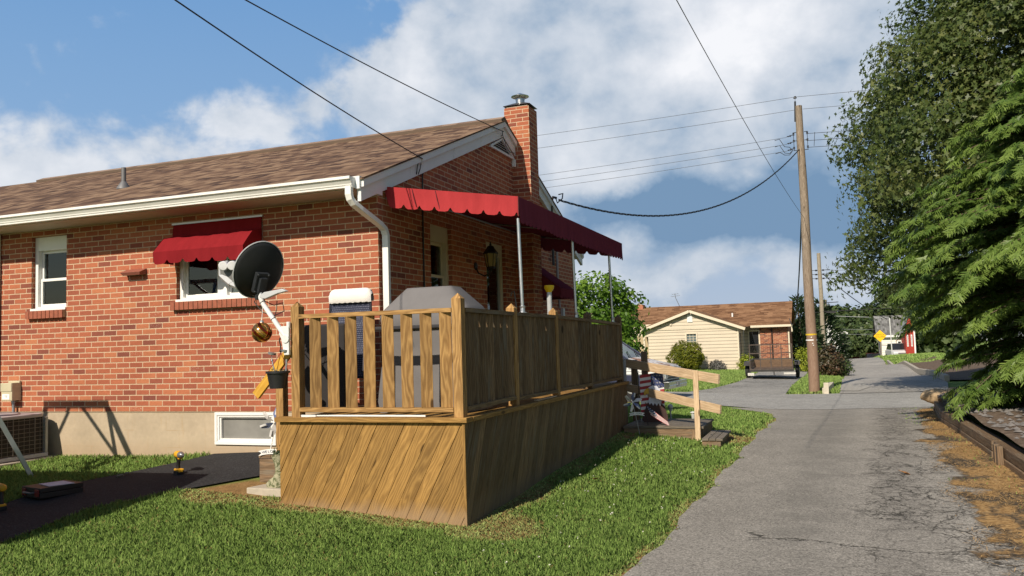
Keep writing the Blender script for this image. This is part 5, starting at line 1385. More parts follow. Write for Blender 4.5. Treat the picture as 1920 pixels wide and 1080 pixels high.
def star_poly(r, r2=.42, k=5): return [((r if i % 2 == 0 else r*r2)*math.sin(math.pi*i/k), (r if i % 2 == 0 else r*r2)*math.cos(math.pi*i/k)) for i in range(2*k)]
NAVY = plain('flag_navy', (.030,.045,.13), .7); FRED = plain('flag_red', (.33,.030,.035), .7); FWHITE = plain('flag_white', (.66,.64,.64), .75, var=.05)
BLUEP = plain('pinwheel_blue', (.16,.20,.36), .5)
def banner_pts(w, h, arch, n=14):
    """arched ribbon outline with swallow-tail ends"""
    up = [(-w/2+w*i/n, arch*(1-(2*i/n-1)**2)+h/2) for i in range(n+1)]
    dn = [(w/2-w*i/n, arch*(1-(1-2*i/n)**2)-h/2) for i in range(n+1)]
    return up+[(w/2-.13*w, 0.0+arch*.30)]+dn+[(-w/2+.13*w, arch*.30)]
def pinwheel_stake(name, label, loc, rz, h, r, signz, lean, blades, mstake, scale=1.0):
    t = thing(name, label, 'pinwheel', loc, rz)
    tip = V(lean, 0, h)
    mb = MB(); mb.tube([(0, .004, -.03), tip*.5+V(0, .004, 0), tip+V(0, .004, 0)], .006, 8); mb.build('stake', mstake, t, smooth=True)
    for k_ in range(blades):
        a = 2*math.pi*k_/blades+.35; d = V(math.cos(a), 0, math.sin(a)); e_ = V(-math.sin(a), 0, math.cos(a))
        c = tip+V(0, -.02, 0)
        mb = MB(); P = [c, c+d*r*.55+e_*r*.22, c+d*r+e_*r*.06+V(0, -.012, 0), c+d*r*.96-e_*r*.16+V(0, -.03, 0), c+d*r*.45-e_*r*.12+V(0, -.035, 0)]
        Q = [p+V(0, .003, 0) for p in P]
        mb.add(P+Q, [[0, 4, 3, 2, 1], [5, 6, 7, 8, 9]], 0 if k_ % 2 else 1)
        mb.add([c+d*r*.52+e_*r*.0+V(0, -.03, 0), c+d*r*1.0-e_*r*.02+V(0, -.034, 0), c+d*r*.97-e_*r*.15+V(0, -.036, 0), c+d*r*.55-e_*r*.13+V(0, -.036, 0)], [[3, 2, 1, 0]], 1)
        mb.build('blade', [BLUEP, FWHITE], t)
    mb = MB(); mb.lathe([(0, 0), (.016, .004), (.012, .016), (0, .02)], tip+V(0, -.03, 0), (0, -1, 0), n=12); mb.build('hub', WHITEP, t)
    f = signz/h; c = V(lean*f+.02, -.006, signz)
    mb = MB(); mb.prism(banner_pts(.275*scale, .050*scale, .020*scale), c, (1, 0, 0), (0, 0, 1), .005); sg = mb.build('sign', WHITEP, t)
    word = 'WELCOME'
    for i, chh in enumerate(word):
        u = (i-3)*.0265*scale; ang = math.atan(-2*.020*scale*2*u/(.1375*scale)**2*.5)
        M = Matrix.Translation(Vector((c[0]+u, c[1]-.0075, c[2]+.020*scale*(1-(u/(.1375*scale))**2)+.000))) @ Matrix.Rotation(-ang, 4, 'Y') @ Matrix.Rotation(rad(90), 4, 'X')
        text_mesh(chh, .036*scale, 'letter', plain('sign_ink', (.05,.07,.13), .6), sg, M, .0008)
    return t
pinwheel_stake('garden_pinwheel', 'blue and white pinwheel with a welcome ribbon standing by the deck steps', (-.735, -1.10, G(-.735, -1.1)), rad(14), .60, .150, .285, .125, 6, WHITEP)
pinwheel_stake('garden_pinwheel', 'star-spangled pinwheel with a welcome ribbon at the far end of the deck', (2.06, 3.90, G(2.06, 3.9)), rad(20), .50, .14, .315, -.10, 6, STEEL, .85)

# ------------------------------------------------------------------ far end: platform, step, temporary handrail
pl = thing('entry_platform', 'low weathered plank platform on the lawn at the far end of the deck', 'platform', (2.4, 4.7, -.75))
Op = V(2.4, 4.7, -.75)
mb = MB()
for i in range(8):
    y = 4.10+i*.150; mb.obox(V((1.76+2.94)/2, y+.07, -.575)-Op, (1.18, 0, 0), (0, .140, 0), (0, 0, .035))
mb.build('planks', GREYW, pl, bevel=.003)
mb = MB(); mb.obox(V(2.34, 4.13, -.70)-Op, (1.14, 0, 0), (0, .03, 0), (0, 0, .21)); mb.obox(V(2.905, 4.7, -.70)-Op, (.03, 0, 0), (0, 1.1, 0), (0, 0, .21)); mb.obox(V(2.82, 4.105, -.72)-Op, (.10, 0, 0), (0, .022, 0), (0, 0, .24)); mb.build('apron', TIMBER, pl)
stp = thing('box_step', 'small wooden box step in front of the plank platform by the lane', 'step', (3.12, 4.1, -.80))
Os = V(3.12, 4.1, -.80)
mb = MB()
for i in range(3): mb.obox(V(3.0+i*.095+.03, 4.12, -.685)-Os, (.088, 0, 0), (0, 1.12, 0), (0, 0, .03))
mb.build('planks', GREYW, stp, bevel=.003)
mb = MB(); mb.obox(V(3.11, 3.59, -.78)-Os, (.25, 0, 0), (0, .025, 0), (0, 0, .16)); mb.obox(V(3.225, 4.12, -.78)-Os, (.025, 0, 0), (0, 1.05, 0), (0, 0, .16)); mb.obox(V(3.11, 4.66, -.78)-Os, (.25, 0, 0), (0, .025, 0), (0, 0, .16)); mb.build('apron', TIMBER, stp)
hr = thing('stair_handrail', 'makeshift handrail of pale boards on dark posts beside the plank platform', 'handrail', (2.3, 4.4, -.75))
Oh = V(2.3, 4.4, -.75)
def bm(p, q, w, h, m, nm, **kw):
    mb = MB(); mb.beam(np.array(p)-Oh, np.array(q)-Oh, w, h, **kw); return mb.build(nm, m, hr, bevel=.003)
bm((1.55, 5.03, .365), (3.22, 3.86, .128), .036, .135, PINE, 'top_rail'); bm((1.55, 5.05, -.02), (3.22, 3.89, -.30), .036, .125, PINE, 'mid_rail')
bm((2.865, 4.055, -.85), (2.865, 4.055, .25), .075, .035, PINE, 'post', up=(0, 1, 0))
bm((1.75, 5.08, -.75), (1.75, 5.08, .40), .09, .09, TIMBER, 'post', up=(0, 1, 0)); bm((1.93, 5.02, -.75), (1.93, 5.02, .53), .09, .09, TIMBER, 'post', up=(0, 1, 0))
bm((1.665, 4.72, -.72), (1.665, 4.72, .42), .05, .09, plain('primer_board', (.33,.34,.36), .7), 'post', up=(0, 1, 0))

# eagle garden flag
ef = thing('garden_flag', 'garden flag with a white-headed eagle before stars and stripes near the deck', 'flag', (2.08, 4.72, -.72), rad(16))
def fl(poly, d, m, nm='', th=.003):
    mb = MB(); mb.prism([(p[0], p[1]) for p in poly], (0, -d, 0), (1, 0, 0), (0, 0, 1), th); return mb, m
FX0, FX1, FZ0, FZ1 = -.17, .20, .33, .91
mb = MB()
for i in range(13):
    z0 = FZ0+(FZ1-FZ0)*i/13; z1 = FZ0+(FZ1-FZ0)*(i+1)/13; sk = .025
    mb.prism([(FX0, z0-sk), (FX1, z0+sk), (FX1, z1+sk), (FX0, z1-sk)], (0, 0, 0), (1, 0, 0), (0, 0, 1), .004, mi=0 if i % 2 == 0 else 1)
cl = mb.build('stripes', [FRED, FWHITE], ef)
mb = MB(); mb.prism([(.0, .66), (FX1+.002, .70), (FX1-.03, .95), (.0, .90)], (0, -.006, 0), (1, 0, 0), (0, 0, 1), .005)
ct = mb.build('canton', NAVY, ef)
mb = MB()
for i in range(4):
    for j in range(4): mb.prism([(p[0]+.03+i*.045+(j % 2)*.018, p[1]+.71+j*.056) for p in star_poly(.020)], (0, -.009, 0), (1, 0, 0), (0, 0, 1), .002)
mb.build('stars', FWHITE, ct)
mb = MB(); mb.prism([(-.16, .20), (-.12, .33), (-.06, .46), (.02, .50), (.12, .48), (.19, .40), (.235, .26), (.24, .18), (.15, .165), (.0, .12), (-.10, .13)], (0, -.012, 0), (1, 0, 0), (0, 0, 1), .006)
bd = mb.build('eagle_body', plain('eagle_brown', (.055,.026,.022), .8, var=.35, vs=26), ef)
mb = MB(); mb.prism([(-.055, .47), (-.03, .43), (-.01, .46), (.02, .415), (.045, .455), (.075, .41), (.10, .45), (.125, .41), (.145, .44), (.15, .55), (.135, .65), (.09, .715), (.02, .725), (-.035, .70), (-.06, .66), (-.03, .62), (-.035, .55)], (0, -.019, 0), (1, 0, 0), (0, 0, 1), .005)
hd = mb.build('eagle_head', plain('eagle_white', (.56,.58,.66), .7, var=.14, vs=30), ef)
mb = MB(); mb.prism([(-.03, .685), (-.085, .675), (-.115, .635), (-.115, .59), (-.10, .565), (-.085, .60), (-.04, .60)], (0, -.025, 0), (1, 0, 0), (0, 0, 1), .006); mb.build('beak', plain('beak_yellow', (.55,.33,.03), .5), hd)
mb = MB(); mb.prism([(-.045, .662), (.0, .678), (.035, .672), (.0, .66)], (0, -.026, 0), (1, 0, 0), (0, 0, 1), .003); mb.build('eye', BLACKP, hd)
mb = MB(); mb.tube([(-.19, .004, .0), (-.19, .004, .93), (.215, .004, .97)], .006, 6); mb.build('stand', BLACKP, ef)
# little stick flag drooping
sf = thing('stick_flag', 'small drooping stars and stripes flag on a black stick beside the platform', 'flag', (2.10, 4.20, -.70), rad(14))
mb = MB(); mb.tube([(.02, 0, 0), (.0, 0, .42), (-.01, 0, .48)], .006, 6); mb.build('stick', BLACKP, sf)
mb = MB(); q0, q1 = V(.0, -.006, .44), V(.30, -.05, .20)
dn = V(.07, -.01, -.16)
ns = 9
for i in range(ns):
    a, b = i/ns, (i+1)/ns
    P = [q0+dn*a, q1+dn*a*.5, q1+dn*b*.5, q0+dn*b]
    mb.add(P+[p+V(0, .003, 0) for p in P], [[0, 3, 2, 1], [4, 5, 6, 7]], 0 if i % 2 == 0 else 1)
cl = mb.build('cloth', [FRED, FWHITE], sf)
mb = MB(); e1 = q0+(q1-q0)*.42; P = [q0+V(0, -.004, 0), e1+V(0, -.004, 0), e1+dn*.45+V(0, -.004, 0), q0+dn*.56+V(0, -.004, 0)]; mb.add(P, [[0, 3, 2, 1]]); ct = mb.build('canton', NAVY, sf)
mb = MB()
for i in range(4):
    for j in range(3):
        c = P[0]+(P[1]-P[0])*(i+.5)/4+(P[3]-P[0])*(j+.5)/3; mb.prism(star_poly(.009), c+V(0, -.003, 0), (1, 0, 0), (0, 0, 1), .001)
mb.build('stars', FWHITE, ct)
# solar path lights
def solar(label, x, y, h, globe):
    t = thing('path_light', label, 'garden light', (x, y, G(x, y)), 0, 'solar lights by the platform')
    mb = MB(); mb.cyl((0, 0, -.04), (0, 0, h*.72), .012, n=8); mb.build('stake', GREYP, t, smooth=True)
    mb = MB()
    if globe: mb.sphere((0, 0, h*.88), .045, 14, 10); mb.lathe([(.03, h*.70), (.034, h*.74), (.02, h*.76)], n=12)
    else: mb.lathe([(.022, h*.45), (.032, h*.95), (.0, h*.95)], n=14)
    mb.build('lamp', plain('frosted', (.46,.48,.46), .4), t, smooth=True)
    if not globe: mb = MB(); mb.lathe([(.045, h*.95), (.048, h*.98), (.0, h*1.04)], n=16); mb.build('cap', WHITEP, t, smooth=True)
solar('globe-shaped solar light standing behind the plank platform near the eagle flag', 2.22, 5.55, .36, True)
solar('short white-capped solar light standing in the grass behind the plank platform', 2.55, 5.75, .25, False)
solar('low white solar light at the right end of the plank platform', 2.86, 5.50, .17, False)

# ------------------------------------------------------------------ right side: sleeper wall, stones, leaves
def wx(y): return 6.44+max(0, y-8)*.075
rw = thing('sleeper_wall', 'low retaining wall of old railway sleepers along the right side of the lane', 'retaining wall', (6.5, 4, -.84))
Or = V(6.5, 4, -.84)
ya = -4.2
while ya < 11.0:
    yb = min(ya+2.45, 11.1)
    for lvl in (0, 1):
        mb = MB(); z0 = -.03+lvl*.125
        dxy = random.uniform(-.012, .012)
        mb.beam(V(wx(ya)+.09+dxy, ya+.01, G(wx(ya), ya)+z0+.06)-Or, V(wx(yb)+.09+dxy, yb-.01, G(wx(yb), yb)+z0+.06)-Or, .19-.02*lvl, .122)
        mb.build('sleeper', TIMBER, rw, bevel=.012)
    ya = yb
for yp in (2.55, 2.72):
    mb = MB(); mb.obox(V(wx(yp)-.03, yp, G(wx(yp), yp)+.10)-Or, (.06, 0, 0), (0, .10, 0), (0, 0, .26)); mb.build('stake', TIMBER, rw, bevel=.006)
def rock(name, label, c, r, m, seed, sc=(1.3, .9, .7), grp=None, cat='rock'):
    rs = np.random.default_rng(seed); mb = MB(); n, m_ = 22, 14; vs = []; fs = []
    ks = [(unit(rs.normal(size=3)), rs.uniform(.72, .95)) for _ in range(11)]
    for i in range(m_+1):
        t_ = math.pi*i/m_
        for k_ in range(n):
            a = 2*math.pi*k_/n; d = V(math.sin(t_)*math.cos(a), math.sin(t_)*math.sin(a), math.cos(t_)); l = 1.0
            for (u_, h_) in ks:
                q = float(np.dot(d, u_))
                if q*l > h_: l = h_/q
            vs.append(d*l*r*np.array(sc)*(1+.02*rs.normal()))
    for i in range(m_):
        for k_ in range(n): fs.append([i*n+k_, (i+1)*n+k_, (i+1)*n+(k_+1) % n, i*n+(k_+1) % n])
    mb.add(vs, fs); o = mb.build(name, m, smooth=2, loc=c); return tag(o, label, cat, grp)
rock('boulder', 'tan field stone sitting on the far end of the sleeper wall', (6.78, 11.35, G(6.7, 11.3)+.27), .26, STONE, 5)
rock('boulder', 'second tan stone half under the conifer beside the wall-end stone', (7.14, 11.3, G(7.1, 11.3)+.30), .24, STONE, 9, (1.1, .9, .75))
# loose stones over the bed: one uncountable cover
vs = []; fs = []; n = 0
rs = np.random.default_rng(3); vv = []; lo_ = []
base = np.array([(1, 0, 0), (.3, .95, 0), (-.8, .6, 0), (-.8, -.6, 0), (.3, -.95, 0), (.1, .1, .7), (0, 0, -.4)])
tri_ = np.array([(0, 1, 5), (1, 2, 5), (2, 3, 5), (3, 4, 5), (4, 0, 5)])
NP_ = 2200
px = rs.uniform(6.58, 9.2, NP_); py = rs.uniform(-1, 11.2, NP_); px = px+np.clip(py-8, 0, 9)*.075
pz = gz(px, py)+.30+.06*wobble(px, py)+.05*np.clip(px-6.6, 0, 4)+.01
sz = rs.uniform(.02, .06, NP_); an = rs.uniform(0, 6.28, NP_); c_, s_ = np.cos(an), np.sin(an)
B_ = base[None]*sz[:, None, None]*rs.uniform(.7, 1.2, (NP_, 7, 1)); Vv = np.stack([B_[..., 0]*c_[:, None]-B_[..., 1]*s_[:, None]+px[:, None], B_[..., 0]*s_[:, None]+B_[..., 1]*c_[:, None]+py[:, None], B_[..., 2]+pz[:, None]], -1)
Lp = (np.arange(NP_)[:, None, None]*7+tri_[None]).ravel()
o = np_mesh('bed_stones', Vv.reshape(-1, 3), Lp, 3, PEBBLE); kind(o, 'stuff')
def dry_leaf(label, x, y, dz, s=.06):
    mb = MB(); sh = [(-1, 0), (-.5, .55), (0, .35), (.35, .75), (.55, .25), (1.2, .1), (.5, -.2), (.3, -.7), (0, -.3), (-.5, -.5)]
    vs = [(p[0]*s, p[1]*s, .012+.020*abs(math.sin(i*1.7))) for i, p in enumerate(sh)]+[(0, 0, .008)]
    mb.add(vs, [[i, (i+1) % 10, 10] for i in range(10)]); o = mb.build('dry_leaf', plain('brown_leaf', (.34,.17,.065), .8, var=.2, vs=40), loc=(x, y, G(x, y)+dz)); o.rotation_euler = (.1, -.2, random.random()*6); return tag(o, label, 'leaf')
dry_leaf('curled brown leaf lying on the sunlit lawn near the deck skirt', 2.30, .47, .05)
dry_leaf('brown leaf lying on the cracked asphalt of the lane', 5.38, 1.85, .015)

# ------------------------------------------------------------------ utility poles
def upole(label, x, y, h, r0, r1, m, secondary=True, zb=None):
    zb = G(x, y) if zb is None else zb
    t = thing('utility_pole', label, 'utility pole', (x, y, zb), 0, 'utility poles along the lane')
    mb = MB(); ks = 9
    mb.tube([(.012*math.sin(i*1.3), .01*math.cos(i*1.9), -.3+(h+.3)*i/ks) for i in range(ks+1)], [r0+(r1-r0)*i/ks for i in range(ks+1)], 18)
    mb.build('shaft', m, t, smooth=True); return t
PX, PY = 4.258, 18.64
PZ = G(PX, PY)
p1 = upole('tall brown wooden utility pole on the grass corner across the street', PX, PY, 8.83, .165, .105, POLEW)
def pp(z): return z-PZ
mb = MB(); mb.cyl((-.125, -.03, pp(7.32)), (-.100, -.03, pp(7.95)), .030, n=10); mb.build('insulator_pin', plain('pin_dark', (.020,.022,.028), .6), p1)
mb = MB(); mb.cyl((-.10, -.03, pp(7.95)), (-.095, -.03, pp(8.06)), .008, n=6); mb.lathe([(.0, .0), (.055, .01), (.05, .03), (.03, .04), (.035, .07), (0, .075)], (-.095, -.03, pp(8.04)), n=12); mb.build('insulator', plain('ins_grey', (.06,.065,.075), .4), p1, smooth=True)
mb = MB()
for sg in (-1, 1):
    mb.tube([(sg*.13, -.02, pp(6.98)), (sg*.20, -.02, pp(6.98)), (sg*.20, -.02, pp(6.42)), (sg*.13, -.02, pp(6.42))], .010, 6)
    for z in (6.93, 6.72, 6.50):
        mb.lathe([(.0, -.035), (.034, -.03), (.022, 0), (.034, .03), (0, .035)], (sg*.20, -.02, pp(z)), (0, 0, 1), n=10)
    for z in (6.98, 6.72, 6.42): mb.tube([(sg*.11, -.02, pp(z)), (sg*.22, -.02, pp(z))], .012, 6)
mb.build('secondary_rack', plain('rack_dark', (.035,.04,.05), .5), p1)
mb = MB()
for z in (6.92, 6.70, 6.49):
    mb.tube([(-.21, -.02, pp(z)), (-.32, -.02, pp(z-.03)), (-.40, -.02, pp(z-.04))], .012, 6)
    mb.sphere((-.30, -.02, pp(z-.03)), .028, 8, 6); mb.sphere((-.36, -.02, pp(z-.04)), .022, 8, 6)
for z, d in ((6.80, .32), (6.60, .32), (6.38, .10)): mb.tube([(-.76, -.02, pp(z)), (-.62, -.02, pp(z+.03)), (-.48, -.02, pp(z-d*.7)), (-.34, -.02, pp(z-d*.8)), (-.24, -.02, pp(6.44))], .010, 6)
mb.tube([(.42, -.02, pp(6.93)), (.38, -.02, pp(6.5))], .008, 6)
mb.build('jumper_wires', WIRE, p1, smooth=True)
zt = 1.02
mb = MB(); mb.lathe([(.161, 0), (.161, .05)], (0, 0, pp(.72)), n=18); mb.build('yellow_band', plain('band_yellow', (.62,.42,.02), .5), p1)
mb = MB(); mb.lathe([(.162, 0), (.162, .035)], (0, 0, pp(.56)), n=18); mb.obox((-.0, -.165, pp(.66)), (.03, 0, 0), (0, .01, 0), (0, 0, .03)); mb.obox((.03, -.164, pp(.48)), (.03, 0, 0), (0, .01, 0), (0, 0, .025)); mb.obox((.05, -.162, pp(.42)), (.03, 0, 0), (0, .01, 0), (0, 0, .02)); mb.build('white_tag', WHITEP, p1)
p2 = upole('grey utility pole standing behind the brown one down the lane', 4.52, 56, 8.4, .17, .13, POLEW2, zb=-1.7)
mb = MB()
for sg in (-1, 1):
    for z in (6.55, 6.85, 7.15): mb.lathe([(0, -.06), (.08, -.05), (.05, 0), (.08, .05), (0, .06)], (sg*.24, 0, z), n=8); mb.tube([(sg*.1, 0, z), (sg*.7, 0, z+.02)], .02, 5)
mb.build('insulators', WIRE, p2)
MB().tube([(-.5, 0, 4.75), (1.15, 0, 4.80)], .03, 6).build('cable_arm', WIRE, p2)
MB().cyl((.25, 0, 4.08), (.95, 0, 4.05), .06, n=8).build('splice_case', WIRE, p2)
p3 = upole('thin farthest utility pole beyond the grey one', 4.9, 88, 7.0, .17, .11, POLEW2, zb=-2.4)

# ------------------------------------------------------------------ wires
def wire(label, P, r, m=WIRE, n=24, twist=0.0, grp='overhead wires'):
    """P = start, end, sag"""
    pts = sagline(P[0], P[1], P[2], n)
    mb = MB()
    if twist:
        pts = sagline(P[0], P[1], P[2], 160)
        for ph in (0, 2.1, 4.2): mb.tube([p+V(0, math.cos(i*.75+ph), math.sin(i*.75+ph))*twist for i, p in enumerate(pts)], r, 5, caps=False)
    else: mb.tube(pts, r, 6)
    o = mb.build('overhead_wire', m); return tag(o, label, 'wire', grp)
def camray(px, py, d):
    f_ = _f+_r*((px-960)/1557.43)+_u*((540-py)/1557.43); return V(4.651, -8.177, .692)+f_*d
def through(A, px, py, d, k=1.25):
    """far end of a wire from A that passes the sky point seen at (px, py) at distance d"""
    B = camray(px, py, d); return A+(B-A)*k
A1 = V(.10, .96, 3.03); wire('black service wire running from the upper left to the insulator on the gable board', (A1, through(A1, 340, 0, 6.2), .05), .0062)
mb = MB()
for k_ in range(4): mb.lathe([(0, 0), (.020, .003), (.022, .010), (.010, .016), (0, .017)], (.085, .965, 3.0-.018*k_+.02), (.3, 0, 1), n=12)
ins = tag(mb.build('insulator', plain('porcelain', (.72,.72,.72), .25), smooth=True), 'white porcelain insulator on the lower part of the gable board', 'insulator')
t = tag(MB().tube([(.07, .95, 3.01), (.075, .89, 2.97), (.075, .86, 2.90), (.06, .87, 2.83), (.03, .93, 2.82)], .007, 6).tube([(.08, .96, 2.98), (.07, .945, 2.90), (.05, .93, 2.83)], .006, 6).build('wire_loop', WIRE, smooth=True), 'black drip loop of cable under the white insulator on the gable', 'cable')
A2 = V(.11, 3.80, 4.03); wire('black service wire running from the upper left to the peak of the gable', (A2, through(A2, 475, 0, 7.4), .06), .0062)
t = tag(MB().tube([(.09, 3.80, 4.04), (.075, 3.83, 3.99), (.075, 3.78, 3.96)], .006, 6).tube([(.07, 3.84, 4.0), (.05, 4.05, 3.87), (.05, 4.2, 3.80), (.06, 4.4, 3.82)], .005, 6).build('wire_loop', WIRE, smooth=True), 'loop of wire hanging by the louvre at the gable peak', 'cable')
A3 = V(PX-.02, PY-.14, 4.30); wire('thin wire crossing the clouds steeply down to the middle of the brown pole', (A3, through(A3, 1277, 0, 9.0, 1.2), .18), .0055, WIREG)
wire('dark cable hanging down from the brown pole to the corner of the cream house', (V(PX-.10, PY-.03, 4.30), V(2.76, 42.9, 1.75), 1.45), .022)
T0 = V(PX-.095, PY-.03, 8.09)
wire('top power line going left from the brown pole', (T0, V(-34, PY-2, 8.3), .55), .0062, WIREG, 40)
wire('top power line going right from the brown pole into the maple', (T0, V(44, PY+1, 8.6), .40), .0062, WIREG, 40)
T1 = V(PX-.09, PY-.05, 7.68)
wire('second power line going left from the brown pole', (T1, V(-34, PY-2, 7.75), .55), .0062, WIREG, 40)
wire('second power line going right from the brown pole into the maple', (T1+V(.2, 0, 0), V(44, PY+1, 8.2), .45), .0062, WIREG, 40)
for i, z in enumerate((6.89, 6.67, 6.46)):
    wire(('upper', 'middle', 'lower')[i]+' of the three lines leaving the brown pole to the left', (V(PX-.40, PY-.02, z-.03), V(-30, PY-2, (6.40, 6.15, 5.85)[i]), .50), .0060, WIREG, 40)
    wire(('upper', 'middle', 'lower')[i]+' of the three lines leaving the brown pole to the right', (V(PX+.20, PY-.02, z+.02), V(44, PY+1, z+.65), .55), .0075, WIRE, 40)
wire('twisted black cable sagging from the brown pole to the far corner of the brick house', (V(PX-.05, PY-.14, 6.42), V(*WH), .98), .0085, WIRE, twist=.014)
wire('cable passing behind the brown pole above the cream house', (V(4.40, 55.9, 2.42), V(-9.5, 48, 2.1), .35), .028)
wire('cable running right from the grey pole at the height of the far treetops', (V(4.6, 55.9, 2.45), V(21, 58, 3.0), .1), .028)
wire('cable slanting from the grey pole down to the right', (V(4.75, 56, 5.15), V(9.7, 70, 1.95), .25), .03)
for i, z in enumerate((5.35, 5.05, 4.75)):
    wire(('top', 'middle', 'bottom')[i]+' of the faint lines leaving the grey pole to the right', (V(4.9, 56, z+.1), V(30, 60, z-.2), .3), .014, WIREG)
wire('pale line crossing the far trees above the white house', (V(5.5, 92, 2.9), V(22, 92, 2.1), .15), .03, plain('wire_pale', (.33,.34,.36), .5))
for i, z in enumerate((.9, .35)):
    wire(('upper', 'lower')[i]+' pale line crossing the dark trees left of the far lane', (V(4.9, 88, z+.6), V(11, 100, z+.4), .1), .03, plain('wire_pale', (.33,.34,.36), .5))

# ------------------------------------------------------------------ cream house across the street
CREAM = mat('cream_siding', m_siding); CTRIM = plain('cream_trim', (.66,.58,.45), .5, var=.05)
CSH = mat('reddish_shingle', m_shingle, a=(.12,.06,.032), b=(.215,.115,.062), c3=(.30,.17,.095), W=.5, H=.16)
cr = thing('cream_house', 'cream sided bungalow with a front gable and a brick part across the street', 'house', (-2.4, 40, -1.1))
Oc = V(-2.4, 40, -1.1)
def cpart(mb, nm, m, parent=None, **kw):
    o = mb.build(nm, m, parent or cr, **kw)
    if parent is None: o.location = tuple(-Oc)
    return o
CF = -1.2; WXL, WXR = -5.0, .10; AP = (-2.54, 2.36)
mb = MB()
wall_mb(mb, 'y', 40, WXL, WXR, CF, 1.30, [(-2.78, -2.24, .44, 1.03)], .06, -1)
g = [(WXL, 1.335), (WXR, 1.335), (WXR, 1.40), (AP[0], AP[1]), (WXL, 1.40)]; mb.add([(a, 39.97, z) for a, z in g], [list(range(5))], 0, [g])
mb.add([(WXR, 40, CF), (WXR, 43.2, CF), (WXR, 43.2, 1.4), (WXR, 40, 1.4)], [[0, 1, 2, 3]], 0, [[(0, CF), (3.2, CF), (3.2, 1.4), (0, 1.4)]])
mb.add([(WXL, 40, CF), (WXL, 43.2, CF), (WXL, 43.2, 1.4), (WXL, 40, 1.4)], [[3, 2, 1, 0]], 0, [[(0, 1.4), (3.2, 1.4), (3.2, CF), (0, CF)]])
mb.add([(-9.2, 42.0, CF), (WXL, 42.0, CF), (WXL, 42.0, 1.7), (-9.2, 42.0, 1.7)], [[0, 1, 2, 3]])
cpart(mb, 'wall', CREAM)
mb = MB(); mb.box((WXL-.02, 39.96, 1.295), (WXR+.02, 40.02, 1.345)); mb.box((WXR-.06, 39.965, CF), (WXR+.012, 40.03, 1.295)); mb.box((WXL-.3, 40, .95), (WXL, 40.1, 1.3)); mb.box((WXL-.30, 40.0, CF), (WXL-.2, 40.1, .95)); cpart(mb, 'trim_board', CTRIM)
mb = MB(); mb.add([(.10, 43.25, CF), (2.62, 43.25, CF), (2.62, 43.25, 1.4), (.10, 43.25, 1.4)], [[0, 1, 2, 3]], 0, [[(0, CF), (.93, CF), (.93, 1.4), (0, 1.4)]]); cpart(mb, 'porch_wall', CREAM)
mb = MB(); q = [(1.03, CF), (2.60, CF), (2.60, 1.30), (1.03, 1.30)]; mb.add([(a, 43.1, z) for a, z in q]+[(a, 43.24, z) for a, z in q], [[0, 1, 2, 3], [0, 3, 7, 4], [1, 5, 6, 2]], 0, [q]*3); mb.add([(2.62, 43.1, CF), (2.62, 50, CF), (2.62, 50, 1.4), (2.62, 46.5, 2.8), (2.62, 43.1, 1.4)], [[0, 1, 2, 3, 4]], 0, [[(43.1, CF), (50, CF), (50, 1.4), (46.5, 2.8), (43.1, 1.4)]])
cpart(mb, 'brick_front', mat('brick_mixed', m_brick, W=.21, H=.075, mort=.014, mcol=(.40,.30,.22), cols=[(0, (.10,.03,.025)), (.3, (.26,.07,.04)), (.7, (.36,.12,.06)), (1, (.44,.19,.10))]))
# wing roof (two slopes) and main roof
mb = MB(); th = .05
def roofq(mb, P, uv):
    Q = [(p[0], p[1], p[2]-th) for p in P]; mb.add(P+Q, [[0, 1, 2, 3], [7, 6, 5, 4], [0, 4, 5, 1], [1, 5, 6, 2], [2, 6, 7, 3], [3, 7, 4, 0]], 0, [uv]+[[(0, 0)]*4]*5)
ex = .40; sl_ = (AP[1]-1.40)/(WXR-AP[0]); zr = AP[1]+.09
for sg in (1, -1):
    xe = AP[0]+sg*(WXR-AP[0]+ex); ze = zr-sl_*(WXR-AP[0]+ex)
    P = [(AP[0], 39.72, zr), (xe, 39.72, ze), (xe, 45.5, ze), (AP[0], 45.5, zr)]
    if sg == 1: P = P[::-1]
    roofq(mb, P, [(p[1], math.hypot(p[0]-AP[0], 0)) for p in P])
P = [(-9.5, 42.75, 1.45), (2.85, 42.75, 1.45), (2.85, 46.5, 2.92), (-9.5, 46.5, 2.92)]; roofq(mb, P, [(p[0], p[1]) for p in P])
P = [(2.85, 50.25, 1.45), (-9.5, 50.25, 1.45), (-9.5, 46.5, 2.92), (2.85, 46.5, 2.92)]; roofq(mb, P, [(p[0], p[1]) for p in P])
rf = cpart(mb, 'roof', CSH)
mb = MB()
for sg in (1, -1):
    xe = AP[0]+sg*(WXR-AP[0]+ex); ze = zr-sl_*(WXR-AP[0]+ex)
    mb.beam((AP[0], 39.70, zr-.13), (xe, 39.70, ze-.13), .04, .15, up=(0, 0, 1))
cpart(mb, 'barge_board', CTRIM)
cpart(MB().box((.55, 42.66, 1.30), (2.9, 42.76, 1.43)), 'gutter', CTRIM)
cpart(MB().box((2.83, 42.70, 1.0), (2.9, 42.78, 1.30)).beam((2.66, 43.02, CF), (2.66, 43.02, 1.0), .08, .08, up=(0, 1, 0)), 'downspout', CTRIM)
cpart(MB().beam((-9.4, 42.68, 1.35), (-5.35, 42.68, 1.35), .1, .12), 'gutter', CTRIM)
mb = MB(); mb.box((-7.15, 46.2, 2.3), (-6.5, 46.9, 3.10)); ck = mb.build('chimney', BRICK, rf); mb = MB(); mb.cyl((-6.8, 46.5, 3.1), (-6.8, 46.5, 3.22), .12); mb.box((-7.05, 46.3, 3.09), (-6.58, 46.8, 3.13)); mb.build('cap', CONCRETE, ck)
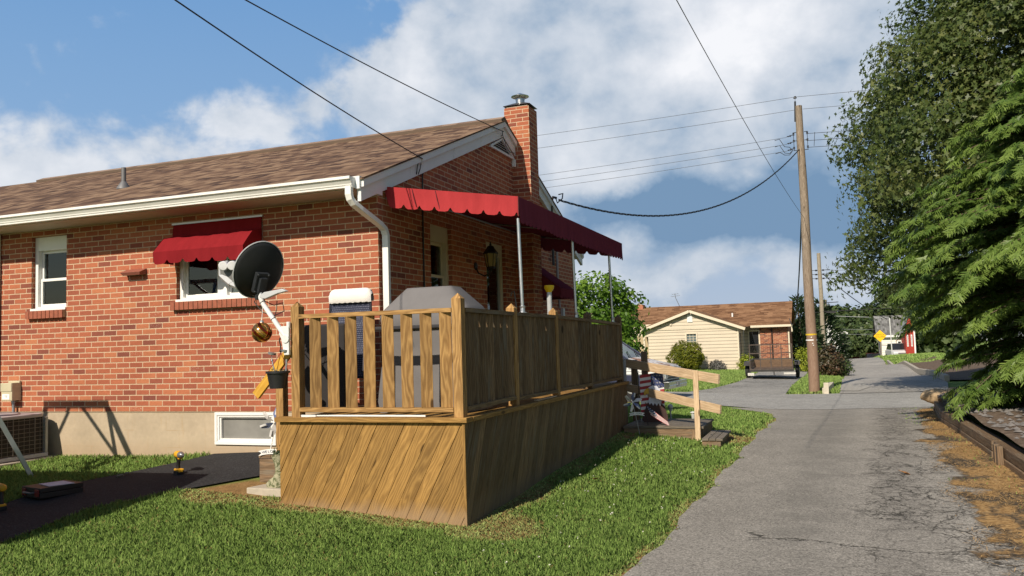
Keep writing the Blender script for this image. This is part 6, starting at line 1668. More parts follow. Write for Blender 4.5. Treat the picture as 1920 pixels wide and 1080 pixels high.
mb = MB(); mb.tube([(-4.15, 46.5, 2.9), (-4.4, 46.5, 3.5), (-4.42, 46.5, 3.75)], .02, 5); mb.tube([(-4.7, 46.5, 3.55), (-4.1, 46.5, 3.62)], .015, 5); mb.tube([(-4.62, 46.5, 3.70), (-4.2, 46.5, 3.74)], .015, 5); mb.build('aerial', STEEL, rf)
mb = MB(); mb.cyl((-.6, 44.2, 2.02), (-.6, 44.2, 2.25), .05, n=8); mb.build('vent_pipe', WHITEP, rf)
e = thing('window', '', ''); del e['label']; del e['category']; e.parent = cr; e.location = tuple(-Oc)
mb = MB(); a0, a1, z0, z1 = -2.78, -2.24, .44, 1.03
for (A0, A1, Z0, Z1) in ((a0-.07, a0, z0-.07, z1+.08), (a1, a1+.07, z0-.07, z1+.08), (a0, a1, z1, z1+.08), (a0, a1, z0-.07, z0)): mb.box((A0, 39.955, Z0), (A1, 40.03, Z1))
for f in (1/3, 2/3): mb.box((a0+(a1-a0)*f-.01, 40.02, z0), (a0+(a1-a0)*f+.01, 40.04, z1))
for f in (.25, .5, .75): mb.box((a0, 40.021, z0+(z1-z0)*f-.01), (a1, 40.041, z0+(z1-z0)*f+.01))
mb.build('frame', CTRIM, e); MB().box((a0, 40.045, z0), (a1, 40.05, z1)).build('pane', plain('dull_pane', (.13,.17,.18), .1, spec=.9), e)
mb = MB(); mb.box((-2.70, 39.93, 1.70), (-2.40, 39.97, 2.14))
for i in range(7): mb.obox((-2.55, 39.925, 1.74+i*.058), (.24, 0, 0), (0, .02, .01), (0, 0, .03))
cpart(mb, 'gable_vent', WHITEP)
mb = MB(); mb.box((-3.70, 39.9, 1.55), (-3.60, 39.97, 1.65)); cpart(mb, 'floodlight', CTRIM)
mb = MB(); mb.box((.35, 43.18, CF), (.42, 43.24, 1.15)); mb.box((.95, 43.18, CF), (1.03, 43.24, 1.15)); mb.box((.42, 43.18, 1.08), (.95, 43.24, 1.15)); dr = cpart(mb, 'door', CTRIM); MB().box((.42, 43.2, CF), (.95, 43.23, 1.08)).build('pane', plain('dark_pane', (.02,.022,.026), .1, spec=.8), dr)
mb = MB(); mb.box((.104, 41.0, -.3), (.112, 41.35, 1.0)); cpart(mb, 'side_window', plain('dark_pane', (.02,.022,.026), .1, spec=.8))
mb = MB(); mb.cyl((1.72, 43.06, CF), (1.72, 43.06, 1.3), .045, n=8); cpart(mb, 'downspout', plain('ds_brown', (.035,.018,.014), .5))
# open side porch on the left of the wing (beige shaded recess)
mb = MB(); mb.box((-6.4, 41.9, CF), (WXL-.3, 41.95, 1.0)); cpart(mb, 'porch_recess', plain('beige_panel', (.42,.33,.20), .7))
mb = MB(); mb.box((2.0, 43.04, -.86), (2.38, 43.09, -.80)); mb.box((1.96, 43.03, -.86), (2.06, 43.09, -.62)); cpart(mb, 'gas_pipe', WHITEP)

# ------------------------------------------------------------------ utility trailer on the driveway
tr = thing('utility_trailer', 'black utility trailer with a tall mesh rear gate standing on the driveway', 'trailer', (2.42, 29.2, G(2.4, 29.2)), rad(2))
TB = plain('trailer_black', (.030,.027,.026), .5, var=.3); TF = wood('trailer_floor', lo=(.10,.06,.035), hi=(.26,.165,.10))
mb = MB(); mb.obox((0, 1.75, .42), (1.75, 0, 0), (0, 3.5, 0), (0, 0, .05)); mb.build('floor', TF, tr)
mb = MB()
for s_ in (-1, 1): mb.beam((s_*.88, 0, .40), (s_*.88, 3.5, .40), .07, .10); mb.beam((s_*.88, 0, .80), (s_*.88, 3.5, .80), .05, .05); 
for s_ in (-1, 1):
    for y in (0.03, 1.2, 2.4, 3.47): mb.beam((s_*.88, y, .40), (s_*.88, y, .82), .05, .05, up=(0, 1, 0))
mb.beam((-.9, 0, .39), (.9, 0, .39), .08, .10); mb.beam((-.9, 3.5, .80), (.9, 3.5, .80), .05, .05); mb.beam((-.5, 3.5, .4), (0, 4.7, .42), .08, .08); mb.beam((.5, 3.5, .4), (0, 4.7, .42), .08, .08); mb.beam((0, 4.6, 0), (0, 4.6, .6), .05, .05, up=(0, 1, 0))
mb.build('frame', TB, tr)
mb = MB(); mb.obox((0, 3.45, .60), (1.7, 0, 0), (0, .03, 0), (0, 0, .34)); mb.obox((-.86, 1.75, .60), (.02, 0, 0), (0, 3.3, 0), (0, 0, .22)); mb.build('side_board', TF, tr)
mb = MB()
for x in (-.87, -.435, 0, .435, .87): mb.beam((x, -.02, .40), (x, -.04, 1.52), .04, .035, up=(0, 1, 0))
for z in (.44, 1.13, 1.50): mb.beam((-.87, -.03, z), (.87, -.03, z), .04, .04)
for i in range(46):
    z = .44+i*.0235
    if z > 1.5: break
    mb.beam((-.87, -.028, z), (.87, -.028, z), .0035, .0035) if i % 2 else None
for i in range(36): mb.beam((-.87+i*.0497, -.030, .44), (-.87+i*.0497, -.036, .78), .006, .006, up=(0, 1, 0))
mb.build('rear_gate', plain('gate_rust', (.075,.055,.045), .6, var=.4), tr)
for s_ in (-1, 1):
    for y in (1.35, 2.15):
        mb = MB(); mb.lathe([(.0, -.09), (.20, -.09), (.31, -.07), (.33, 0), (.31, .07), (.20, .09), (.0, .09)], (s_*1.06, y, .33), (1, 0, 0), n=24)
        w_ = mb.build('wheel', RUBBER, tr, smooth=True); MB().lathe([(.0, .0), (.10, .012), (.17, -.005), (.185, .0)], (s_*1.06+s_*.088, y, .33), (s_, 0, 0), n=20).build('rim', plain('rim_silver', (.55,.56,.57), .4, .7), w_, smooth=True)
    mb = MB(); mb.prism([(.85, .58), (.98, .74), (2.52, .74), (2.65, .58), (2.55, .58), (2.48, .70), (1.02, .70), (.95, .58)], (s_*1.06-.12, 0, 0), (0, 1, 0), (0, 0, 1), .24); mb.build('fender', TB, tr)
mb = MB(); mb.box((-.98, -.06, .18), (-.72, .02, .30)); mb.build('lamp_box', plain('lamp_white', (.62,.60,.56), .5), tr); mb = MB(); mb.box((.5, -.05, .22), (.98, .01, .30)); mb.build('lamp_box', plain('lamp_white', (.62,.60,.56), .5), tr)

# ------------------------------------------------------------------ two-tone van
vn = thing('old_van', 'old white and navy van with rust on its bonnet parked nose-right behind the handrail', 'van', (.42, 16.35, G(-1, 16.6)), rad(-6))
VW = plain('van_white', (.72,.72,.72), .35, var=.06); VN = plain('van_navy', (.035,.04,.075), .3, var=.1)
VH = mat('van_bonnet', m_rust, base=(.66,.64,.64), rust=(.26,.13,.085), amt=.62, scale=2.2)
hw = .93
def side(poly, m, nm, h0=-hw, h1=hw, bevel=.02, parent=vn):
    mb = MB(); mb.prism(poly, (0, h1, 0), (1, 0, 0), (0, 0, 1), h1-h0); return mb.build(nm, m, parent, bevel=bevel)
side([(-4.7, .32), (-.95, .32), (-.10, .36), (-.05, .62), (-.05, .74), (-4.75, .74)], VN, 'lower_body')
side([(-4.75, .745), (-.05, .745), (-.06, .93), (-1.10, 1.17), (-4.75, 1.20)], VW, 'body')
mb = MB()
for yy_, zz_ in ((-.90, 0), (-.45, .035), (0, .045), (.45, .035), (.90, 0)): pass
vs = []
for i, (x, z) in enumerate(((-.04, .90), (-.06, .955), (-.55, 1.06), (-1.12, 1.20))):
    for y in (-.91, -.5, 0, .5, .91): vs.append((x-.03*(abs(y)/.91)**2*(i < 2), y, z+.03*(1-(y/.91)**2)))
mb.add(vs, [[i*5+j, i*5+j+1, (i+1)*5+j+1, (i+1)*5+j] for i in range(3) for j in range(4)]); mb.build('bonnet', VH, vn, smooth=2)
# cabin: pillars, roof, glass
def cab(x, z, y): return (x, y*(1-.10*max(0, z-1.2)/.6), z)
mb = MB()
for s_ in (-1, 1):
    y = s_*.90
    mb.beam(cab(-1.06, 1.16, y), cab(-1.92, 1.74, y), .07, .08); mb.beam(cab(-2.35, 1.2, y), cab(-2.40, 1.76, y), .08, .10); mb.beam(cab(-3.5, 1.2, y), cab(-3.5, 1.76, y), .06, .12); mb.beam(cab(-4.7, 1.2, y), cab(-4.6, 1.76, y), .06, .12)
    mb.beam(cab(-1.9, 1.755, y), cab(-4.6, 1.78, y), .06, .08)
mb.build('pillars', VN, vn)
vs = []
for x, z in ((-1.86, 1.745), (-2.0, 1.80), (-2.6, 1.83), (-4.0, 1.83), (-4.62, 1.79)):
    for y in (-.84, -.5, 0, .5, .84): vs.append((x, y, z+.04*(1-(y/.84)**2)))
mb = MB(); mb.add(vs+[(p[0], p[1], p[2]-.05) for p in vs], [[i*5+j, (i+1)*5+j, (i+1)*5+j+1, i*5+j+1] for i in range(4) for j in range(4)]); mb.build('roof', VN, vn, smooth=2)
VG = mat('van_glass', m_glass, tint=(.55,.68,.66), refl=.9)
mb = MB(); mb.add([(-1.10, -.86, 1.19), (-1.10, .86, 1.19), (-1.88, .80, 1.74), (-1.88, -.80, 1.74)], [[0, 1, 2, 3]]); mb.build('windscreen', VG, vn)
for s_ in (-1, 1):
    mb = MB(); y = s_*.885; mb.add([cab(-1.25, 1.21, y), cab(-1.95, 1.70, y), cab(-2.33, 1.72, y), cab(-2.30, 1.21, y)], [[0, 1, 2, 3]]); mb.add([cab(-2.45, 1.22, y), cab(-2.45, 1.72, y), cab(-4.6, 1.74, y), cab(-4.62, 1.22, y)], [[0, 1, 2, 3]]); mb.build('side_window', VG, vn)
mb = MB(); mb.box((-1.9, -.75, .9), (-1.6, -.25, 1.35)); mb.box((-1.9, .25, .9), (-1.6, .75, 1.35)); mb.box((-2.5, -.7, .7), (-2.0, .7, 1.1)); mb.build('seat', plain('seat_grey', (.20,.22,.27), .9), vn, bevel=.05)
mb = MB(); mb.box((-.05, -.90, .56), (.0, .90, .90)); gf = mb.build('front_panel', plain('grille_grey', (.42,.43,.42), .4, .4), vn, bevel=.015)
mb = MB()
for i in range(4): mb.box((.0, -.55, .60+i*.07), (.012, .55, .645+i*.07))
mb.build('grille', plain('grille_black', (.012,.013,.014), .6), gf)
for s_ in (-1, 1):
    mb = MB(); mb.box((-.0, s_*.72-.13, .62), (.025, s_*.72+.13, .84)); mb.build('headlight', plain('lamp_glass', (.55,.57,.58), .1, spec=.9), gf, bevel=.01)
    mb = MB(); mb.box((-.16, s_*.905-.02, .56), (.0, s_*.905+.03, .90)); mb.build('corner_lamp', plain('lamp_edge', (.70,.69,.66), .25), gf, bevel=.01)
mb = MB(); mb.box((-.02, -.95, .33), (.15, .95, .53)); mb.box((.15, -.93, .40), (.165, .93, .43)); bp = mb.build('bumper', CHROME, vn, bevel=.03)
mb = MB(); mb.box((.165, -.15, .36), (.17, .15, .50)); mb.build('plate', plain('plate_blank', (.42,.43,.42), .4), bp)
for s_ in (-1, 1):
    for x in (-.98, -3.75):
        mb = MB(); mb.lathe([(.0, -.10), (.22, -.10), (.32, -.08), (.34, 0), (.32, .08), (.22, .10), (0, .10)], (x, s_*.83, .34), (0, 1, 0), n=24); w_ = mb.build('wheel', RUBBER, vn, smooth=True)
        MB().lathe([(.0, .0), (.12, .01), (.18, -.01), (.2, .0)], (x, s_*.83+s_*.098, .34), (0, s_, 0), n=18).build('rim', plain('rim_silver', (.55,.56,.57), .4, .7), w_, smooth=True)
mb = MB(); mb.box((-1.50, -1.22, 1.16), (-1.38, -.96, 1.36)); mb.beam((-1.40, -.90, 1.18), (-1.42, -1.0, 1.22), .04, .05); mb.build('wing_mirror', BLACKP, vn, bevel=.03)
for y in (-.5, .25): mb = MB(); mb.tube([(-1.08, y, 1.215), (-1.22, y+.22, 1.30), (-1.38, y+.50, 1.41)], .012, 5); mb.build('wiper', BLACKP, vn)
mb = MB(); mb.sphere((-.52, -.935, .86), .11, 14, 8, sc=(1.2, .12, .45)); mb.build('decal', plain('decal_orange', (.75,.22,.03), .5), vn, smooth=2)
mb = MB()
for i in range(3): mb.box((-1.30+i*.13, -.934, .90), (-1.22+i*.13, -.930, .96))
mb.box((-1.3, -.934, .83), (-.72, -.930, .85)); mb.build('badge', plain('badge_grey', (.25,.26,.28), .5), vn)

# ------------------------------------------------------------------ far end of the lane
DP = plain('dark_pane', (.02,.022,.026), .1, spec=.8)
def small_car(name, label, cat, loc, rz, body, L=4.4, Wd=1.75, H=1.5, suv=False):
    t = thing(name, label, cat, loc, rz); hw = Wd/2
    belt = .92 if not suv else 1.08
    mb = MB(); mb.prism([(-L/2, .30), (L/2, .30), (L/2+.03, .55), (L/2-.05, belt-.18), (L/2-1.1, belt), (-L/2+.35, belt), (-L/2, belt-.08)], (0, hw, 0), (1, 0, 0), (0, 0, 1), Wd); mb.build('body', body, t, bevel=.08)
    mb = MB(); z1 = H; xa, xb, xc, xd_ = L/2-1.15, L/2-1.85, -L/2+(.55 if suv else .95), -L/2+(.25 if suv else .45)
    vs = [(xa, -hw*.92, belt-.02), (xb, -hw*.78, z1), (xc, -hw*.78, z1), (xd_, -hw*.92, belt-.02)]; vs += [(p[0], -p[1], p[2]) for p in vs]
    mb.add(vs, [[0, 3, 2, 1], [4, 5, 6, 7], [1, 2, 6, 5]], 0); mb.add(vs, [[0, 1, 5, 4], [2, 3, 7, 6]], 1)
    for s_ in (-1, 1): mb.add([(xa-.16, s_*(hw*.925+.004), belt+.03), (xb-.06, s_*(hw*.79+.008), z1-.07), (xc+.05, s_*(hw*.79+.008), z1-.07), (xd_+.14, s_*(hw*.925+.004), belt+.03)], [[0, 1, 2, 3]], 1)
    mb.build('cabin', [body, DP], t, bevel=.03)
    for s_ in (-1, 1):
        for x in (L/2-.85, -L/2+.8):
            mb = MB(); mb.lathe([(0, -.1), (.30, -.1), (.33, 0), (.30, .1), (0, .1)], (x, s_*(hw-.08), .33), (0, 1, 0), n=18); mb.build('wheel', RUBBER, t, smooth=True)
        mb = MB(); mb.box((-L/2-.02, s_*(hw-.42), .72), (-L/2+.05, s_*(hw-.05), .88)) ; mb.build('tail_lamp', plain('tail_red', (.40,.01,.015), .2), t)
        mb = MB(); mb.box((L/2-.10, s_*(hw-.45), .62), (L/2+.03, s_*(hw-.06), .82)); mb.build('headlight', plain('lamp_glass', (.55,.57,.58), .1, spec=.9), t)
    mb = MB(); mb.box((-L/2-.03, -.26, .62), (-L/2+.02, .26, .78)); mb.build('plate', WHITEP, t)
    mb = MB(); mb.box((-L/2-.06, -hw+.05, .30), (-L/2+.05, hw-.05, .50)); mb.box((L/2-.05, -hw*.55, .55), (L/2+.04, hw*.55, .82)); mb.build('bumper', plain('bumper_grey', (.16,.15,.16), .5), t)
    return t
small_car('parked_car', 'dark red hatchback seen from behind parked under the round tree by the yellow sign', 'car', (9.85, 101.0, G(9.85, 101.0)+.03), rad(92), plain('car_red', (.20,.012,.018), .25, var=.05))
small_car('parked_car', 'white sport utility vehicle facing the lane before the white house', 'car', (11.9, 89.0, G(11.9, 89.0)+.25), rad(-84), plain('car_white', (.72,.72,.72), .25, var=.03), 4.9, 1.95, 1.75, True)
sg = thing('warning_sign', 'yellow diamond warning sign with black lettering on a thin post before the red car', 'sign', (9.93, 85.2, G(9.93, 85.2)))
zs_ = 2.55
mb = MB(); mb.beam((0, .02, -.2), (0, .02, zs_+.3), .06, .05, up=(0, 1, 0)); mb.build('post', plain('sign_post', (.24,.18,.13), .7), sg)
mb = MB(); mb.prism([(-.62, 0), (0, -.62), (.62, 0), (0, .62)], (0, -.01, zs_), (1, 0, 0), (0, 0, 1), .01); pn = mb.build('panel', plain('sign_yellow', (.85,.50,.0), .45), sg)
for i, w_ in enumerate(('WATCH', 'CHILDREN')):
    text_mesh(w_, (.22, .19)[i], 'letters', BLACKP, pn, Matrix.Translation((0, -.025, zs_+.12-.22*i)) @ Matrix.Rotation(rad(90), 4, 'X'), .003)
mk = tag(MB().cyl((10.55, 79, G(10.55, 79)-.1), (10.5, 79, 3.15+G(10.55, 79)+.6), .05, n=8).build('flag_pole', plain('pole_pale', (.6,.6,.6), .5)), 'thin pale pole standing before the white sport utility vehicle', 'pole')
# white house with grey roof, red gabled house
wh = thing('white_house', 'white house with a big grey roof behind the white sport utility vehicle', 'house', (12.2, 96, -2.3))
mb = MB(); mb.box((-1.55, 0, 0), (1.75, 6, 2.75)); mb.build('wall', mat('white_siding', m_siding, col=(.80,.77,.70), H=.2), wh)
mb = MB(); mb.prism([(-.35, 2.72), (3.0, 4.95), (6.3, 2.72), (6.3, 2.85), (3.0, 5.15), (-.35, 2.85)], (-2.1, 0, 0), (0, 1, 0), (0, 0, 1), 3.95); mb.build('roof', mat('grey_shingle', m_shingle, a=(.10,.10,.10), b=(.155,.155,.155), c3=(.22,.22,.22), W=.5, H=.2), wh)
mb = MB(); mb.box((-.05, -.06, 1.05), (1.15, .02, 2.3)); w_ = mb.build('window', plain('frame_brown', (.33,.24,.18), .6), wh); mb = MB(); mb.box((.03, -.08, 1.13), (1.07, -.06, 2.22)); mb.build('sash', VINYL, w_); mb = MB(); mb.box((.16, -.10, 1.25), (.46, -.08, 2.1)); mb.box((.64, -.10, 1.25), (.94, -.08, 2.1)); mb.build('pane', DP, w_)
mb = MB(); mb.box((-2.05, -.4, 2.62), (1.85, -.3, 2.85)); mb.build('fascia', WHITEP, wh)
rh = thing('red_house', 'narrow red gabled house with white trim at the right of the white house', 'house', (12.75, 85.9, -2.0))
mb = MB(); mb.prism([(-.42, -.5), (.42, -.5), (.42, 3.05), (0, 4.4), (-.42, 3.05)], (0, 0, 0), (1, 0, 0), (0, 0, 1), -5.0); mb.build('wall', mat('red_siding', m_siding, col=(.40,.050,.035), H=.2), rh)
mb = MB(); mb.beam((-.5, 2.4, 2.98), (0, 2.4, 4.5), 5.2, .07, up=(0, 1, 0)) if 0 else None
for s_ in (-1, 1): mb.add([(s_*.55, -.1, 2.80), (0, -.1, 4.52), (0, 5.1, 4.52), (s_*.55, 5.1, 2.80)], [[0, 1, 2, 3] if s_ < 0 else [3, 2, 1, 0]])
mb.build('roof', plain('light_grey_roof', (.36,.37,.39), .8), rh)
mb = MB(); mb.box((.36, -.04, -.4), (.50, .0, 3.0)); mb.box((-.46, -.04, 2.9), (-.38, .0, 3.2)); mb.build('trim', WHITEP, rh)
for x in (-.22, .16): mb = MB(); mb.box((x-.07, -.05, 1.35), (x+.07, .0, 2.55)); w_ = mb.build('window', WHITEP, rh); MB().box((x-.035, -.07, 1.45), (x+.035, -.05, 2.45)).build('pane', plain('pale_pane', (.33,.36,.36), .2), w_)
gh = thing('garage', 'white garage with an open front and red stacked things behind the red hatchback', 'garage', (9.6, 113, -3.5))
mb = MB(); mb.box((-2.6, .0, 0), (-2.3, 4, 3.6)); mb.box((1.9, 0, 0), (2.2, 4, 2.4)); mb.box((-2.6, 3.6, 0), (2.2, 4, 2.4)); mb.box((-2.6, 0, 2.3), (2.2, 4, 2.5)); mb.box((-2.3, .6, 0), (-.3, .8, 1.35)); mb.build('wall', plain('off_white', (.74,.71,.66), .6), gh)
mb = MB(); mb.box((.9, 1.5, 0), (1.8, 2.4, 1.9)); mb.build('cupboard', plain('rust_red', (.33,.06,.045), .6), gh)
mb = MB(); mb.box((-2.3, .5, 1.0), (.0, .58, 1.3)); mb.build('shelf', plain('rust_red', (.33,.06,.045), .6), gh)
wb = tag(MB().sphere((11.15, 104.5, G(11.1, 104.5)+.6), .75, 16, 12, sc=(.75, .8, 1.0)).build('rain_barrel', BLACKP, smooth=2), 'black round barrel standing right of the red hatchback', 'barrel')
oh = thing('orange_house', 'tan brick house gable showing between the far trees', 'house', (8.9, 131, -3.0))
mb = MB(); mb.prism([(-1.2, 0), (3.5, 0), (3.5, 4.2), (.9, 5.2), (-1.2, 4.0)], (0, 0, 0), (1, 0, 0), (0, 0, 1), -6); mb.build('wall', plain('tan_brick', (.40,.19,.085), .9, var=.2), oh)
mb = MB(); mb.beam((-1.5, -.1, 4.0), (1.0, -.1, 5.3), .1, .22, up=(0, 0, 1)); mb.beam((3.8, -.1, 4.2), (.9, -.1, 5.35), .1, .22, up=(0, 0, 1)); mb.build('barge_board', WHITEP, oh)
sh2 = thing('white_shed', 'small white shed gable half hidden behind the two far poles', 'shed', (4.9, 70, -2.0))
mb = MB(); mb.prism([(-.85, 0), (1.25, 0), (1.25, 2.9), (-.1, 3.55), (-.85, 3.1)], (0, 0, 0), (1, 0, 0), (0, 0, 1), -3); mb.build('wall', plain('shed_white', (.68,.68,.68), .6), sh2)
mb = MB(); mb.beam((1.6, -.1, 2.85), (-.1, -.1, 3.72), .08, .12, up=(0, 0, 1)); mb.beam((-1.1, -.1, 3.1), (-.1, -.1, 3.72), .08, .12, up=(0, 0, 1)); mb.build('barge_board', WHITEP, sh2)
mb = MB(); mb.box((1.0, -.05, 1.2), (1.2, .0, 2.7)); mb.build('corner_board', plain('pinkish', (.5,.36,.33), .6), sh2)
# low kerb of landscaping timbers along the far lane, white-ended timber at the pole
kb = thing('kerb_timbers', 'curving low kerb edging the mulch bank along the far lane', 'kerb', (8.7, 30, -1.2))
KP = [(8.50, 24), (8.58, 26.8), (8.68, 30), (8.72, 36), (8.8, 44), (9.0, 55), (9.18, 64)]
for i in range(len(KP)-1):
    (xa, ya_), (xb, yb_) = KP[i], KP[i+1]; mb = MB(); mb.beam(V(xa-8.7, ya_-30, G(xa, ya_)+.10+1.2), V(xb-8.7, yb_-30, G(xb, yb_)+.10+1.2), .16, .26); mb.build('timber', plain('kerb_grey', (.40,.36,.30), .9, var=.15), kb, bevel=.02)
lt_ = tag(MB().beam((4.56, 18.25, G(4.5, 18.3)+.09), (4.75, 20.4, G(4.7, 20.4)+.16), .15, .17).build('landscape_timber', plain('pale_timber', (.52,.47,.38), .9, var=.15), bevel=.01), 'pale weathered landscaping timber lying beside the base of the brown pole', 'timber')
lt2 = tag(MB().obox((4.60, 18.1, G(4.6, 18.1)+.16), (.14, 0, 0), (0, .12, 0), (0, 0, .36)).build('timber_stub', plain('pale_timber', (.52,.47,.38), .9, var=.15), bevel=.01), 'short pale upright timber stub at the near end of the lying timber', 'timber')

# ------------------------------------------------------------------ trees and shrubs
MAPLE = [(0, 0, 0), (-.22, .30, .02), (-.62, .28, .03), (-.45, .52, .0), (-.15, .60, -.02), (0, 1.0, -.10), (.15, .60, -.02), (.45, .52, .0), (.62, .28, .03), (.22, .30, .02)]
OVAL = [(0, 0, 0), (-.28, .32, .04), (-.22, .70, .02), (0, 1, -.08), (.22, .70, .02), (.28, .32, .04)]
CARD = [(-.5, 0, 0), (-.38, .6, .08), (.05, .95, -.05), (.42, .62, .06), (.5, .05, 0), (.1, -.15, .05)]
def clump_crown(name, parent, c, R, nclump, per, leaf, shape, m, rs, squash=1.0, fr=(.72, 1.02), sig=.36, cull=None, lobes=5, flat=.0, prof=None, inner=.16, outward=.9):
    """leaves gathered in clumps through an uneven crown; local coordinates of the tree"""
    c = np.asarray(c, float); R = np.asarray(R, float)
    d = rs.normal(size=(nclump*3, 3)); d /= np.linalg.norm(d, axis=1, keepdims=True)
    if cull is not None: d = d[cull(d)]
    d = d[:nclump]
    ph = rs.uniform(0, 6.28, 6)
    az = np.arctan2(d[:, 1], d[:, 0])
    bump = 1+.10*np.sin(lobes*az+ph[0]+2.2*d[:, 2])+.08*np.sin(7*d[:, 2]+ph[1]+2*az)+.05*np.sin(11*az+ph[2])
    f = rs.uniform(fr[0]**3, fr[1]**3, len(d))**(1/3)
    k = int(len(d)*inner); f[:k] *= rs.uniform(.35, .8, k)
    P = d*(f*bump)[:, None]*R
    if prof is not None: P[:, :2] *= prof(P[:, 2]/R[2])[:, None]
    sg = sig*rs.uniform(.6, 1.3, len(d))
    tone = rs.uniform(0, 1, len(d))
    idx = np.repeat(np.arange(len(d)), per)
    L = np.clip(rs.normal(size=(len(idx), 3)), -1.55, 1.55)*sg[idx][:, None]*np.array([1.1, 1.1, .62]); L[:, 2] -= .18*(L[:, 0]**2+L[:, 1]**2)/np.maximum(sg[idx], .05)
    X = P[idx]+L
    N = d[idx]*outward+rs.normal(size=(len(idx), 3))*.75+np.array([0, 0, .55])+L/np.maximum(sg[idx], .05)[:, None]*.45
    rn = np.clip(.18+.42*tone[idx]+.40*rs.random(len(idx)), 0, 1)
    return leaf_cloud(name, X+c, N, leaf*rs.uniform(.65, 1.25, len(idx)), shape, m, parent, rn)
def limbs(parent, h, r, spread, m, rs, n=6, base=.3, top=.9, lean=(0, 0)):
    mb = MB()
    path = [(lean[0]*t_**2+.02*math.sin(t_*9), lean[1]*t_**2, -.25+(h*top+.25)*t_) for t_ in np.linspace(0, 1, 8)]
    mb.tube(path, [r*(1.35 if i == 0 else 1)*(1-.75*i/7) for i in range(8)], 10)
    for i in range(n):
        t_ = base+(top-base)*i/n*.9; p = V(lean[0]*t_**2, lean[1]*t_**2, h*t_); a = i*2.4+rs.uniform(-.4, .4); l = spread*(1-.35*t_)*rs.uniform(.7, 1)
        q = p+V(math.cos(a)*l*.5, math.sin(a)*l*.5, l*.35); e_ = p+V(math.cos(a)*l, math.sin(a)*l, l*.55)
        mb.tube([p, q, e_], [r*.45*(1-.5*t_), r*.28*(1-.5*t_), r*.08], 6)
        for s_ in (-1, 1): mb.tube([q, q+V(math.cos(a+s_*.9)*l*.35, math.sin(a+s_*.9)*l*.35, l*.25)], [r*.18, r*.04], 5)
    return mb.build('trunk', m, parent, smooth=True)
def tree(name, label, x, y, h, R, cz, nclump, per, leaf, shape, m, seed, cat='tree', group=None, trunk=.16, zb=None, sig=.4, bark=BARK, **kw):
    rs = np.random.default_rng(seed)
    t = thing(name, label, cat, (x, y, G(x, y) if zb is None else zb), 0, group)
    limbs(t, h, trunk, R[0]*.8, bark, rs)
    clump_crown('crown', t, (0, 0, cz), R, nclump, per, leaf, shape, m, rs, sig=sig, **kw)
    return t
L_MAPLE = leafm('maple_leaf', lo=(.028,.050,.014), mid=(.070,.105,.026), hi=(.17,.185,.055), trans=.32)
L_HEM = leafm('hemlock_leaf', lo=(.022,.050,.012), mid=(.085,.15,.028), hi=(.20,.28,.06), trans=.30)
L_FAR = leafm('far_leaf', lo=(.024,.045,.018), mid=(.062,.098,.034), hi=(.125,.16,.055), trans=.25)
L_DARK = leafm('dark_leaf', lo=(.014,.030,.014), mid=(.036,.064,.026), hi=(.075,.11,.04), trans=.18)
L_BRIGHT = leafm('bright_leaf', lo=(.035,.085,.010), mid=(.10,.20,.02), hi=(.20,.30,.04), trans=.4)
L_BUSH = leafm('bush_leaf', lo=(.035,.055,.006), mid=(.13,.155,.012), hi=(.30,.29,.025), trans=.3)
L_LIME = leafm('lime_leaf', lo=(.08,.12,.01), mid=(.22,.27,.025), hi=(.42,.42,.06), trans=.35)
L_RUSTY = leafm('rusty_leaf', lo=(.022,.024,.012), mid=(.055,.052,.022), hi=(.15,.075,.05), trans=.2)

rs = np.random.default_rng(11)
mt_ = thing('maple_tree', 'tall dark green broadleaf tree rising behind the conifer at the right edge', 'tree', (10.5, 17.2, G(10.5, 17.2)))
limbs(mt_, 9.5, .26, 4.2, BARK, rs, n=9, base=.25)
clump_crown('crown', mt_, (0, 0, 7.55), (4.85, 4.5, 5.1), 520, 200, .128, MAPLE, L_MAPLE, rs, sig=.46, lobes=6, fr=(.76, .97), cull=lambda d: (d[:, 0] < .42) & (d[:, 1] < .6), inner=.36,
            prof=lambda t_: np.interp(t_, [-1, -.7, -.4, 0, .5, 1], [1.5, 1.3, 1.12, 1.0, .86, .75]))

# ---- conifer with drooping feathery sprays
hm = thing('hemlock_tree', 'feathery bright green conifer spilling over the sleeper wall at the right', 'tree', (8.55, 6.9, G(8.5, 6.9)+.2))
HX, HY, HZ = 8.55, 6.9, G(8.5, 6.9)+.2
rs = np.random.default_rng(21)
FROND = [(0, -.015, 0), (.28, -.085, -.01), (.66, -.075, -.05), (1.0, 0, -.14), (.66, .075, -.05), (.28, .085, -.01)]
def hr_(z):   # crown radius against world height
    return np.interp(z, [-.9, -.55, -.2, .2, .7, 1.2, 1.8, 2.4, 3.1, 3.8, 4.5, 5.2, 5.8], [1.5, 1.9, 2.1, 2.3, 2.55, 2.85, 3.0, 2.75, 2.25, 1.65, 1.05, .5, .1])
FP, FT, FN, FS, FR_ = [], [], [], [], []
mb = MB(); mb.tube([(0, 0, -.4), (.02, 0, 1.5), (0, .02, 3.5), (0, 0, 6.4)], [.20, .16, .10, .02], 10)
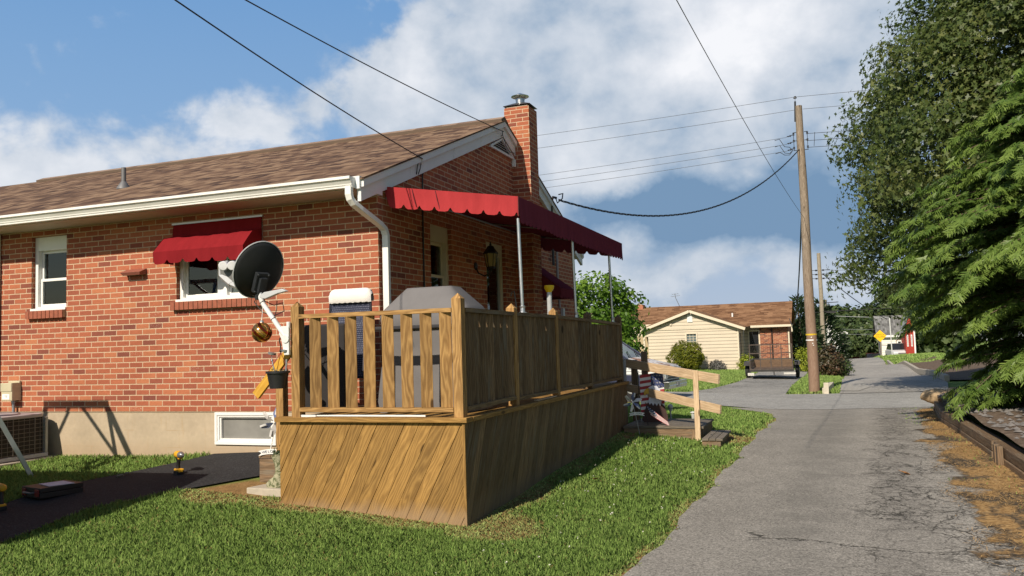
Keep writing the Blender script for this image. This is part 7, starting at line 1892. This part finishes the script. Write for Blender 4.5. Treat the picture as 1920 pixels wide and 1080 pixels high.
def hbranch(z0, a, R, droop, n_s, bright=1.0, zrise=0.12):
    d = V(math.cos(a), math.sin(a), 0); side = V(-d[1], d[0], 0)
    pts = []
    for t_ in np.linspace(0, 1, 9):
        pts.append(V(0, 0, z0)+d*R*t_+V(0, 0, R*zrise*math.sin(t_*2.2)-droop*R*t_**2.2))
    mb.tube(pts[:8], [.022*(1-.8*i/8) for i in range(8)], 5)
    for k_ in range(n_s):
        t_ = rs.uniform(.28, 1)**.75; i = min(7, int(t_*8)); f = t_*8-i
        p = pts[i]*(1-f)+pts[min(i+1, 8)]*f; tg = unit(pts[min(i+1, 8)]-pts[i])
        s_ = rs.choice((-1, 1)); an = rs.uniform(.1, 1.35)*(1 if t_ < .93 else .4)
        dr = unit(tg*math.cos(an)+side*s_*math.sin(an)+V(0, 0, -.22-.25*rs.random()))
        nn = unit(V(0, 0, 1)+d*.5+rs.normal(size=3)*.5)
        nn = unit(nn-dr*np.dot(nn, dr))
        s0 = rs.uniform(.11, .23); q0 = p+side*s_*rs.uniform(0, .12)*(1.15-t_)+rs.normal(size=3)*.03
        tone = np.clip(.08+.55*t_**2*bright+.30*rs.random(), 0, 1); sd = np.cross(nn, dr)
        FP.append(q0); FT.append(dr); FN.append(nn); FS.append(s0); FR_.append(tone)
        for j in range(1, 4):
            for e_ in (-1, 1):
                f_ = j/4.2+rs.uniform(-.06, .06); FP.append(q0+dr*s0*f_+V(0, 0, -.10*s0*f_*f_)); FT.append(unit(dr*.72+sd*e_*.69+V(0, 0, -.14))); FN.append(nn+rs.normal(size=3)*.25)
                FS.append(s0*(.62-.28*f_)*rs.uniform(.8, 1.2)); FR_.append(np.clip(tone+.10*rs.normal()+.06*j, 0, 1))
for k_ in range(330):
    z = rs.uniform(-.75, 5.6)
    if rs.random() < .25: z = rs.uniform(.6, 3.0)
    a = rs.uniform(math.pi*.62, math.pi*1.72)
    R = float(hr_(z))*rs.uniform(.74, 1.05)*(1+.16*max(0, -math.sin(a))*(z < 1.5))
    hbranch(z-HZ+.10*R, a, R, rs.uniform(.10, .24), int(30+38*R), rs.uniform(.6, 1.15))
for k_ in range(60):      # shadier interior and far side
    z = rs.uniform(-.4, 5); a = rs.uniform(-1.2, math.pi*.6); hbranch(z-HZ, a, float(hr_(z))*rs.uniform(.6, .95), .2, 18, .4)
hbranch(.55-HZ, math.pi*1.17, 2.50, .42, 95, .8, .02)      # the low bough reaching over the wall
hbranch(.15-HZ, math.pi*1.37, 2.20, .30, 70, .6, .02)
mb.build('trunk', BARK, hm, smooth=True)
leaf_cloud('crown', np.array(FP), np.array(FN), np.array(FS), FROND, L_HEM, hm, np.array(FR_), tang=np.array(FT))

# ---- others
tree('garden_tree', 'bright green leafy tree behind the far corner of the brick house', -3.5, 22.0, 3.4, (1.75, 1.7, 1.95), 2.35, 170, 70, .17, OVAL, L_BRIGHT, 31, sig=.26, fr=(.6, 1.0))
tree('garden_tree', 'smaller bright green tree just right of the awning posts before the cream house', -2.25, 20.6, 1.5, (.62, .6, .95), 1.0, 60, 60, .15, OVAL, L_BRIGHT, 32, sig=.2)
def bush(name, label, x, y, R, cz, n, leaf, m, seed, shape=OVAL, group=None, per=26, sig=.09, zb=None, core=True):
    rs = np.random.default_rng(seed); t = thing(name, label, 'shrub', (x, y, G(x, y) if zb is None else zb), 0, group)
    mb = MB()
    for k_ in range(6): a = k_*1.05; mb.tube([(.05*math.cos(a), .05*math.sin(a), -.08), (R[0]*.35*math.cos(a), R[1]*.35*math.sin(a), cz*.8)], [.025, .01], 5)
    mb.build('stems', BARK, t)
    clump_crown('foliage', t, (0, 0, cz), R, n, per, leaf, shape, m, rs, sig=sig, fr=(.86, 1.0), inner=.32, outward=1.2, lobes=3); return t
rs = np.random.default_rng(41)
bush('round_bush', 'clipped round yellow-green bush before the cream gable wall', -2.62, 38.7, (.95, .95, .80), .80, 1500, .062, L_BUSH, 42, per=18, sig=.04)
bush('lavender_shrub', 'low greyish shrub at the foot of the cream wall right of the round bush', -1.05, 39.3, (.42, .32, .26), .24, 60, .10, leafm('greyish_leaf', lo=(.05,.055,.045), mid=(.12,.12,.11), hi=(.22,.21,.21)), 43)
bush('flower_shrub', 'yellow-green leafy plant at the porch corner left of the trailer', .52, 39.4, (.36, .36, .42), .40, 60, .12, L_LIME, 44, sig=.12)
bush('lime_shrub', 'lime green shrub between the trailer and the brown pole', 3.75, 39.2, (.75, .6, .62), .62, 110, .13, L_LIME, 45, sig=.12)
bush('lime_shrub', 'small lime green plant low beside the brown pole and the trailer wheels', 4.15, 37.0, (.42, .4, .42), .38, 60, .12, L_LIME, 46, sig=.1)
bush('red_leaved_shrub', 'dark reddish-green shrub just right of the brown pole', 4.72, 34.8, (.62, .6, .78), .72, 140, .12, L_RUSTY, 47, sig=.12)
bush('green_shrub', 'dark low shrub at the lane edge right of the reddish shrub', 5.25, 35.3, (.42, .4, .45), .36, 70, .12, L_FAR, 48, sig=.12)
def conifer(label, x, y, h, r, n, seed, m, zb=None, leaf=.5, group=None):
    rs = np.random.default_rng(seed); t = thing('dark_evergreen', label, 'tree', (x, y, G(x, y) if zb is None else zb), 0, group)
    MB().tube([(0, 0, -.3), (0, 0, h*.9)], [.2, .03], 8).build('trunk', BARK, t)
    z = h*(1-rs.random(n)**.62); a = rs.uniform(0, 6.28, n); R = r*np.minimum(1, (1-z/h)*1.6+.05)*np.sqrt(rs.uniform(.55, 1.05, n))*(1+.12*np.sin(z*5+a*3))
    d = np.stack([np.cos(a), np.sin(a), np.zeros(n)], -1)
    P = np.stack([R*np.cos(a), R*np.sin(a), z], -1); tg = d+np.array([0, 0, .5])+rs.normal(size=(n, 3))*.3; N = d+rs.normal(size=(n, 3))*.4
    N -= (N*tg).sum(1, keepdims=True)/(tg*tg).sum(1, keepdims=True)*tg
    leaf_cloud('crown', P, N, leaf*rs.uniform(.6, 1.2, n), FROND, m, t, rs.random(n), tang=tg); return t
conifer('tall dark evergreen at the right end of the cream house', 3.05, 51, 4.75, 1.25, 2600, 51, L_DARK, leaf=.55)
conifer('broad dark evergreen seen behind the brown and grey poles', 4.4, 60, 5.2, 1.5, 2600, 52, L_DARK, leaf=.6)
conifer('dark evergreen left of the tall one behind the cream roof end', 2.0, 57, 3.9, 1.2, 1500, 53, L_DARK, leaf=.6)
FT_ = [(5.9, 112, 8.2, (3.3, 3, 3.6), 'dark tree behind the thin farthest pole left of the lane end'), (8.5, 128, 6.9, (3.0, 3, 3.0), 'rounded tree above the tan brick gable at the lane end'),
       (4.0, 98, 6.0, (2.2, 2, 2.8), 'leafy tree between the grey pole and the thin farthest pole'), (7.2, 150, 8.0, (4.2, 4, 3.6), 'far dark tree closing the view at the end of the lane'),
       (2.0, 120, 7.0, (4, 4, 3.2), 'far tree rising behind the dark evergreens'), (11.2, 140, 9.5, (3.6, 3.5, 4.0), 'far tree left of the tall pair behind the white house'),
       (15.5, 128, 12.2, (4.4, 4, 4.6), 'tall grey-green tree behind the white house roof'), (20.5, 118, 14.0, (4.6, 4.4, 5.8), 'tallest far tree half hidden by the conifer'), (26, 110, 14, (6, 5, 6), 'far tree behind the conifer at the right'),
       (17, 98, 7.5, (3.2, 3, 3.3), 'tree standing behind the red gabled house')]
for i, (x, y, h, R, lb) in enumerate(FT_):
    tree('far_tree', lb, x, y, h*.85, R, h-R[2], 150, 34, .52, CARD, (L_FAR, L_DARK, L_FAR)[i % 3], 60+i, trunk=.25, sig=.55, fr=(.6, 1.02), group='trees beyond the end of the lane')
tree('round_tree', 'round-headed dark green tree over the red hatchback left of the white house', 9.55, 107, 4.4, (2.45, 2.3, 2.3), 3.6, 190, 40, .36, CARD, L_FAR, 81, trunk=.16, sig=.36)
bush('lane_shrub', 'reddish-brown shrub by the lane left of the white garage post', 6.7, 118, (1.7, 1.5, 1.2), 1.2, 70, .45, L_RUSTY, 82, shape=CARD, sig=.3)
bush('lane_shrub', 'low dark green shrub where the lane bends out of sight', 5.1, 104, (1.2, 1.2, 1.1), 1.0, 70, .42, L_FAR, 83, shape=CARD, sig=.3)
for i, (x, y, s_) in enumerate(((-14, 62, 4.5), (-22, 70, 5.5), (-31, 66, 6.0), (-9, 78, 4.2))):
    tree('far_tree', ('tree far behind the left part of the cream house', 'tree far behind the brick house roof', 'tree far off to the left behind the brick house', 'small tree far behind the cream house chimney')[i], x, y, s_*.6, (2.2, 2.2, 1.5), s_*.42, 60, 26, .5, CARD, L_FAR, 90+i, group='trees behind the houses')

# ------------------------------------------------------------------ turf
def project(P):
    d = P-np.array([4.651, -8.177, .692]); z = d@_f
    return 960+1557.43*(d@_r)/z, 540-1557.43*(d@_u)/z, z
def path_r(y): return np.interp(y, [-5, -3.4, -2.34, -1.62, -1.2, -.8, -.02], [-1.35, -1.55, -1.76, -1.40, -1.06, -.7, -.15])
def path_l(y): return np.interp(y, [-5, -2.6, -1.95, -1.45, -1.0, -.5, -.02], [-2.7, -2.72, -2.86, -2.82, -2.62, -2.42, -2.28])
def turf(name, boxes, dens, h, w, rs, ok, kindname='stuff', far=6.5, fall=1.5, tonef=0.0, dmax=60):
    XS, YS = [], []
    for (x0, x1, y0, y1) in boxes:
        n_ = int((x1-x0)*(y1-y0)*dens); x = rs.uniform(x0, x1, n_); y = rs.uniform(y0, y1, n_)
        dist = np.hypot(x-4.651, y+8.177); keep = (rs.random(n_) < np.minimum(1, (far/dist)**fall)) & ok(x, y)
        x, y = x[keep], y[keep]; px, py, z = project(np.stack([x, y, np.full(len(x), -.8)], -1))
        k = (z > 1) & (px > -60) & (px < 1980) & (py < 1130) & (py > 500); XS.append(x[k]); YS.append(y[k])
    x, y = np.concatenate(XS), np.concatenate(YS); n_ = len(x); z = gz(x, y)
    dead = deadness(x, y); dist = np.hypot(x-4.651, y+8.177); sc = np.maximum(1, dist/far)**.75
    pat = .5+.5*wobble(x, y, .9)
    isd = (rs.random(n_) < dead*.97) | (rs.random(n_) < .035+.07*(wobble(x*1.3+2, y*1.1, 1.3) > .55))
    hh = h*rs.uniform(.55, 1.25, n_)*(1-.45*dead)*(.85+.3*pat)*np.minimum(sc, 1.12); ww = w*rs.uniform(.7, 1.3, n_)*sc
    a = rs.uniform(0, 6.28, n_); ln = rs.uniform(.15, .95, n_)+.5*isd
    d = np.stack([np.cos(a), np.sin(a), np.zeros(n_)], -1); s_ = np.stack([-np.sin(a), np.cos(a), np.zeros(n_)], -1)
    b = np.stack([x, y, z-.006], -1); up = np.array([0, 0, 1.0])
    mid = b+(up*.62*np.cos(ln*.5)[:, None]+d*.62*np.sin(ln*.5)[:, None])*hh[:, None]
    tip = mid+(up*.45*np.cos(ln*1.25)[:, None]+d*.45*np.sin(ln*1.25)[:, None])*hh[:, None]
    wv = s_*ww[:, None]*.5
    Vs = np.stack([b-wv, b+wv, mid+wv*.85, tip, mid-wv*.85], 1).reshape(-1, 3)
    rn = np.where(isd, rs.uniform(.80, 1.0, n_), np.clip(.05+.62*rs.random(n_)+.16*(pat-.5)+tonef, 0, .74))
    return kind(np_mesh(name, Vs, np.arange(n_*5), 5, BLADE, rn), kindname)
rs = np.random.default_rng(77)
def in_deck(x, y): return (x > -.22) & (x < 1.745) & (y > -1.61) & (y < 4.7)
def ok_near(x, y):
    return (x > path_r(y)+.015*np.sin(y*40)) & (x < lane_l(y)-.01+.05*np.sin(y*27)*np.sin(y*11)) & ~in_deck(x, y) & ~((x > 1.76) & (x < 2.94) & (y > 4.1) & (y < 5.3)) & ~((x > 3.0) & (x < 3.26) & (y > 3.58) & (y < 4.68)) & ~((x < -.2) & (y > -1.1)) & ~((np.abs(x+.42) < .26) & (np.abs(y+1.33) < .13)) & ~((x < 0) & (y > 0) & (y < 7.9))
turf('grass', [(-2.1, 3.6, -4.6, -1.5), (1.7, 3.8, -1.6, 3.0)], 8200, .050, .0054, rs, ok_near)
turf('grass', [(1.7, 3.8, 3.0, 12), (-3, 3.8, 12, 14.5), (.1, 1.75, 4.7, 12), (-6, .1, 8, 14.5)], 3600, .050, .0068, rs, ok_near)
turf('grass', [(-6.2, -2.2, -3.2, -.015)], 5600, .052, .0058, rs, lambda x, y: (x < path_l(y)+.02*np.sin(y*31)) & ~((x < -4.75) & (y > -1.1)))
def ok_far(x, y): return ((x < np.interp(y, [19, 21.5, 26, 34, 41], [.0, .9, 1.25, 1.3, 1.2])) & (y < 39.6)) | ((x > np.interp(y, [17.9, 21.5, 34], [3.5, 3.5, 3.7])) & (x < np.interp(y, [18, 22, 30, 38], [4.95, 5.05, 5.25, 5.4])) & (y > 18.3))
turf('grass', [(-9, 1.4, 19.9, 39.7), (3.4, 5.2, 18.2, 36)], 900, .085, .022, rs, ok_far, far=25, fall=1.2, tonef=.12)
turf('grass', [(9.0, 13.5, 60, 88), (5.6, 6.9, 100, 125), (6.9, 9.2, 101, 106)], 120, .16, .09, rs, lambda x, y: x > 0, far=70, fall=1, tonef=.15)
# weeds in the joints and on the needle strip
turf('weeds', [(5.85, 6.4, -1.6, -1.2), (6.0, 6.38, -.3, .1), (5.75, 6.2, 1.2, 1.6), (5.9, 6.35, 7.6, 10.6), (6.05, 6.5, 11.3, 12.0), (6.2, 6.4, -.9, 6)], 420, .045, .006, rs, lambda x, y: wobble(x*3, y*3) > .05, tonef=.08)
def scatter_needles(n_, rs):
    y = rs.uniform(-4.5, 11.5, n_); xl = np.interp(y, [-5, -2, 0, 3, 7, 11.6], [5.60, 5.50, 5.55, 5.72, 6.05, 6.45]); x = xl+(6.42+np.maximum(0, y-8)*.075-xl)*rs.beta(1.5, 1.1, n_)
    keep = wobble(x*1.5, y*1.2)+rs.normal(size=n_)*.35 > -.1; x, y = x[keep], y[keep]; n_ = len(x)
    a = rs.uniform(0, 6.28, n_); l = rs.uniform(.02, .06, n_); d = np.stack([np.cos(a), np.sin(a), rs.uniform(-.05, .35, n_)], -1)*l[:, None]; s_ = np.stack([-np.sin(a), np.cos(a), np.zeros(n_)], -1)*.0016
    b = np.stack([x, y, gz(x, y)+.026], -1)
    return np.stack([b-s_, b+s_, b+d+s_, b+d-s_], 1).reshape(-1, 3), n_
v_, n_ = scatter_needles(26000, rs)
kind(np_mesh('dead_grass', v_, np.arange(n_*4), 4, mat('straw', m_plain, col=(.40,.25,.10), rough=.9, var=.4, vs=20), rs.random(n_)), 'stuff')
nb = 90
x = rs.uniform(1.9, 3.3, nb); y = -3.2+rs.random(nb)**.8*7.0; k_ = ok_near(x, y) & (deadness(x, y) < .2); x, y = x[k_], y[k_]
P_ = np.repeat(np.stack([x, y, gz(x, y)+.055], -1), 6, 0)+rs.normal(size=(len(x)*6, 3))*.0035
kind(leaf_cloud('clover_blossoms', P_, rs.normal(size=P_.shape)+np.array([0, 0, 1.0]), .007, [(-.5, -.5, 0), (.5, -.5, 0), (.5, .5, 0), (-.5, .5, 0)], plain('clover_white', (.66,.64,.55), .8)), 'stuff')
